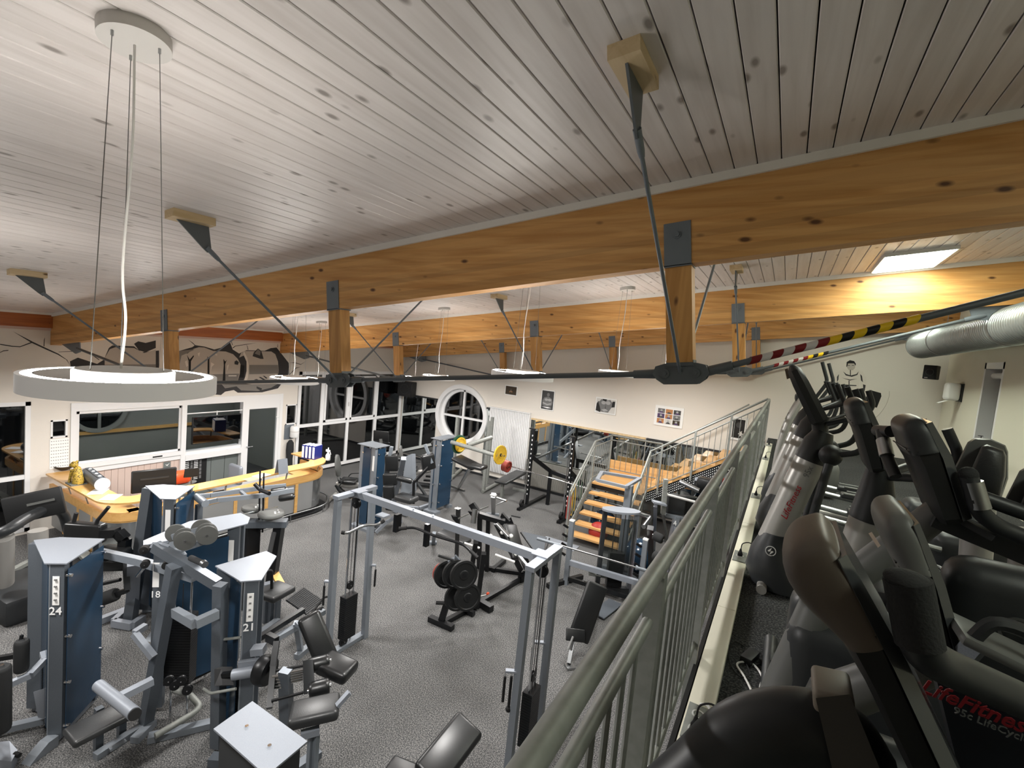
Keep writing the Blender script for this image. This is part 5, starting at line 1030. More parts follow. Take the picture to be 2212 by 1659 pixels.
for k, (px, py, dd_, r, mt, lb) in enumerate(((958, 1238, 6.75, .16, 'redplate', 'orange edged weight plate on the lever machine, outermost at left'), (966, 1240, 6.7, .20, 'matblack', 'black weight plate behind the orange edged one'), (985, 1240, 6.55, .20, 'matblack', 'large black weight plate on the upper horn, inner one'), (1002, 1242, 6.45, .20, 'matblack', 'large black weight plate on the upper horn, outer one'), (988, 1290, 6.55, .19, 'matblack', 'black weight plate on the lower horn, inner one'), (1010, 1290, 6.45, .19, 'matblack', 'black weight plate on the lower horn, outer one'))): disc(dep(px, py, dd_), axd, r, .05, lb, mt)
q_ = thing('leg_press', tuple(onz(1110, 1240, 0)), 'black plate loaded leg press with slanted rails behind the crossover beam', 'weight machine')
MB().bar(dep(1095, 1120, 8.2), onz(1140, 1228, .1), .09, .12).bar(dep(1072, 1130, 8.0), onz(1125, 1232, .1), .06, .08).build('slanted_rail', M['black'], q_, smooth=0)
MB().bar(dep(1035, 1112, 7.9), dep(1090, 1128, 7.9), .12, .08).bar(dep(1037, 1112, 7.9), onz(1035, 1225, .05), .08, .08).bar(dep(1055, 1118, 7.9), onz(1052, 1232, .05), .07, .07).build('head_frame', M['black'], q_, smooth=0)
for a_, b_ in (((1020, 1100), (1032, 1085)), ((1033, 1100), (1020, 1085))): pass
MB().prism([dep(1012, 1092, 7.9), dep(1022, 1086, 7.9), dep(1033, 1102, 7.9), dep(1020, 1104, 7.9)], Vector((0, .05, 0))).prism([dep(1010, 1104, 7.9), dep(1022, 1106, 7.9), dep(1020, 1118, 7.9)], Vector((0, .05, 0))).prism([dep(1084, 1108, 8.0), dep(1100, 1126, 8.0), dep(1092, 1132, 8.0), dep(1080, 1118, 8.0)], Vector((0, .05, 0))).build('catch_hook', M['black'], q_, smooth=0)
MB().tube([dep(1074, 1132, 7.8), dep(1100, 1160, 7.6)], .035, 14).tube([dep(1120, 1200, 7.5), dep(1138, 1222, 7.4)], .035, 14).build('rail_sleeve', M['brushed'], q_)
for px, py, d_ in ((1085, 1150, 7.7), (1104, 1158, 7.6), (1112, 1198, 7.5), (1080, 1168, 7.7), (1060, 1158, 7.7)): MB().ball(dep(px, py, d_), .035, 10, 6).build('white_bush', M['whitep'], q_)
MB().tube([dep(1070, 1198, 7.3), dep(1112, 1214, 7.2)], .018, 10).tube([dep(1003, 1173, 7.5), dep(1036, 1184, 7.5)], .018, 10).build('pale_bar', M['cord'], q_)
MB().tube([dep(1026, 1100, 7.85), dep(1022, 1130, 7.8)], .045, 16).build('chrome_horn', M['brushed'], q_)
MB().tube([dep(1125, 1150, 7.9), dep(1152, 1188, 7.7)], .016, 10).tube([dep(1187, 1163, 8.1), dep(1178, 1190, 7.9)], .014, 10).tube([dep(1124, 1118, 8.2), dep(1104, 1114, 8.2)], .012, 8).build('grab_handle', M['black'], q_)
MB().prism([dep(1128, 1148, 8.5), dep(1180, 1160, 8.6), dep(1175, 1190, 8.1), dep(1150, 1190, 8.0)], Vector((0, .03, -.02))).build('foot_plate', M['paintd'], q_, smooth=0)
pad(dep(1110, 1170, 7.7), (.5, -.3, -.6), .6, .3, .08, 'back_pad', q_, 'vinyl', up=(.5, 0, .8))
MB().bar(onz(1064, 1232, .04), onz(1090, 1210, .04), .07, .08).bar(onz(1122, 1252, .05), onz(1140, 1245, .05), .09, .1).bar(onz(1040, 1225, .04), onz(1140, 1240, .04), .07, .06).build('floor_beam', M['black'], q_, smooth=0)
q_ = thing('bench_rack', tuple(onz(960, 1170, 0)), 'low bench press bench with upright hooks between crossover and leg press', 'bench')
MB().bar(onz(986, 1215, .02), dep(990, 1100, 7.3), .07, .07).build('upright', M['black'], q_, smooth=0); MB().box(dep(989, 1098, 7.3), (.075, .075, .012)).build('end_cap', M['whitep'], q_, smooth=0)
MB().prism([dep(974, 1112, 7.2), dep(980, 1116, 7.2), dep(984, 1128, 7.2), dep(978, 1122, 7.2)], Vector((.04, .04, 0))).build('bar_hook', M['black'], q_, smooth=0)
MB().tube([dep(990, 1120, 7.35), dep(1012, 1110, 7.5)], .013, 8).tube([dep(1034, 1102, 7.7), dep(1054, 1094, 7.9)], .013, 8).build('cross_bar', M['brushed'], q_)
a, b = onz(950, 1150, .5), onz(1010, 1172, .5); pad((a + b) / 2, b - a, (b - a).length, .28, .08, 'seat', q_, 'vinylg')
MB().bar(onz(936, 1175, 0), onz(938, 1152, .45), .07).bar(onz(927, 1172, .03), onz(943, 1172, .03), .10, .05).build('leg', M['paint'], q_, smooth=0)
q_ = thing('back_extension', tuple(onz(1070, 1115, 0)), 'small silver post with side bars behind the leg press', 'exercise stand')
MB().bar(onz(1066, 1108, .0), dep(1066, 1070, 8.6), .09, .09).build('post', M['brushed'], q_, smooth=0); MB().box(dep(1066, 1069, 8.6), (.095, .095, .012)).build('post_cap', M['whitep'], q_, smooth=0); MB().tube([dep(1070, 1074, 8.6), dep(1094, 1082, 8.5)], .02, 10).tube([dep(1072, 1090, 8.6), dep(1092, 1082, 8.6)], .014, 8).build('side_bar', M['brushed'], q_); MB().bar(onz(1050, 1110, .03), onz(1078, 1112, .03), .08, .05).build('foot', M['paint'], q_, smooth=0)
q_ = thing('orange_brush', tuple(onz(1045, 1285, 0)), 'small white stick with orange end on the floor by the lever machine', 'brush'); MB().tube([onz(1037, 1288, .015), onz(1050, 1285, .015)], .008, 8).build('stick', M['whitep'], q_); MB().ball(onz(1054, 1283, .03), .03, 10, 6).build('end', M['orange'], q_)
# ---------------------------------------------------------------- squat rack with bar, incline board and oval topped stack
q_ = thing('barbell_rack', tuple(onz(1290, 1260, 0)), 'grey barbell rack with pale uprights near the gallery railing', 'barbell rack')
uA, uB = onz(1222, 1262, 0), onz(1378, 1312, 0)
hA = 1.18; MB().bar(uA, uA + Z * hA, .08, .08).bar(uB, uB + Z * hA, .08, .08).build('upright', M['paint'], q_, smooth=0)
for u_ in (uA, uB):
    MB().box(u_ + Z * (hA + .01), (.085, .085, .02)).build('pale_cap', M['whitep'], q_, smooth=0)
    hh = MB()
    for k in range(4): hh.bar(u_ + Z * (.55 + k * .17) + Vector((-.05, -.05, 0)), u_ + Z * (.60 + k * .17) + Vector((-.12, -.10, 0)), .03, .04)
    hh.build('bar_hooks', M['black'], q_, smooth=0)
MB().bar(uA + Z * .42, uB + Z * .42, .07, .09).build('cross_beam', M['paintl'], q_, smooth=0)
MB().bar(uA + Z * .12, uB + Z * .12, .05, .07).bar(uA + Vector((-.2, -.35, .04)), uA + Vector((.15, .4, .04)), .08, .08).bar(uB + Vector((-.2, -.35, .04)), uB + Vector((.15, .4, .04)), .08, .08).build('base_frame', M['black'], q_, smooth=0)
q_ = thing('barbell', tuple(uA + Z * 1.15), 'long grey barbell without plates lying on the rack', 'barbell')
a, b = dep(1160, 1163, 7.55), dep(1414, 1238, 7.15); d = (b - a).normalized()
MB().cyl(a, b, .014, 12).build('bar', M['wire'], q_); MB().cyl(a, a + d * .36, .026, 14).cyl(b - d * .26, b, .026, 14).cyl(a + d * .36, a + d * .39, .036, 14).cyl(b - d * .29, b - d * .26, .036, 14).build('sleeve', M['paint'], q_)
q_ = thing('incline_board', tuple(onz(1235, 1430, 0)), 'sloping black padded board on a silver foot before the barbell rack', 'bench')
a, b = dep(1290, 1265, 6.6), dep(1250, 1378, 6.35); rt = (dep(1312, 1268, 6.6) - dep(1265, 1262, 6.6)).normalized()
up_ = (b - a).cross(rt).normalized(); up_ = up_ if up_.z > 0 else -up_
pad((a + b) / 2, b - a, (b - a).length + .06, .30, .075, 'board_pad', q_, 'vinyl', up=up_)
pad(dep(1243, 1372, 6.28), rt, .26, .16, .04, 'foot_pad', q_, 'vinyl', up=(.2, -.8, .5), r=.012)
MB().bar(dep(1238, 1385, 6.25), onz(1229, 1432, .05), .05, .05).bar(onz(1222, 1440, .02), onz(1240, 1438, .02), .12, .03).tube([dep(1238, 1375, 6.2), dep(1228, 1402, 6.1)], .016, 8).build('silver_foot', M['brushed'], q_, smooth=0)
MB().bar(dep(1285, 1285, 6.6), onz(1290, 1330, .05), .06).build('prop', M['paintd'], q_, smooth=0)
q_ = thing('oval_top_stack', tuple(onz(1335, 1300, 0)), 'black framed weight stack with grey oval top in front of the stairs', 'weight machine')
Dz = depth_of(onz(1340, 1295, 0).x, onz(1340, 1295, 0).y) + .25; cT = dep(1342, 1105, Dz); Hs = cT.z; cB = Vector((cT.x, cT.y, 0))
w2 = (dep(1385, 1112, Dz) - dep(1302, 1098, Dz)); w2.z = 0; hw = w2.length / 2; wd = w2.normalized()
fw = wd.cross(Z)
MB().prism([cT + wd * (hw * math.cos(2 * PI * k / 28)) + fw * (.16 * math.sin(2 * PI * k / 28)) for k in range(28)], (0, 0, .035)).build('oval_top', M['paintl'], q_)
for s in (-1, 1): MB().bar(cB + wd * s * hw * .82, cT + wd * s * hw * .82, .075, .075, up=fw).build('side_column', M['dgrey'] if s < 0 else M['paint'], q_, smooth=0)
MB().bar(cB - wd * hw * .82 + Z * .05, cB + wd * hw * .82 + Z * .05, .1, .1).build('base_beam', M['dgrey'], q_, smooth=0)
stack(cB, wd, .26, .14, .12, 22, q_, Hs - .02)
MB().prism([cB - wd * hw * .75 + fw * .09 + Z * .3, cB + wd * hw * .75 + fw * .09 + Z * .3, cB + wd * hw * .75 + fw * .09 + Z * (Hs - .1), cB - wd * hw * .75 + fw * .09 + Z * (Hs - .1)], fw * .006).build('clear_shield', mat('smoked_shield', '9aa0a0', .05, trans=.96, ior=1.05), q_, smooth=0)
a = dep(1372, 1108, Dz); MB().tube(bent([a, dep(1405, 1118, Dz), dep(1390, 1138, Dz - .25)], .03), .04, 14).build('elbow_handle', M['brushed'], q_)
MB().tube([dep(1272, 1238, Dz), dep(1310, 1245, Dz), dep(1320, 1250, Dz)], .04, 14).build('thigh_roller', M['rail'], q_)
MB().bar(onz(1330, 1300, .03), onz(1290, 1330, .03), .25, .02).build('mat_plate', M['paintd'], q_, smooth=0)
q_ = thing('square_frame_bench', tuple(dep(1360, 1150, 8.9)), 'silver square tube frame standing before the stair landing', 'exercise stand')
F4 = [dep(1300, 1020, 9.6), dep(1382, 1034, 9.6), dep(1352, 1052, 8.8), dep(1290, 1037, 8.8)]
MB().bars(F4 + [F4[0]], .07, .05).build('top_frame', M['paintl'], q_, smooth=0); p = dep(1360, 1048, 9.0); MB().bar(Vector((p.x, p.y, 0)), p, .13, .13).build('column', M['paint'], q_, smooth=0); MB().bar(Vector((p.x - .35, p.y, .04)), Vector((p.x + .35, p.y, .04)), .1, .08).build('base_beam', M['paint'], q_, smooth=0)
# machine number 4 under the upper flight and its neighbours
q_ = thing('ab_machine', tuple(onz(1450, 1230, 0)), 'grey machine number 4 with black pads below the upper stair flight', 'weight machine')
dm = 8.3
MB().bar(dep(1445, 1190, dm), dep(1462, 1115, dm), .12, .08).build('number_column', M['paint'], q_, smooth=0)
MB().bar(Vector((dep(1445, 1190, dm).x, dep(1445, 1190, dm).y, 0)), dep(1445, 1190, dm), .12, .08).bar(dep(1437, 1112, dm), dep(1500, 1126, dm), .06, .06).build('frame', M['paint'], q_, smooth=0)
text('number', '4', .13, dep(1458, 1131, dm - .07), _R, _U, M['inkw'], q_); MB().box(dep(1457, 1144, dm - .07), (.10, .01, .10), rot=frame((.88, -.4, 0))).build('notice_label', M['paintl'], q_, smooth=0)
pad(dep(1460, 1090, dm + .1), wd, .34, .10, .36, 'back_pad', q_, 'vinylg', up=Z, r=.04); pad(dep(1488, 1092, dm + .2), wd, .30, .10, .36, 'side_pad', q_, 'vinyl', up=Z, r=.04)
MB().tube([dep(1440, 1068, dm - .1), dep(1515, 1088, dm - .1)], .022, 10).build('pull_bar', M['cord'], q_)
MB().bar(dep(1438, 1035, dm - .1), dep(1432, 1110, dm - .1), .07, .07).bar(dep(1432, 1110, dm - .1), onz(1448, 1195, .03), .04, .04).build('dark_post', M['rail'], q_, smooth=0)
MB().bar(dep(1410, 1083, dm - .2), dep(1438, 1090, dm - .2), .14, .03).bar(dep(1416, 1092, dm - .2), onz(1412, 1195, .02), .06, .06).build('tray', M['paintl'], q_, smooth=0)
roller(dep(1412, 1156, 7.6), dep(1432, 1166, 7.5), .075, q_, 'foam'); roller(dep(1412, 1198, 7.3), dep(1430, 1208, 7.2), .075, q_, 'foam')
MB().tube([dep(1432, 1166, 7.5), dep(1450, 1180, 7.4)], .014, 8).tube([dep(1430, 1208, 7.2), dep(1445, 1222, 7.1)], .014, 8).bar(onz(1408, 1245, .02), dep(1405, 1140, 7.7), .10, .08).build('roller_arm', M['black'], q_)
q_ = thing('red_ball', tuple(onz(1430, 1200, 0)), 'dark red medicine ball between the foam rollers', 'ball'); p = dep(1428, 1188, 7.9); MB().ball((p.x, p.y, .26), .26, 24, 14).build('ball', M['red'], q_)
q_ = thing('rowing_frame', tuple(onz(1480, 1060, 0)), 'grey tubular machine frame under the punched stringer', 'weight machine')
MB().tube([dep(1468, 1040, 9.6), dep(1510, 1060, 9.4)], .05, 14).build('cross_tube', M['brushed'], q_); p = dep(1500, 1045, 9.8); MB().bar(dep(1505, 1035, 9.8), onz(1490, 1090, .03), .07, .07).build('post', M['paintl'], q_, smooth=0); MB().cushion(dep(1528, 1050, 9.7), (.40, .3, .32), None, .05).build('dark_housing', M['black'], q_)
for x in (-1.5, -1.05): MB().bar((x, 10.6, 0), (x, 10.6, .9), .06).build('frame_post', M['rail'], q_, smooth=0)
# ---------------------------------------------------------------- black power rack before the mirror
q_ = thing('power_rack', (-4.9, 11.2, 0), 'black power rack with guided barbell in front of the wall mirror', 'power rack')
RA, RB = Vector((-5.55, 11.15, 0)), Vector((-4.38, 11.05, 0)); HR = 2.08
for u_ in (RA, RB):
    MB().bar(u_, u_ + Z * HR, .07, .07).build('upright', M['black'], q_, smooth=0)
    hm = MB()
    for k in range(14): hm.box(u_ + Vector((0.0, -.037, .35 + k * .12)), (.022, .004, .04))
    hm.build('punched_holes', M['whitep'], q_, smooth=0)
    MB().cyl(u_ + Vector((-.09, 0, .05)), u_ + Vector((-.09, 0, HR)), .012, 8).build('guide_rod', M['chrome'], q_)
    MB().bar(u_ + Vector((0, -.45, .035)), u_ + Vector((0, 1.1, .035)), .09, .07).build('floor_beam', M['black'], q_, smooth=0)
    MB().bar(u_ + Vector((-.12, 0, HR)), u_ + Vector((.05, 0, HR)), .05, .03).build('head_bracket', M['black'], q_, smooth=0)
    MB().ring(u_ + Vector((-.02, -.25, .15)), .05, .09, -.03, .03, 20, up=(1, 0, 0)).build('rubber_wheel', M['rubber'], q_)
MB().bar(RA + Vector((0, 0, 1.35)), RA + Vector((.35, .55, .92)), .10, .10).bar(RB + Vector((0, 0, 1.2)), RB + Vector((.25, .4, .8)), .10, .10).build('diagonal_arm', M['black'], q_, smooth=0)
MB().bar(RA + Vector((.35, .55, .92)), RB + Vector((.05, .55, .86)), .10, .10).bar(RA + Vector((.35, .55, 0)), RA + Vector((.35, .55, .92)), .08).build('rear_beam', M['black'], q_, smooth=0)
q_ = thing('guided_barbell', (-5, 11.0, .95), 'thin silver barbell held by the black power rack', 'barbell')
MB().cyl((-6.35, 10.98, 1.03), (-3.6, 10.98, .90), .015, 10).build('bar', M['chrome'], q_); MB().cyl((-4.05, 10.98, .92), (-3.55, 10.98, .895), .028, 12).cyl((-6.1, 10.98, 1.02), (-6.35, 10.98, 1.03), .02, 12).build('sleeve', M['brushed'], q_)
# ---------------------------------------------------------------- bench press station with yellow plate
q_ = thing('bench_press_rack', (-7.1, 11.0, 0), 'silver bench press rack in front of the ribbed radiator', 'bench press rack')
for (bx_, by_), (tx, ty) in (((1044, 1064), (1040, 908)), ((978, 1030), (972, 900)), ((1051, 1045), (1050, 900))):
    g0 = onz(bx_, by_, 0); dd_ = depth_of(g0.x, g0.y); tp = dep(tx, ty, dd_); MB().bar(g0, Vector((g0.x, g0.y, tp.z)), .08, .08).build('upright', M['rail'], q_, smooth=0)
MB().tube([dep(1010, 962, 10.8), dep(1062, 905 + 40, 11.2)], .05, 12).tube([dep(975, 955, 10.6), dep(1075, 985, 10.0)], .045, 12).tube([onz(975, 1032, .05), onz(1000, 1010, .05)], .05, 12).tube([onz(1042, 1062, .05), onz(1100, 1030, .05)], .05, 12).build('frame_tube', M['rail'], q_)
a, b = dep(985, 988, 10.3), dep(1030, 1010, 9.9); pad((a + b) / 2, b - a, (b - a).length, .3, .08, 'back_pad', q_, 'vinyl', up=(.4, -.2, .8)); pad(dep(1032, 1008, 9.85), (1, .1, 0), .34, .3, .08, 'seat', q_, 'vinyl')
MB().bar(dep(1015, 1012, 9.9), onz(990, 1055, .04), .06).bar(onz(975, 1050, .03), onz(1003, 1060, .03), .06, .05).build('silver_foot', M['brushed'], q_, smooth=0)
q_ = thing('loaded_barbell', tuple(dep(1020, 970, 10.3)), 'barbell lying across the silver bench press rack', 'barbell')
a, b = dep(985, 958, 10.9), dep(1090, 985, 10.0); MB().cyl(a, b, .018, 12).build('bar', M['chrome'], q_); dv_ = (b - a).normalized()
MB().cyl(b - dv_ * .5, b - dv_ * .1, .03, 12).build('sleeve', M['black'], q_)
disc(b - dv_ * .12, dv_, .205, .035, 'yellow weight plate on the near end of the bench press barbell', 'yellow', 'black')
disc(a + dv_ * .10, dv_, .215, .04, 'green weight plate on the far end of the bench press barbell', 'green', 'black')
disc(a + dv_ * .15, dv_, .17, .03, 'small yellow weight plate inside the green one', 'yellow', 'black')
q_ = thing('flat_bench', tuple(onz(1100, 1060, 0)), 'flat black padded bench beside the black power rack', 'bench')
a, b = onz(1082, 1042, .5), onz(1125, 1020, .5); pad((a + b) / 2, b - a, (b - a).length + .1, .36, .08, 'seat', q_, 'vinylg')
g0 = onz(1083, 1078, 0); MB().bar(g0, g0 + Z * .46, .07).bar(onz(1108, 1055, .03), onz(1140, 1062, .03), .06, .05).build('leg', M['rail'], q_, smooth=0)
disc(dep(1094, 1007, 10.6), (1, -.1, -.1), .13, .14, 'dark red round weight on the peg above the flat bench', 'redplate', 'black')
# ---------------------------------------------------------------- blue towers and torso machine
def box_tower(x0, x1, y0, y1, H, label):
    t_ = thing('weight_machine', ((x0 + x1) / 2, (y0 + y1) / 2, 0), label, 'weight machine')
    MB().bb((x0 - .05, y0 - .05, H), (x1 + .05, y1 + .05, H + .012)).build('top_plate', M['paint'], t_, smooth=0)
    for x in (x0 + .05, x1 - .05): MB().bb((x - .05, y0, .06), (x + .05, y0 + .07, H)).build('front_column', M['paint'], t_, smooth=0)
    for x in (x0 + .05, x1 - .05): MB().bb((x - .04, y1 - .07, .06), (x + .04, y1, H)).build('rear_column', M['paint'], t_, smooth=0)
    MB().bb((x1 + .004, y0 + .07, .1), (x1 + .01, y1 - .03, H - .04)).build('blue_side_panel', M['blue'], t_, smooth=0)
    MB().bb((x0 + .1, y0 - .010, .1), (x1 - .12, y0 - .004, H - .04)).build('blue_front_panel', M['blue'], t_, smooth=0)
    for z in (.25, .7, 1.15, H - .15):
        MB().cyl((x1, y0 + .09, z), (x1 + .05, y0 + .09, z), .016, 8).cyl((x1, y1 - .06, z), (x1 + .05, y1 - .06, z), .016, 8).cyl((x0 + .12, y0, z), (x0 + .12, y0 - .04, z), .016, 8).build('panel_clip', M['chrome'], t_)
    stack(((x0 + x1) / 2, (y0 + y1) / 2, 0), (0, 1, 0), .22, .12, .12, 20, t_, H - .05)
    MB().bb((x0 - .05, y0 - .12, 0), (x1 + .12, y0 + .08, .06)).bb((x0, y1 - .1, 0), (x1 + .05, y1 + .05, .06)).build('foot', M['paint'], t_, smooth=0)
    return t_
b1 = box_tower(-7.72, -7.28, 7.30, 7.62, 1.80, 'wide dark blue weight tower behind the left crossover tower')
MB().bb((-7.33, 7.285, 1.30), (-7.28, 7.29, 1.62)).build('instruction_label', M['paper'], b1, smooth=0)
b2 = box_tower(-7.18, -6.98, 9.08, 9.68, 1.80, 'narrow bright blue weight tower near the round window')
q_ = thing('torso_machine', tuple(onz(880, 1100, 0)), 'slate and black seated torso machine between the two blue towers', 'weight machine')
dq = 9.6
MB().bar(dep(872, 990, dq), onz(848, 1095, .1), .10, .08).prism([dep(878, 985, dq), dep(890, 980, dq), dep(892, 1060, dq), dep(862, 1080, dq)], Vector((.05, .05, 0))).build('slanted_column', M['paint'], q_, smooth=0)
pad(dep(846, 1000, dq), (.8, .5, .1), .26, .10, .34, 'chest_pad', q_, 'vinyl', r=.03); pad(dep(843, 1035, dq - .2), (.8, .5, .1), .28, .12, .24, 'side_pad', q_, 'vinyl', r=.03); pad(dep(840, 1062, dq - .3), (.8, .5, .1), .22, .12, .26, 'knee_pad', q_, 'vinyl', r=.03)
pad(dep(878, 1076, dq - .4), (.9, .1, 0), .42, .30, .12, 'seat', q_, 'vinylg'); roller(dep(858, 1032, dq - .4), dep(890, 1040, dq - .4), .055, q_)
MB().bars([dep(893, 1088, dq - .4), dep(894, 1042, dq - .4), dep(925, 1010, dq - .2)], .04, .05).build('black_arm', M['black'], q_, smooth=0)
pad(dep(925, 998, dq), (.4, .8, .2), .28, .12, .34, 'arm_pad', q_, 'vinyl', r=.04)
MB().bar(dep(918, 960, dq), dep(934, 1000, dq), .07, .05).bar(dep(846, 965, dq), dep(838, 1010, dq), .09, .06).build('side_plate', M['steel'], q_, smooth=0)
MB().bars([onz(870, 1095, .08), onz(905, 1098, .08), onz(935, 1088, .08)], .08, .07).bar(onz(850, 1102, .05), onz(880, 1112, .05), .08, .06).build('base_beam', M['paintl'], q_, smooth=0)
# small machine behind the left crossover tower
q_ = thing('calf_machine', tuple(onz(830, 1130, 0)), 'silver low machine with black pads beside the left crossover tower', 'weight machine')
MB().bars([onz(812, 1150, .04), onz(835, 1128, .25), onz(852, 1118, .28)], .06, .06).bar(onz(866, 1128, .0), onz(860, 1100, .45), .06).bar(onz(818, 1110, .45), onz(836, 1116, .45), .2, .03).build('frame', M['paintl'], q_, smooth=0); pad(onz(850, 1098, .5), (.8, .3, 0), .3, .2, .07, 'seat', q_, 'vinyl')
# ---------------------------------------------------------------- recumbent bikes by the window wall
def recumbent(px, py, d_, label, sc=1.0):
    g0 = dep(px, py, d_); g0 = Vector((g0.x, g0.y, 0)); f = Vector((.85, .52, 0)).normalized(); s_ = f.cross(Z)
    t_ = thing('recumbent_bike', tuple(g0), label, 'exercise bike', None)
    def Lb(a_, b_, c_): return g0 + f * a_ * sc + s_ * b_ * sc + Z * c_ * sc
    bk = MB().loft([[Lb(-.06 + z * .0 - (z - .62) * .15, (w * math.cos(2 * PI * j / 16)), z) + f * (.035 * math.sin(2 * PI * j / 16)) for j in range(16)] for z, w in ((.62, .10), (.68, .17), (.85, .21), (1.0, .18), (1.10, .13), (1.14, .04))]).build('backrest', M['greyp'], t_)
    pad(Lb(.20, 0, .52), f, .42 * sc, .38 * sc, .09, 'seat', t_, 'vinyl')
    MB().tube([Lb(-.02, -.08, .45), Lb(-.08, -.08, .66)], .015, 8).tube([Lb(-.02, .08, .45), Lb(-.08, .08, .66)], .015, 8).build('seat_brace', M['chrome'], t_)
    MB().tube(bent([Lb(-.1, 0, .42), Lb(.2, 0, .38), Lb(.7, 0, .50), Lb(1.0, 0, .62)], .1), .06, 14).build('silver_beam', M['tubes'], t_)
    MB().tube(spline([Lb(-.1, 0, .40), Lb(.05, 0, .22), Lb(.4, 0, .10), Lb(1.0, 0, .08)], 5), .06, 12).build('black_spine', M['dgrey'], t_)
    MB().cushion(Lb(1.05, 0, .35), (.55 * sc, .22 * sc, .62 * sc), frame(f), .09, 3).build('drive_housing', M['dgrey'], t_)
    MB().tube(bent([Lb(1.0, 0, .6), Lb(.92, 0, .95), Lb(.80, 0, 1.15)], .1), .035, 12).build('console_post', M['greyp'], t_)
    MB().cushion(Lb(.80, 0, 1.22), (.06, .36 * sc, .28 * sc), frame(f + Z * .5), .02).build('console', M['matblack'], t_)
    for s in (-1, 1):
        MB().tube(bent([Lb(.05, s * .27, .45), Lb(.15, s * .27, .62), Lb(.42, s * .25, .66)], .05), .014, 8).tube(bent([Lb(.85, s * .05, 1.0), Lb(.7, s * .22, 1.05), Lb(.55, s * .22, 1.0)], .05), .014, 8).build('handle', M['foam'], t_)
        MB().box(Lb(.72, s * .20, .28), (.22, .1, .04), rot=frame(f)).build('pedal', M['black'], t_, smooth=0)
    MB().cyl(Lb(1.2, -.3, .05), Lb(1.2, .3, .05), .045, 12).cyl(Lb(-.2, -.3, .05), Lb(-.2, .3, .05), .045, 12).bar(Lb(-.2, 0, .05), Lb(.1, 0, .2), .07).build('floor_bar', M['tubes'], t_)
recumbent(735, 1062, 11.6, 'recumbent exercise bike nearest the far counter end')
recumbent(872, 1010, 13.2, 'recumbent exercise bike with backrest before the narrow wall mirror')
q_ = thing('stepper', tuple(onz(925, 1005, 0)), 'black recumbent bike backrest between the window corner and blue tower', 'exercise bike')
g0 = dep(925, 1000, 12.3); g0 = Vector((g0.x, g0.y, 0)); pad(g0 + Z * 1.0, (.6, -.5, 0), .36, .12, .42, 'backrest', q_, 'vinyl', r=.05); MB().tube(bent([g0 + Vector((0, 0, .1)), g0 + Vector((-.3, -.1, .45)), g0 + Vector((.0, .0, .85))], .1), .04, 10).bar(g0 + Vector((-.6, -.2, .06)), g0 + Vector((.4, 0, .06)), .2, .1).build('frame', M['dgrey'], q_)
q_ = thing('exercise_bike', tuple(onz(815, 1020, 0)), 'upright exercise bike with tilted console by the tall windows', 'exercise bike')
g0 = dep(820, 985, 12.9); g0 = Vector((g0.x, g0.y, 0)); MB().cushion(g0 + Z * 1.42, (.42, .05, .30), frame((.8, .4, 0), (-.3, -.3, 1)), .015).build('console', M['matblack'], q_)
MB().tube([g0 + Z * .2, g0 + Vector((.1, 0, .8)), g0 + Vector((0, 0, 1.35))], .05, 12).build('post', M['greyp'], q_); MB().tube(bent([g0 + Vector((-.25, -.25, 1.2)), g0 + Vector((-.1, -.1, 1.28)), g0 + Vector((.2, .15, 1.25))], .05), .018, 8).build('handlebar', M['foam'], q_); MB().cushion(g0 + Z * .4, (.6, .25, .6), frame((.8, .4, 0)), .1).bar(g0 + Vector((-.5, -.3, .05)), g0 + Vector((.5, .3, .05)), .4, .1).build('drive_housing', M['dgrey'], q_); pad(g0 + Vector((.45, .2, .85)), (.8, .4, 0), .26, .2, .09, 'seat', q_, 'vinyl')
# ---------------------------------------------------------------- treadmill at the left window
G.update(d=1.33, s=1.33)
q_ = thing('treadmill', tuple(onz(110, 1280, 0)), 'black treadmill with tilted console and silver posts by the left window', 'treadmill')
g1, g2 = onz(60, 1315, 0), onz(130, 1150, 0)
fd = Vector((-.70, -.05, 0))
MB().cushion(dep(75, 1092, 4.75), (.46, .06, .28), frame((dep(120, 1085, 4.75) - dep(30, 1105, 4.6)), _U), .02, 2).build('console', M['matblack'], q_)
MB().box(dep(88, 1085, 4.70), (.28, .01, .03), rot=frame((dep(120, 1085, 4.75) - dep(30, 1105, 4.6)), _U)).build('console_ridge', M['greyp'], q_)
MB().tube(spline([dep(-40, 1165, 4.3), dep(15, 1145, 4.35), dep(60, 1118, 4.6), dep(105, 1100, 4.85), dep(135, 1108, 5.1), dep(148, 1145, 5.2)], 6), .05, 14, taper=None).build('curved_handrail', M['dgrey'], q_)
MB().tube([dep(8, 1160, 4.35), Vector((dep(8, 1260, 4.5).x, dep(8, 1260, 4.5).y, dep(8, 1260, 4.5).z))], .075, 18).build('silver_post', M['tubes'], q_)
MB().tube([dep(82, 1145, 5.4), dep(84, 1200, 5.4)], .09, 16).build('rear_post', M['tubes'], q_)
dk = [onz(20, 1240, .22), onz(150, 1170, .22), onz(210, 1230, .22), onz(110, 1300, .22)]
MB().prism(dk, (0, 0, -.06)).build('belt_deck', M['rubber'], q_, smooth=0)
MB().bar(dk[1], dk[2], .10, .08).bar(dk[0], dk[1], .06, .08).build('side_rail', M['rail'], q_, smooth=0)
MB().cushion((dk[0] + dk[3]) / 2 + Vector((.05, -.12, -.05)), (.75, .45, .28), frame(dk[3] - dk[0]), .08).build('motor_hood', M['dgrey'], q_)
G.update(d=1.0, s=1.0)
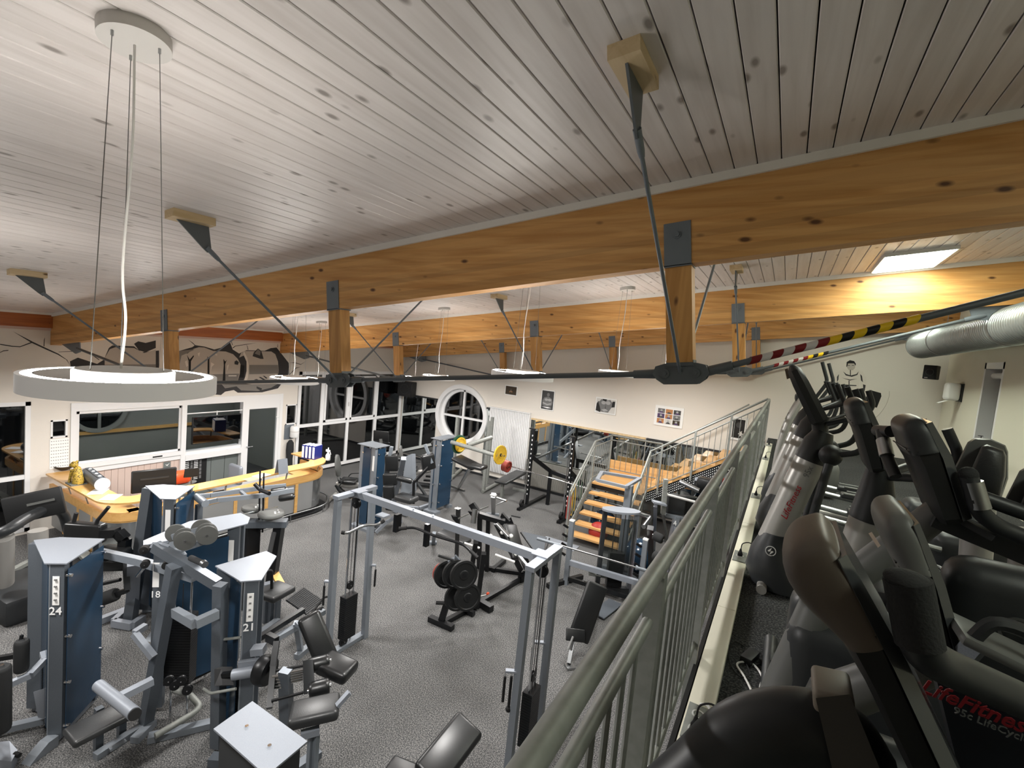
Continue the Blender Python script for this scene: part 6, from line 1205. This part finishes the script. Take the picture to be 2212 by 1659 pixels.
# black seated machine behind tower 24
G.update(d=1.19, s=1.18)
q_ = thing('arm_machine', tuple(onz(240, 1240, 0)), 'black lever machine with roller pads behind tower 24', 'weight machine'); dz = 5.1
MB().bars([dep(160, 1168, dz), dep(185, 1155, dz), dep(255, 1150, dz), dep(270, 1165, dz), dep(268, 1190, dz)], .09, .09).build('frame_bow', M['black'], q_, smooth=0)
MB().tube(bent([dep(155, 1160, dz), dep(160, 1125, dz), dep(165, 1108, dz)], .03), .02, 8).tube(bent([dep(207, 1140, dz), dep(210, 1125, dz), dep(235, 1095, dz)], .03), .02, 8).build('lever_handle', M['rubber'], q_)
pad(dep(185, 1150, dz), (.8, .5, 0), .40, .12, .22, 'back_pad', q_, 'vinyl', r=.03); pad(dep(240, 1195, dz - .1), (.8, .4, 0), .3, .25, .10, 'seat', q_, 'vinyl')
roller(dep(206, 1300, 4.9), dep(252, 1283, 4.9), .07, q_, 'foam'); MB().bars([dep(252, 1283, 4.9), dep(275, 1275, 4.9), dep(270, 1200, 5.0)], .05, .05).tube([dep(205, 1265, 4.95), dep(260, 1252, 4.95)], .02, 10).build('lower_arm', M['black'], q_, smooth=0)
MB().bar(onz(205, 1345, .05), onz(275, 1318, .05), .07, .07).bars([onz(275, 1318, .06), onz(245, 1345, .06), onz(285, 1352, .06), onz(310, 1335, .06)], .06, .08).bar(onz(285, 1320, .05), dep(290, 1215, 4.9), .12, .08).build('base_beam', M['paintl'], q_, smooth=0)
pad(dep(252, 1210, dz), (.5, .5, 0), .25, .2, .18, 'black_cam', q_, 'vinyl', r=.03)
G.update(d=1.0, s=1.0)
# lat machine arms and seat pads by the counter
q_ = thing('shoulder_press', tuple(onz(440, 1200, 0)), 'silver twin lever press frame reaching across the counter front', 'weight machine'); dy = 6.6
P_ = lambda px, py, d_=dy: dep(px, py, d_)
MB().tube([P_(425, 1073), P_(444, 1088, 6.40)], .05, 16).build('pivot_tube', M['paint'], q_)
MB().bars([P_(442, 1086, 6.45), P_(470, 1080, 6.50), P_(570, 1070, 6.75), P_(635, 1058, 6.95)], .045, .06).bars([P_(430, 1072, 6.60), P_(455, 1070, 6.65), P_(550, 1056, 6.95), P_(618, 1049, 7.10)], .045, .06).bar(P_(520, 1062, 6.75), P_(534, 1074, 6.65), .04, .04).build('lever_arm', M['paint'], q_, smooth=0)
MB().bar(P_(430, 1090, 6.55), Vector((P_(430, 1090, 6.55).x, P_(430, 1090, 6.55).y, .02)), .07, .07).build('column', M['paintd'], q_, smooth=0)
roller(P_(603, 1077, 6.80), P_(635, 1072, 6.85), .05, q_); roller(P_(585, 1061, 6.95), P_(618, 1056, 7.05), .04, q_)
MB().cyl(P_(559, 1150, 6.80), P_(562, 1015, 6.80), .012, 8).cyl(P_(567, 1150, 6.80), P_(570, 1022, 6.80), .012, 8).build('guide_rods', M['black'], q_)
MB().tube(bent([P_(550, 1045, 6.65), P_(562, 1058, 6.65), P_(582, 1066, 6.55)], .03), .028, 10).build('black_yoke', M['black'], q_)
q_ = thing('preacher_pads', tuple(onz(570, 1250, 0)), 'machine with two flat round grey pads on a dark column near the desk', 'weight machine')
for px, py, rr_ in ((546, 1103, .15), (586, 1115, .18)):
    c = onz(px, py, 1.42); MB().lathe(c, [(rr_ * .9, 0), (rr_, .02), (rr_, .05), (rr_ * .93, .065)], 28).build('round_pad', M['greyp'], q_)
    bl = MB()
    for k, (a_, b_) in enumerate(((.3, .1), (.5, .3), (.1, .5), (.55, -.05))): bl.lathe(c + Vector((a_ * rr_, b_ * rr_, .066)), [(.013, 0), (.013, .008)], 8)
    bl.build('pad_bolts', M['whitep'], q_)
c = onz(575, 1130, 1.3); MB().bar(c + Vector((-.25, -.25, 0)), c + Vector((.2, .2, 0)), .16, .09).build('cross_head', M['paintd'], q_, smooth=0)
MB().bar(c + Vector((-.2, -.1, 0)), Vector((c.x - .2, c.y - .1, .0)), .20, .16).bar(c + Vector((.1, .15, 0)), Vector((c.x, c.y + .1, .0)), .12, .12).build('column', M['black'], q_, smooth=0)
MB().bar(dep(592, 1150, 6.5), dep(580, 1205, 6.3), .05, .05).build('slanted_strut', M['black'], q_, smooth=0)
wheel(dep(512, 1152, 6.1), (.7, -.7, .2), .07, .03, q_, 'brushed')
MB().tube([onz(520, 1112, 1.45), onz(600, 1095, 1.45)], .012, 8).build('link_rod', M['chrome'], q_)
# leg extension seat + footplate right of 21
q_ = thing('leg_extension', tuple(onz(600, 1400, 0)), 'black seat with bent handle beside a wooden strip, behind tower 21', 'weight machine')
G.update(d=1.26, s=1.15)
ds = onz(595, 1278, .6); pad(ds, onz(618, 1275, .6) - onz(572, 1300, .6), .34, .30, .08, 'seat', q_, 'vinylg')
MB().tube(bent([dep(570, 1235, 4.85), dep(587, 1232, 4.9), dep(587, 1275, 4.95)], .03), .017, 10).build('bent_handle', M['rubber'], q_)
MB().bar(onz(592, 1235, .5), onz(616, 1280, .5), .09, .03).build('wooden_strip', M['lam'], q_, smooth=0)
MB().bar(onz(568, 1266, .55), onz(592, 1260, .55), .08, .05).build('white_bracket', M['paintl'], q_, smooth=0)
for px in (572, 584, 598): p = onz(px, 1345, 0); MB().bar(p, p + Z * .52, .05).build('leg', M['paintd'], q_, smooth=0)
MB().bar(onz(560, 1370, .05), onz(600, 1340, .05), .07, .06).build('base_beam', M['paint'], q_, smooth=0)
G.update(d=1.0, s=1.0)
q_ = thing('footplate_machine', tuple(onz(660, 1340, 0)), 'ribbed dark footplate on a slanted beam left of the crossover tower', 'weight machine')
G.update(d=1.25, s=1.2)
fp = [dep(618, 1295, 4.8), dep(655, 1268, 5.1), dep(700, 1298, 5.0), dep(662, 1326, 4.7)]; nrm_ = (fp[1] - fp[0]).cross(fp[3] - fp[0]).normalized(); nrm_ = nrm_ if nrm_.z > 0 else -nrm_
MB().prism(fp, -nrm_ * .02).build('footplate', M['dgrey'], q_, smooth=0)
rb = MB()
for k in range(1, 14):
    a_, b_ = fp[0].lerp(fp[3], k / 14), fp[1].lerp(fp[2], k / 14)
    for j in range(12): c = a_.lerp(b_, (j + .5) / 12) + nrm_ * .002; rb.box(c, (.012, .022, .004), rot=basis((fp[3] - fp[0]), nrm_.cross((fp[3] - fp[0]).normalized()), nrm_))
rb.build('raised_studs', M['rubber'], q_, smooth=0, kind='stuff')
MB().bar(dep(560, 1378, 4.2), dep(655, 1318, 4.7), .05, .05).build('black_beam', M['black'], q_, smooth=0); MB().bar(dep(585, 1385, 4.3), dep(700, 1320, 4.8), .06, .05).bar(dep(640, 1345, 4.5), dep(668, 1372, 4.4), .04, .04).build('silver_beam', M['paint'], q_, smooth=0)
MB().tube(bent([dep(665, 1335, 4.6), dep(700, 1290, 4.8), dep(714, 1288, 4.9)], .03), .012, 8).tube([dep(683, 1322, 4.8), dep(697, 1316, 4.8)], .03, 10).build('release_handle', M['rubber'], q_)
MB().bar(onz(640, 1420, .03), onz(700, 1370, .03), .06, .06).build('floor_beam', M['paint'], q_, smooth=0); p = onz(650, 1410, 0); MB().bar(p, dep(640, 1345, 4.5), .05).build('prop', M['paint'], q_, smooth=0)

G.update(d=1.0, s=1.0)
# ================================================================ GALLERY CARDIO MACHINES
def crosstrainer(y, label, tag95=True):
    t = thing('cross_trainer', (.2, y, GZ), label, 'cross trainer')
    V = lambda x, z, dy=0: Vector((x, y + dy, z))
    a, b = V(.055, 2.98), V(.215, 3.60); d = (b - a).normalized()
    MB().tube([a - d * .04, b], .098, 28).build('silver_column', M['tubes'], t)
    sh = MB().loft([[c + Vector((rx * math.cos(2 * PI * j / 20), ry * math.sin(2 * PI * j / 20), 0)) for j in range(20)] for c, rx, ry in ((V(.14, GZ + .02), .20, .17), (V(.10, GZ + .12), .21, .17), (V(.06, GZ + .26), .15, .14), (V(.055, GZ + .36), .105, .115), (V(.07, GZ + .41), .10, .11))]).build('base_shroud', M['dgrey'], t)
    MB().ring(V(.045, GZ + .30, -.128), .030, .035, 0, .006, 24, up=(0, -1, .1)).prism([V(.026, GZ + .300, -.134), V(.050, GZ + .325, -.130), V(.043, GZ + .300, -.134), V(.034, GZ + .295, -.134)], (0, -.004, 0)).prism([V(.064, GZ + .300, -.134), V(.040, GZ + .275, -.138), V(.047, GZ + .300, -.134), V(.056, GZ + .305, -.134)], (0, -.004, 0)).build('round_emblem', M['whitep'], sh)
    MB().tube([b - d * .02, b + d * .12, V(.27, 3.80)], .1, 24, taper=[.10, .092, .06]).build('upper_cover', M['matblack'], t)
    # console: leaning slab with rounded head
    u_ = Vector((-.50, 0, .866)); w_ = Vector((.866, 0, .5)); c0 = V(.235, 3.86)
    sec = [(0, .04), (.02, .055), (.30, .05), (.40, .042), (.44, .015)]
    MB().loft([[c0 + u_ * s + w_ * x_ + Vector((0, yy, 0)) for x_, yy in ((-h, -wy + .03), (-h, wy - .03), (-h * .4, wy), (h * .4, wy), (h, wy - .03), (h, -wy + .03), (h * .4, -wy), (-h * .4, -wy))] for (s, h), wy in zip(sec, (.15, .18, .19, .17, .12))]).build('console', M['matblack'], t)
    MB().prism([c0 + u_ * .36 + w_ * -.045 + Vector((0, -.14, 0)), c0 + u_ * .36 + w_ * -.045 + Vector((0, .14, 0)), c0 + u_ * .43 + w_ * -.03 + Vector((0, .1, 0)), c0 + u_ * .43 + w_ * -.03 + Vector((0, -.1, 0))], w_ * -.02).build('console_cap', M['hood'], t, smooth=0)
    MB().tube([V(.26, 3.72), V(.245, 3.80), V(.235, 3.90)], .05, 14, taper=[.07, .05, .06]).build('console_neck', M['matblack'], t)
    MB().tube(bent([V(.28, 3.86, -.06), V(.45, 3.95, -.20), V(.50, 4.02, -.20), V(.46, 4.12, -.20)], .05), .017, 10).tube(bent([V(.28, 3.86, .06), V(.45, 3.95, .20), V(.50, 4.02, .20), V(.46, 4.12, .20)], .05), .017, 10).build('fixed_handlebar', M['dgrey'], t)
    for s in (-1, 1):
        MB().ball(V(.315, 3.66, s * .16), .072, 20, 12).build('pivot_cap', M['matblack'], t)
        MB().tube(bent([V(.315, 3.66, s * .17), V(.47, 3.72, s * .24), V(.50, 3.88, s * .25), V(.385, 4.12, s * .24)], .06), .019, 12).build('swing_handle', M['foam'], t)
        MB().tube([V(.315, 3.64, s * .18), V(.27, 3.3, s * .19), V(.24, 3.02, s * .2)], .028, 12).build('lower_arm', M['dgrey'], t)
        MB().tube(bent([V(.24, 3.0, s * .2), V(.34, 2.92, s * .2), V(1.25, 2.86, s * .19)], .05), .026, 12).build('pedal_rail', M['brushed'], t)
        MB().cushion(V(.85, 2.93, s * .19), (.42, .15, .05), None, .02).build('pedal', M['dgrey'], t)
        MB().tube(bent([V(.66, 2.96, s * .26), V(1.06, 2.96, s * .26), V(1.06, 2.96, s * .12), V(.7, 2.96, s * .12)], .04), .012, 8).build('pedal_rim', M['greyp'], t)
    MB().tube([V(.1, GZ + .05), V(1.75, GZ + .05)], .045, 12).cyl(V(1.75, GZ + .04, -.3), V(1.75, GZ + .04, .3), .04, 12).cyl(V(.02, GZ + .035, -.22), V(.02, GZ + .035, .22), .034, 12).build('floor_frame', M['tubes'], t)
    MB().cushion(V(1.45, GZ + .22), (.5, .34, .36), None, .09, 3).build('rear_housing', M['dgrey'], t)
    if tag95:
        up_ = Vector((-d.z, 0, d.x)); m_ = a.lerp(b, .47) + Vector((0, -.1, 0))
        text('maker_lettering', 'LifeFitness', .062, m_, d, up_, M['inkr'], t, depth=.002, shear=.25)
        text('model_number', '95x', .055, a.lerp(b, .86) + Vector((0, -.1, 0)) + up_ * -.012, d, up_, M['inkg'], t, depth=.002)
    return t
for y, lb in ((4.03, 'nearest silver cross trainer with full red lettering and model number'), (5.31, 'second silver cross trainer from the viewer behind the nearest one'), (6.40, 'third silver cross trainer from the viewer')): crosstrainer(y, lb)
t = thing('stair_climber', (.1, 7.6, GZ), 'farthest cardio machine with light curved posts near the railing end', 'cardio machine')
for dy in (-.25, .25): MB().tube(spline([(-.0, 7.6 + dy, GZ), (.02, 7.6 + dy, GZ + .5), (.08, 7.6 + dy, GZ + .9), (.20, 7.6 + dy, GZ + 1.25)], 5), .045, 12).build('curved_post', M['tubes'], t)
MB().cushion((.2, 7.6, GZ + 1.25), (.16, .5, .10), None, .03).cushion((.16, 7.6, GZ + .95), (.2, .45, .16), None, .03).build('console', M['dgrey'], t); MB().cushion((.35, 7.6, GZ + .25), (.75, .55, .45), None, .1, 3).build('base', M['greyp'], t)
for k, dx in enumerate((0.0, .1)): MB().tube(bent([(.3 + dx, 7.3 + k * .5, GZ + 1.2), (.45 + dx, 7.3 + k * .5, GZ + 1.5), (.36 + dx, 7.3 + k * .5, GZ + 1.75)], .06), .022, 10).build('grip', M['foam'], t)
# ---- bikes whose consoles fill the lower right corner
def console_slab(t, top, bot, th_, wy, cap='hood', name='console', bulge=.2, m='matblack'):
    """thick leaning console with a rounded head; top and bot are points in the upright plane of the bike"""
    top, bot = Vector(top), Vector(bot); u_ = (top - bot).normalized(); w_ = Vector((u_.z, 0, -u_.x)); L = (top - bot).length
    def sec(s, h0, h1, wy_): c = bot + u_ * s; return [c + w_ * x_ + Vector((0, yy, 0)) for x_, yy in ((h0, -wy_ * .80), (h0, wy_ * .80), (h0 * .6, wy_), (h1 * .5, wy_), (h1, wy_ * .86), (h1, -wy_ * .86), (h1 * .5, -wy_), (h0 * .6, -wy_))]
    h = th_ / 2
    b_ = MB().loft([sec(0, -h * .55, h * .7, wy * .85), sec(L * .06, -h * .7, h * .9, wy), sec(L * .55, -h * .85, h, wy), sec(L * .70, -h * 1.1, h, wy)], cap=True).build(name, M[m], t, smooth=35)
    MB().loft([sec(L * .655, -h * 1.16, h * 1.02, wy * 1.05), sec(L * .66, -h * 1.18, h * 1.02, wy * 1.05), sec(L * .68, -h * 1.2, h * 1.02, wy * 1.05), sec(L * .76, -h * (1.05 + .6 * bulge), h * .95, wy * 1.0), sec(L * .86, -h * (1.05 + bulge), h * .85, wy * .98), sec(L * .95, -h * (1.0 + .8 * bulge), h * .65, wy * .90), sec(L * 1.0, -h * (.4 + .4 * bulge), h * .3, wy * .72)]).build('console_back_cap', M[cap], t, smooth=180)
    soften([c for c in t.children if c.name.startswith('console_back_cap')][0])
    MB().loft([sec(L * .04, h * .92, h * 1.18, wy * 1.02), sec(L * .6, h * 1.02, h * 1.24, wy * 1.03), sec(L * .93, h * .62, h * .86, wy * .9)]).build('glossy_bezel', mat('glossy_bezel', '3b3d3f', .16, spec=.6), t, smooth=35)
    for f_ in (.5,): c = bot + u_ * L * .72; MB().bar(c + w_ * -h * 1.18 + Vector((0, -wy * .8, 0)), c + w_ * -h * 1.18 + Vector((0, wy * .8, 0)), .003, .003).build('shell_seam', M['black'], t, smooth=0)
    return b_
def bike(y, label, top, bot, th_, wy, cap='hood', low=True, bulge=.2):
    t = thing('exercise_bike', (.35, y, GZ), label, 'exercise bike'); V = lambda x, z, dy=0: Vector((x, y + dy, z))
    console_slab(t, top, bot, th_, wy, cap, bulge=bulge)
    if low:
        MB().cushion(V(.42, GZ + .42), (.62, .17, .55), None, .08, 4).build('drive_housing', M['dgrey'], t)
        MB().tube([V(.12, GZ + .3), V(.20, GZ + .75), Vector(bot) + Vector((-.0, 0, .02))], .05, 16, taper=[.08, .06, .045]).build('front_column', M['greyp'], t)
        MB().cushion(V(.95, GZ + .85), (.26, .24, .09), None, .04, 3).build('saddle', M['vinyl'], t); MB().cyl(V(.85, GZ + .3), V(.95, GZ + .82), .03, 12).build('saddle_post', M['chrome'], t)
        MB().cyl(V(-.03, GZ + .04, -.27), V(-.03, GZ + .04, .27), .035, 12).cyl(V(1.0, GZ + .04, -.27), V(1.0, GZ + .04, .27), .035, 12).bar(V(-.03, GZ + .06), V(1.0, GZ + .06), .08, .06).build('floor_frame', M['dgrey'], t)
    return t, V
# nearest bike
tA_, VA = bike(.92, 'nearest exercise bike, its big dark console leaning in the lower right corner', ony(1762, 1125, .92), ony(2060, 1760, .92), .056, .115, bulge=1.7)
MB().tube(spline([Vector((-.16, .86, 3.30)), ony(1500, 1690, .88), ony(1600, 1600, .9), ony(1700, 1572, .92), ony(1800, 1590, .94), ony(1850, 1660, .95)], 6), .06, 24, taper=None).build('front_hood', M['dgrey'], tA_)
MB().cushion(ony(1797, 1493, .92), (.055, .085, .035), Matrix.Rotation(-.15, 3, 'Y'), .008, 3).build('neck_cap', mat('beige_cap', '7d7468', .5), tA_)
MB().loft([[ony(px, py, .92 + dy) for px, py in pr] for dy, pr in ((-.05, ((1762, 1508), (1835, 1500), (1900, 1659), (1960, 1800), (1830, 1800))), (.05, ((1762, 1508), (1835, 1500), (1900, 1659), (1960, 1800), (1830, 1800))))]).build('neck', mat('neck_grey', '4a4743', .5), tA_, smooth=0)
hb = bent([ony(1962, 1262, .80), ony(1990, 1405, .80), ony(2030, 1434, .84), ony(2240, 1528, .95), ony(2400, 1605, 1.0)], .04, 6)
MB().tube(hb, .0245, 20).build('handlebar', M['dgrey'], tA_); MB().tube([ony(1960, 1252, .80), ony(1962, 1262, .80), ony(1987, 1392, .80)], .027, 20).build('foam_grip', M['foam'], tA_)
MB().ball(ony(1961, 1254, .80), (.0268, .0268, .013), 20, 8).build('grip_end', M['foam'], tA_)
# side shell with lettering
sp = [ony(2020, 1455, 1.12), ony(2300, 1570, 1.12), ony(2300, 1750, 1.12), ony(2090, 1740, 1.12)]
MB().prism(sp, (0, .05, 0)).build('side_shell', mat('navy_black_shell', '14161c', .35), tA_, smooth=0)
r_ = (ony(2195, 1563, 1.10) - ony(2045, 1503, 1.10)); r_.y = 0; u_ = Vector((-r_.z, 0, r_.x))
text('maker_lettering', 'LifeFitness', .036, ony(2108, 1528, 1.10), r_, u_, M['inkr2'], tA_, shear=.25, bold=.0006)
text('model_lettering', '95c LifeCycle', .018, ony(2140, 1566, 1.10), r_, u_, M['greyp'], tA_)
# second bike
tB_, VB = bike(1.50, 'second exercise bike with grey headed console behind the nearest one', ony(1928, 1082, 1.50), ony(2030, 1440, 1.50), .062, .14, 'greyp', bulge=.6)
MB().prism([ony(1876, 1152, 1.33), ony(1883, 1149, 1.33), ony(1902, 1178, 1.33), ony(1896, 1183, 1.33)], (0, -.002, 0)).build('small_sticker', M['wallpink'], tB_, smooth=0)
p = ony(2150, 1395, 1.35)
MB().cushion(p, (.14, .13, .022), Matrix.Rotation(.25, 3, 'Y'), .008).build('pedal', M['greyp'], tB_)
MB().tube(spline([p + Vector((-.05, -.04, .01)), p + Vector((-.02, -.04, .06)), p + Vector((.04, -.03, .05)), p + Vector((.06, -.03, 0))], 5), .014, 8).build('pedal_strap', M['dgrey'], tB_)
MB().bar(p + Vector((-.03, 0, -.01)), p + Vector((-.06, .03, -.12)), .022, .035).build('crank', M['paint'], tB_)
MB().cushion(ony(2215, 1380, 1.62), (.34, .14, .34), None, .06, 4).build('crank_housing', M['dgrey'], tB_)
c = ony(2197, 1365, 1.535); MB().ring(c, .028, .034, 0, .004, 28, up=(0, -1, 0)).prism([c + Vector((-.018, 0, -.004)), c + Vector((.008, 0, .018)), c + Vector((.0, 0, 0))], (0, -.004, 0)).build('round_emblem', M['brushed'], tB_)
# third bike
tC_, VC = bike(2.10, 'third exercise bike, tall black console against the pale right wall', ony(1962, 895, 2.10), ony(2035, 1112, 2.10), .085, .14, 'dgrey')
tD_, VD = bike(2.86, 'exercise bike with silver column and black console between the cross trainers and bikes', ony(1846, 858, 2.86), ony(1886, 1010, 2.86), .085, .15, 'dgrey', low=False)
MB().tube([VD(.34, 2.95), VD(.425, 3.56)], .078, 26).build('silver_column', M['tubes'], tD_); MB().tube([VD(.42, 3.52), VD(.435, 3.66), VD(.43, 3.80)], .08, 24, taper=[.082, .074, .045]).build('upper_cover', M['matblack'], tD_)
MB().tube(bent([VD(.44, 3.74, .0), VD(.6, 3.80, -.20), VD(.66, 3.90, -.22), VD(.60, 4.02, -.22)], .05), .02, 10).tube(bent([VD(.44, 3.74, .0), VD(.6, 3.80, .20), VD(.66, 3.90, .22), VD(.60, 4.02, .22)], .05), .02, 10).build('handlebar', M['dgrey'], tD_)
MB().cushion(VD(.5, GZ + .30), (.7, .24, .42), None, .09, 4).build('drive_housing', M['dgrey'], tD_); MB().cyl(VD(.1, GZ + .04, -.27), VD(.1, GZ + .04, .27), .035, 12).cyl(VD(1.2, GZ + .04, -.27), VD(1.2, GZ + .04, .27), .035, 12).bar(VD(.1, GZ + .06), VD(1.2, GZ + .06), .08, .06).build('floor_frame', M['dgrey'], tD_)
MB().cushion(VD(1.0, GZ + .75), (.26, .24, .09), None, .04, 3).build('saddle', M['vinyl'], tD_); MB().cyl(VD(.95, GZ + .3), VD(1.0, GZ + .72), .03, 12).build('saddle_post', M['chrome'], tD_)
MB().tube(bent([ony(2092, 1028, 1.95), ony(2115, 1105, 1.95), ony(2150, 1135, 1.98), ony(2330, 1210, 2.0)], .05, 6), .024, 16).tube(bent([ony(2040, 1022, 2.2), ony(2085, 1062, 2.1), ony(2330, 1150, 2.1)], .05, 6), .024, 16).build('handlebar', M['dgrey'], tC_)
MB().tube([ony(2101, 1040, 1.948), ony(2119, 1098, 1.948)], .0255, 16).build('sensor_grip', M['brushed'], tC_); MB().ball(ony(2092, 1026, 1.95), .025, 16, 8).build('grip_end', M['foam'], tC_)
MB().bar(ony(2010, 1105, 2.1), ony(2220, 1190, 2.1), .14, .07).bar(ony(2035, 1098, 2.05), ony(2150, 1160, 2.0), .06, .02).build('console_tray', M['dgrey'], tC_)
MB().tube(bent([ony(1905, 930, 2.3), ony(1915, 985, 2.25), ony(1935, 1030, 2.2)], .03), .02, 12).tube([ony(1895, 930, 2.35), ony(1925, 932, 2.25)], .022, 12).build('upper_grip', M['dgrey'], tC_); MB().tube([ony(1908, 950, 2.28), ony(1916, 985, 2.24)], .0235, 12).build('silver_sensor', M['brushed'], tC_)
# shelves of pedals seen between the machines: phone tray of the half hidden trainer and a bright floor plate
# reclining seat backs at the right edge
def seatback(dx, dy, label, d_, yy):
    t = thing('recumbent_bike', (ony(2110 + dx, 1000 + dy, yy).x, yy, GZ), label, 'exercise bike')
    back = [(2052, 1030), (2090, 955), (2105, 946), (2140, 948), (2172, 962), (2178, 976), (2178, 1034), (2160, 1085)]
    fr = [(2086, 1040), (2120, 964), (2132, 960), (2168, 972), (2174, 985), (2172, 1030), (2156, 1090), (2110, 1085)]
    def S(pl, y_, k=1.0):
        cx_, cy_ = sum(p[0] for p in pl) / len(pl), sum(p[1] for p in pl) / len(pl)
        return [ony(cx_ + (px - cx_) * k + dx, cy_ + (py - cy_) * k + dy, y_) for px, py in pl]
    MB().loft([S(back, yy + .16, .9), S(back, yy + .14), S(back, yy + .06), S(back, yy + .04, .94)]).build('back_shell', M['greyp'], t, smooth=50)
    MB().loft([S(fr, yy + .05), S(fr, yy - .01), S(fr, yy - .035, .93), S(fr, yy - .045, .80)]).build('back_cushion', M['vinylg'], t, smooth=60)
    c = ony(2115 + dx, 1085 + dy, yy + .1); MB().tube([c, Vector((c.x + .05, c.y, GZ + .5)), Vector((c.x + .1, c.y, GZ + .06))], .05, 14).build('seat_post', M['tubes'], t)
    MB().cushion((c.x - .12, yy + .1, GZ + .72), (.4, .36, .09), None, .035).build('seat', M['vinylg'], t); MB().bar((c.x - .5, yy + .1, GZ + .05), (c.x + .4, yy + .1, GZ + .05), .1, .08).build('floor_frame', M['dgrey'], t)
seatback(0, 0, 'grey padded seat back standing against the pale right wall', 1, 2.45)
seatback(112, 62, 'second grey padded seat back cut off by the right frame edge', 1, 2.15)
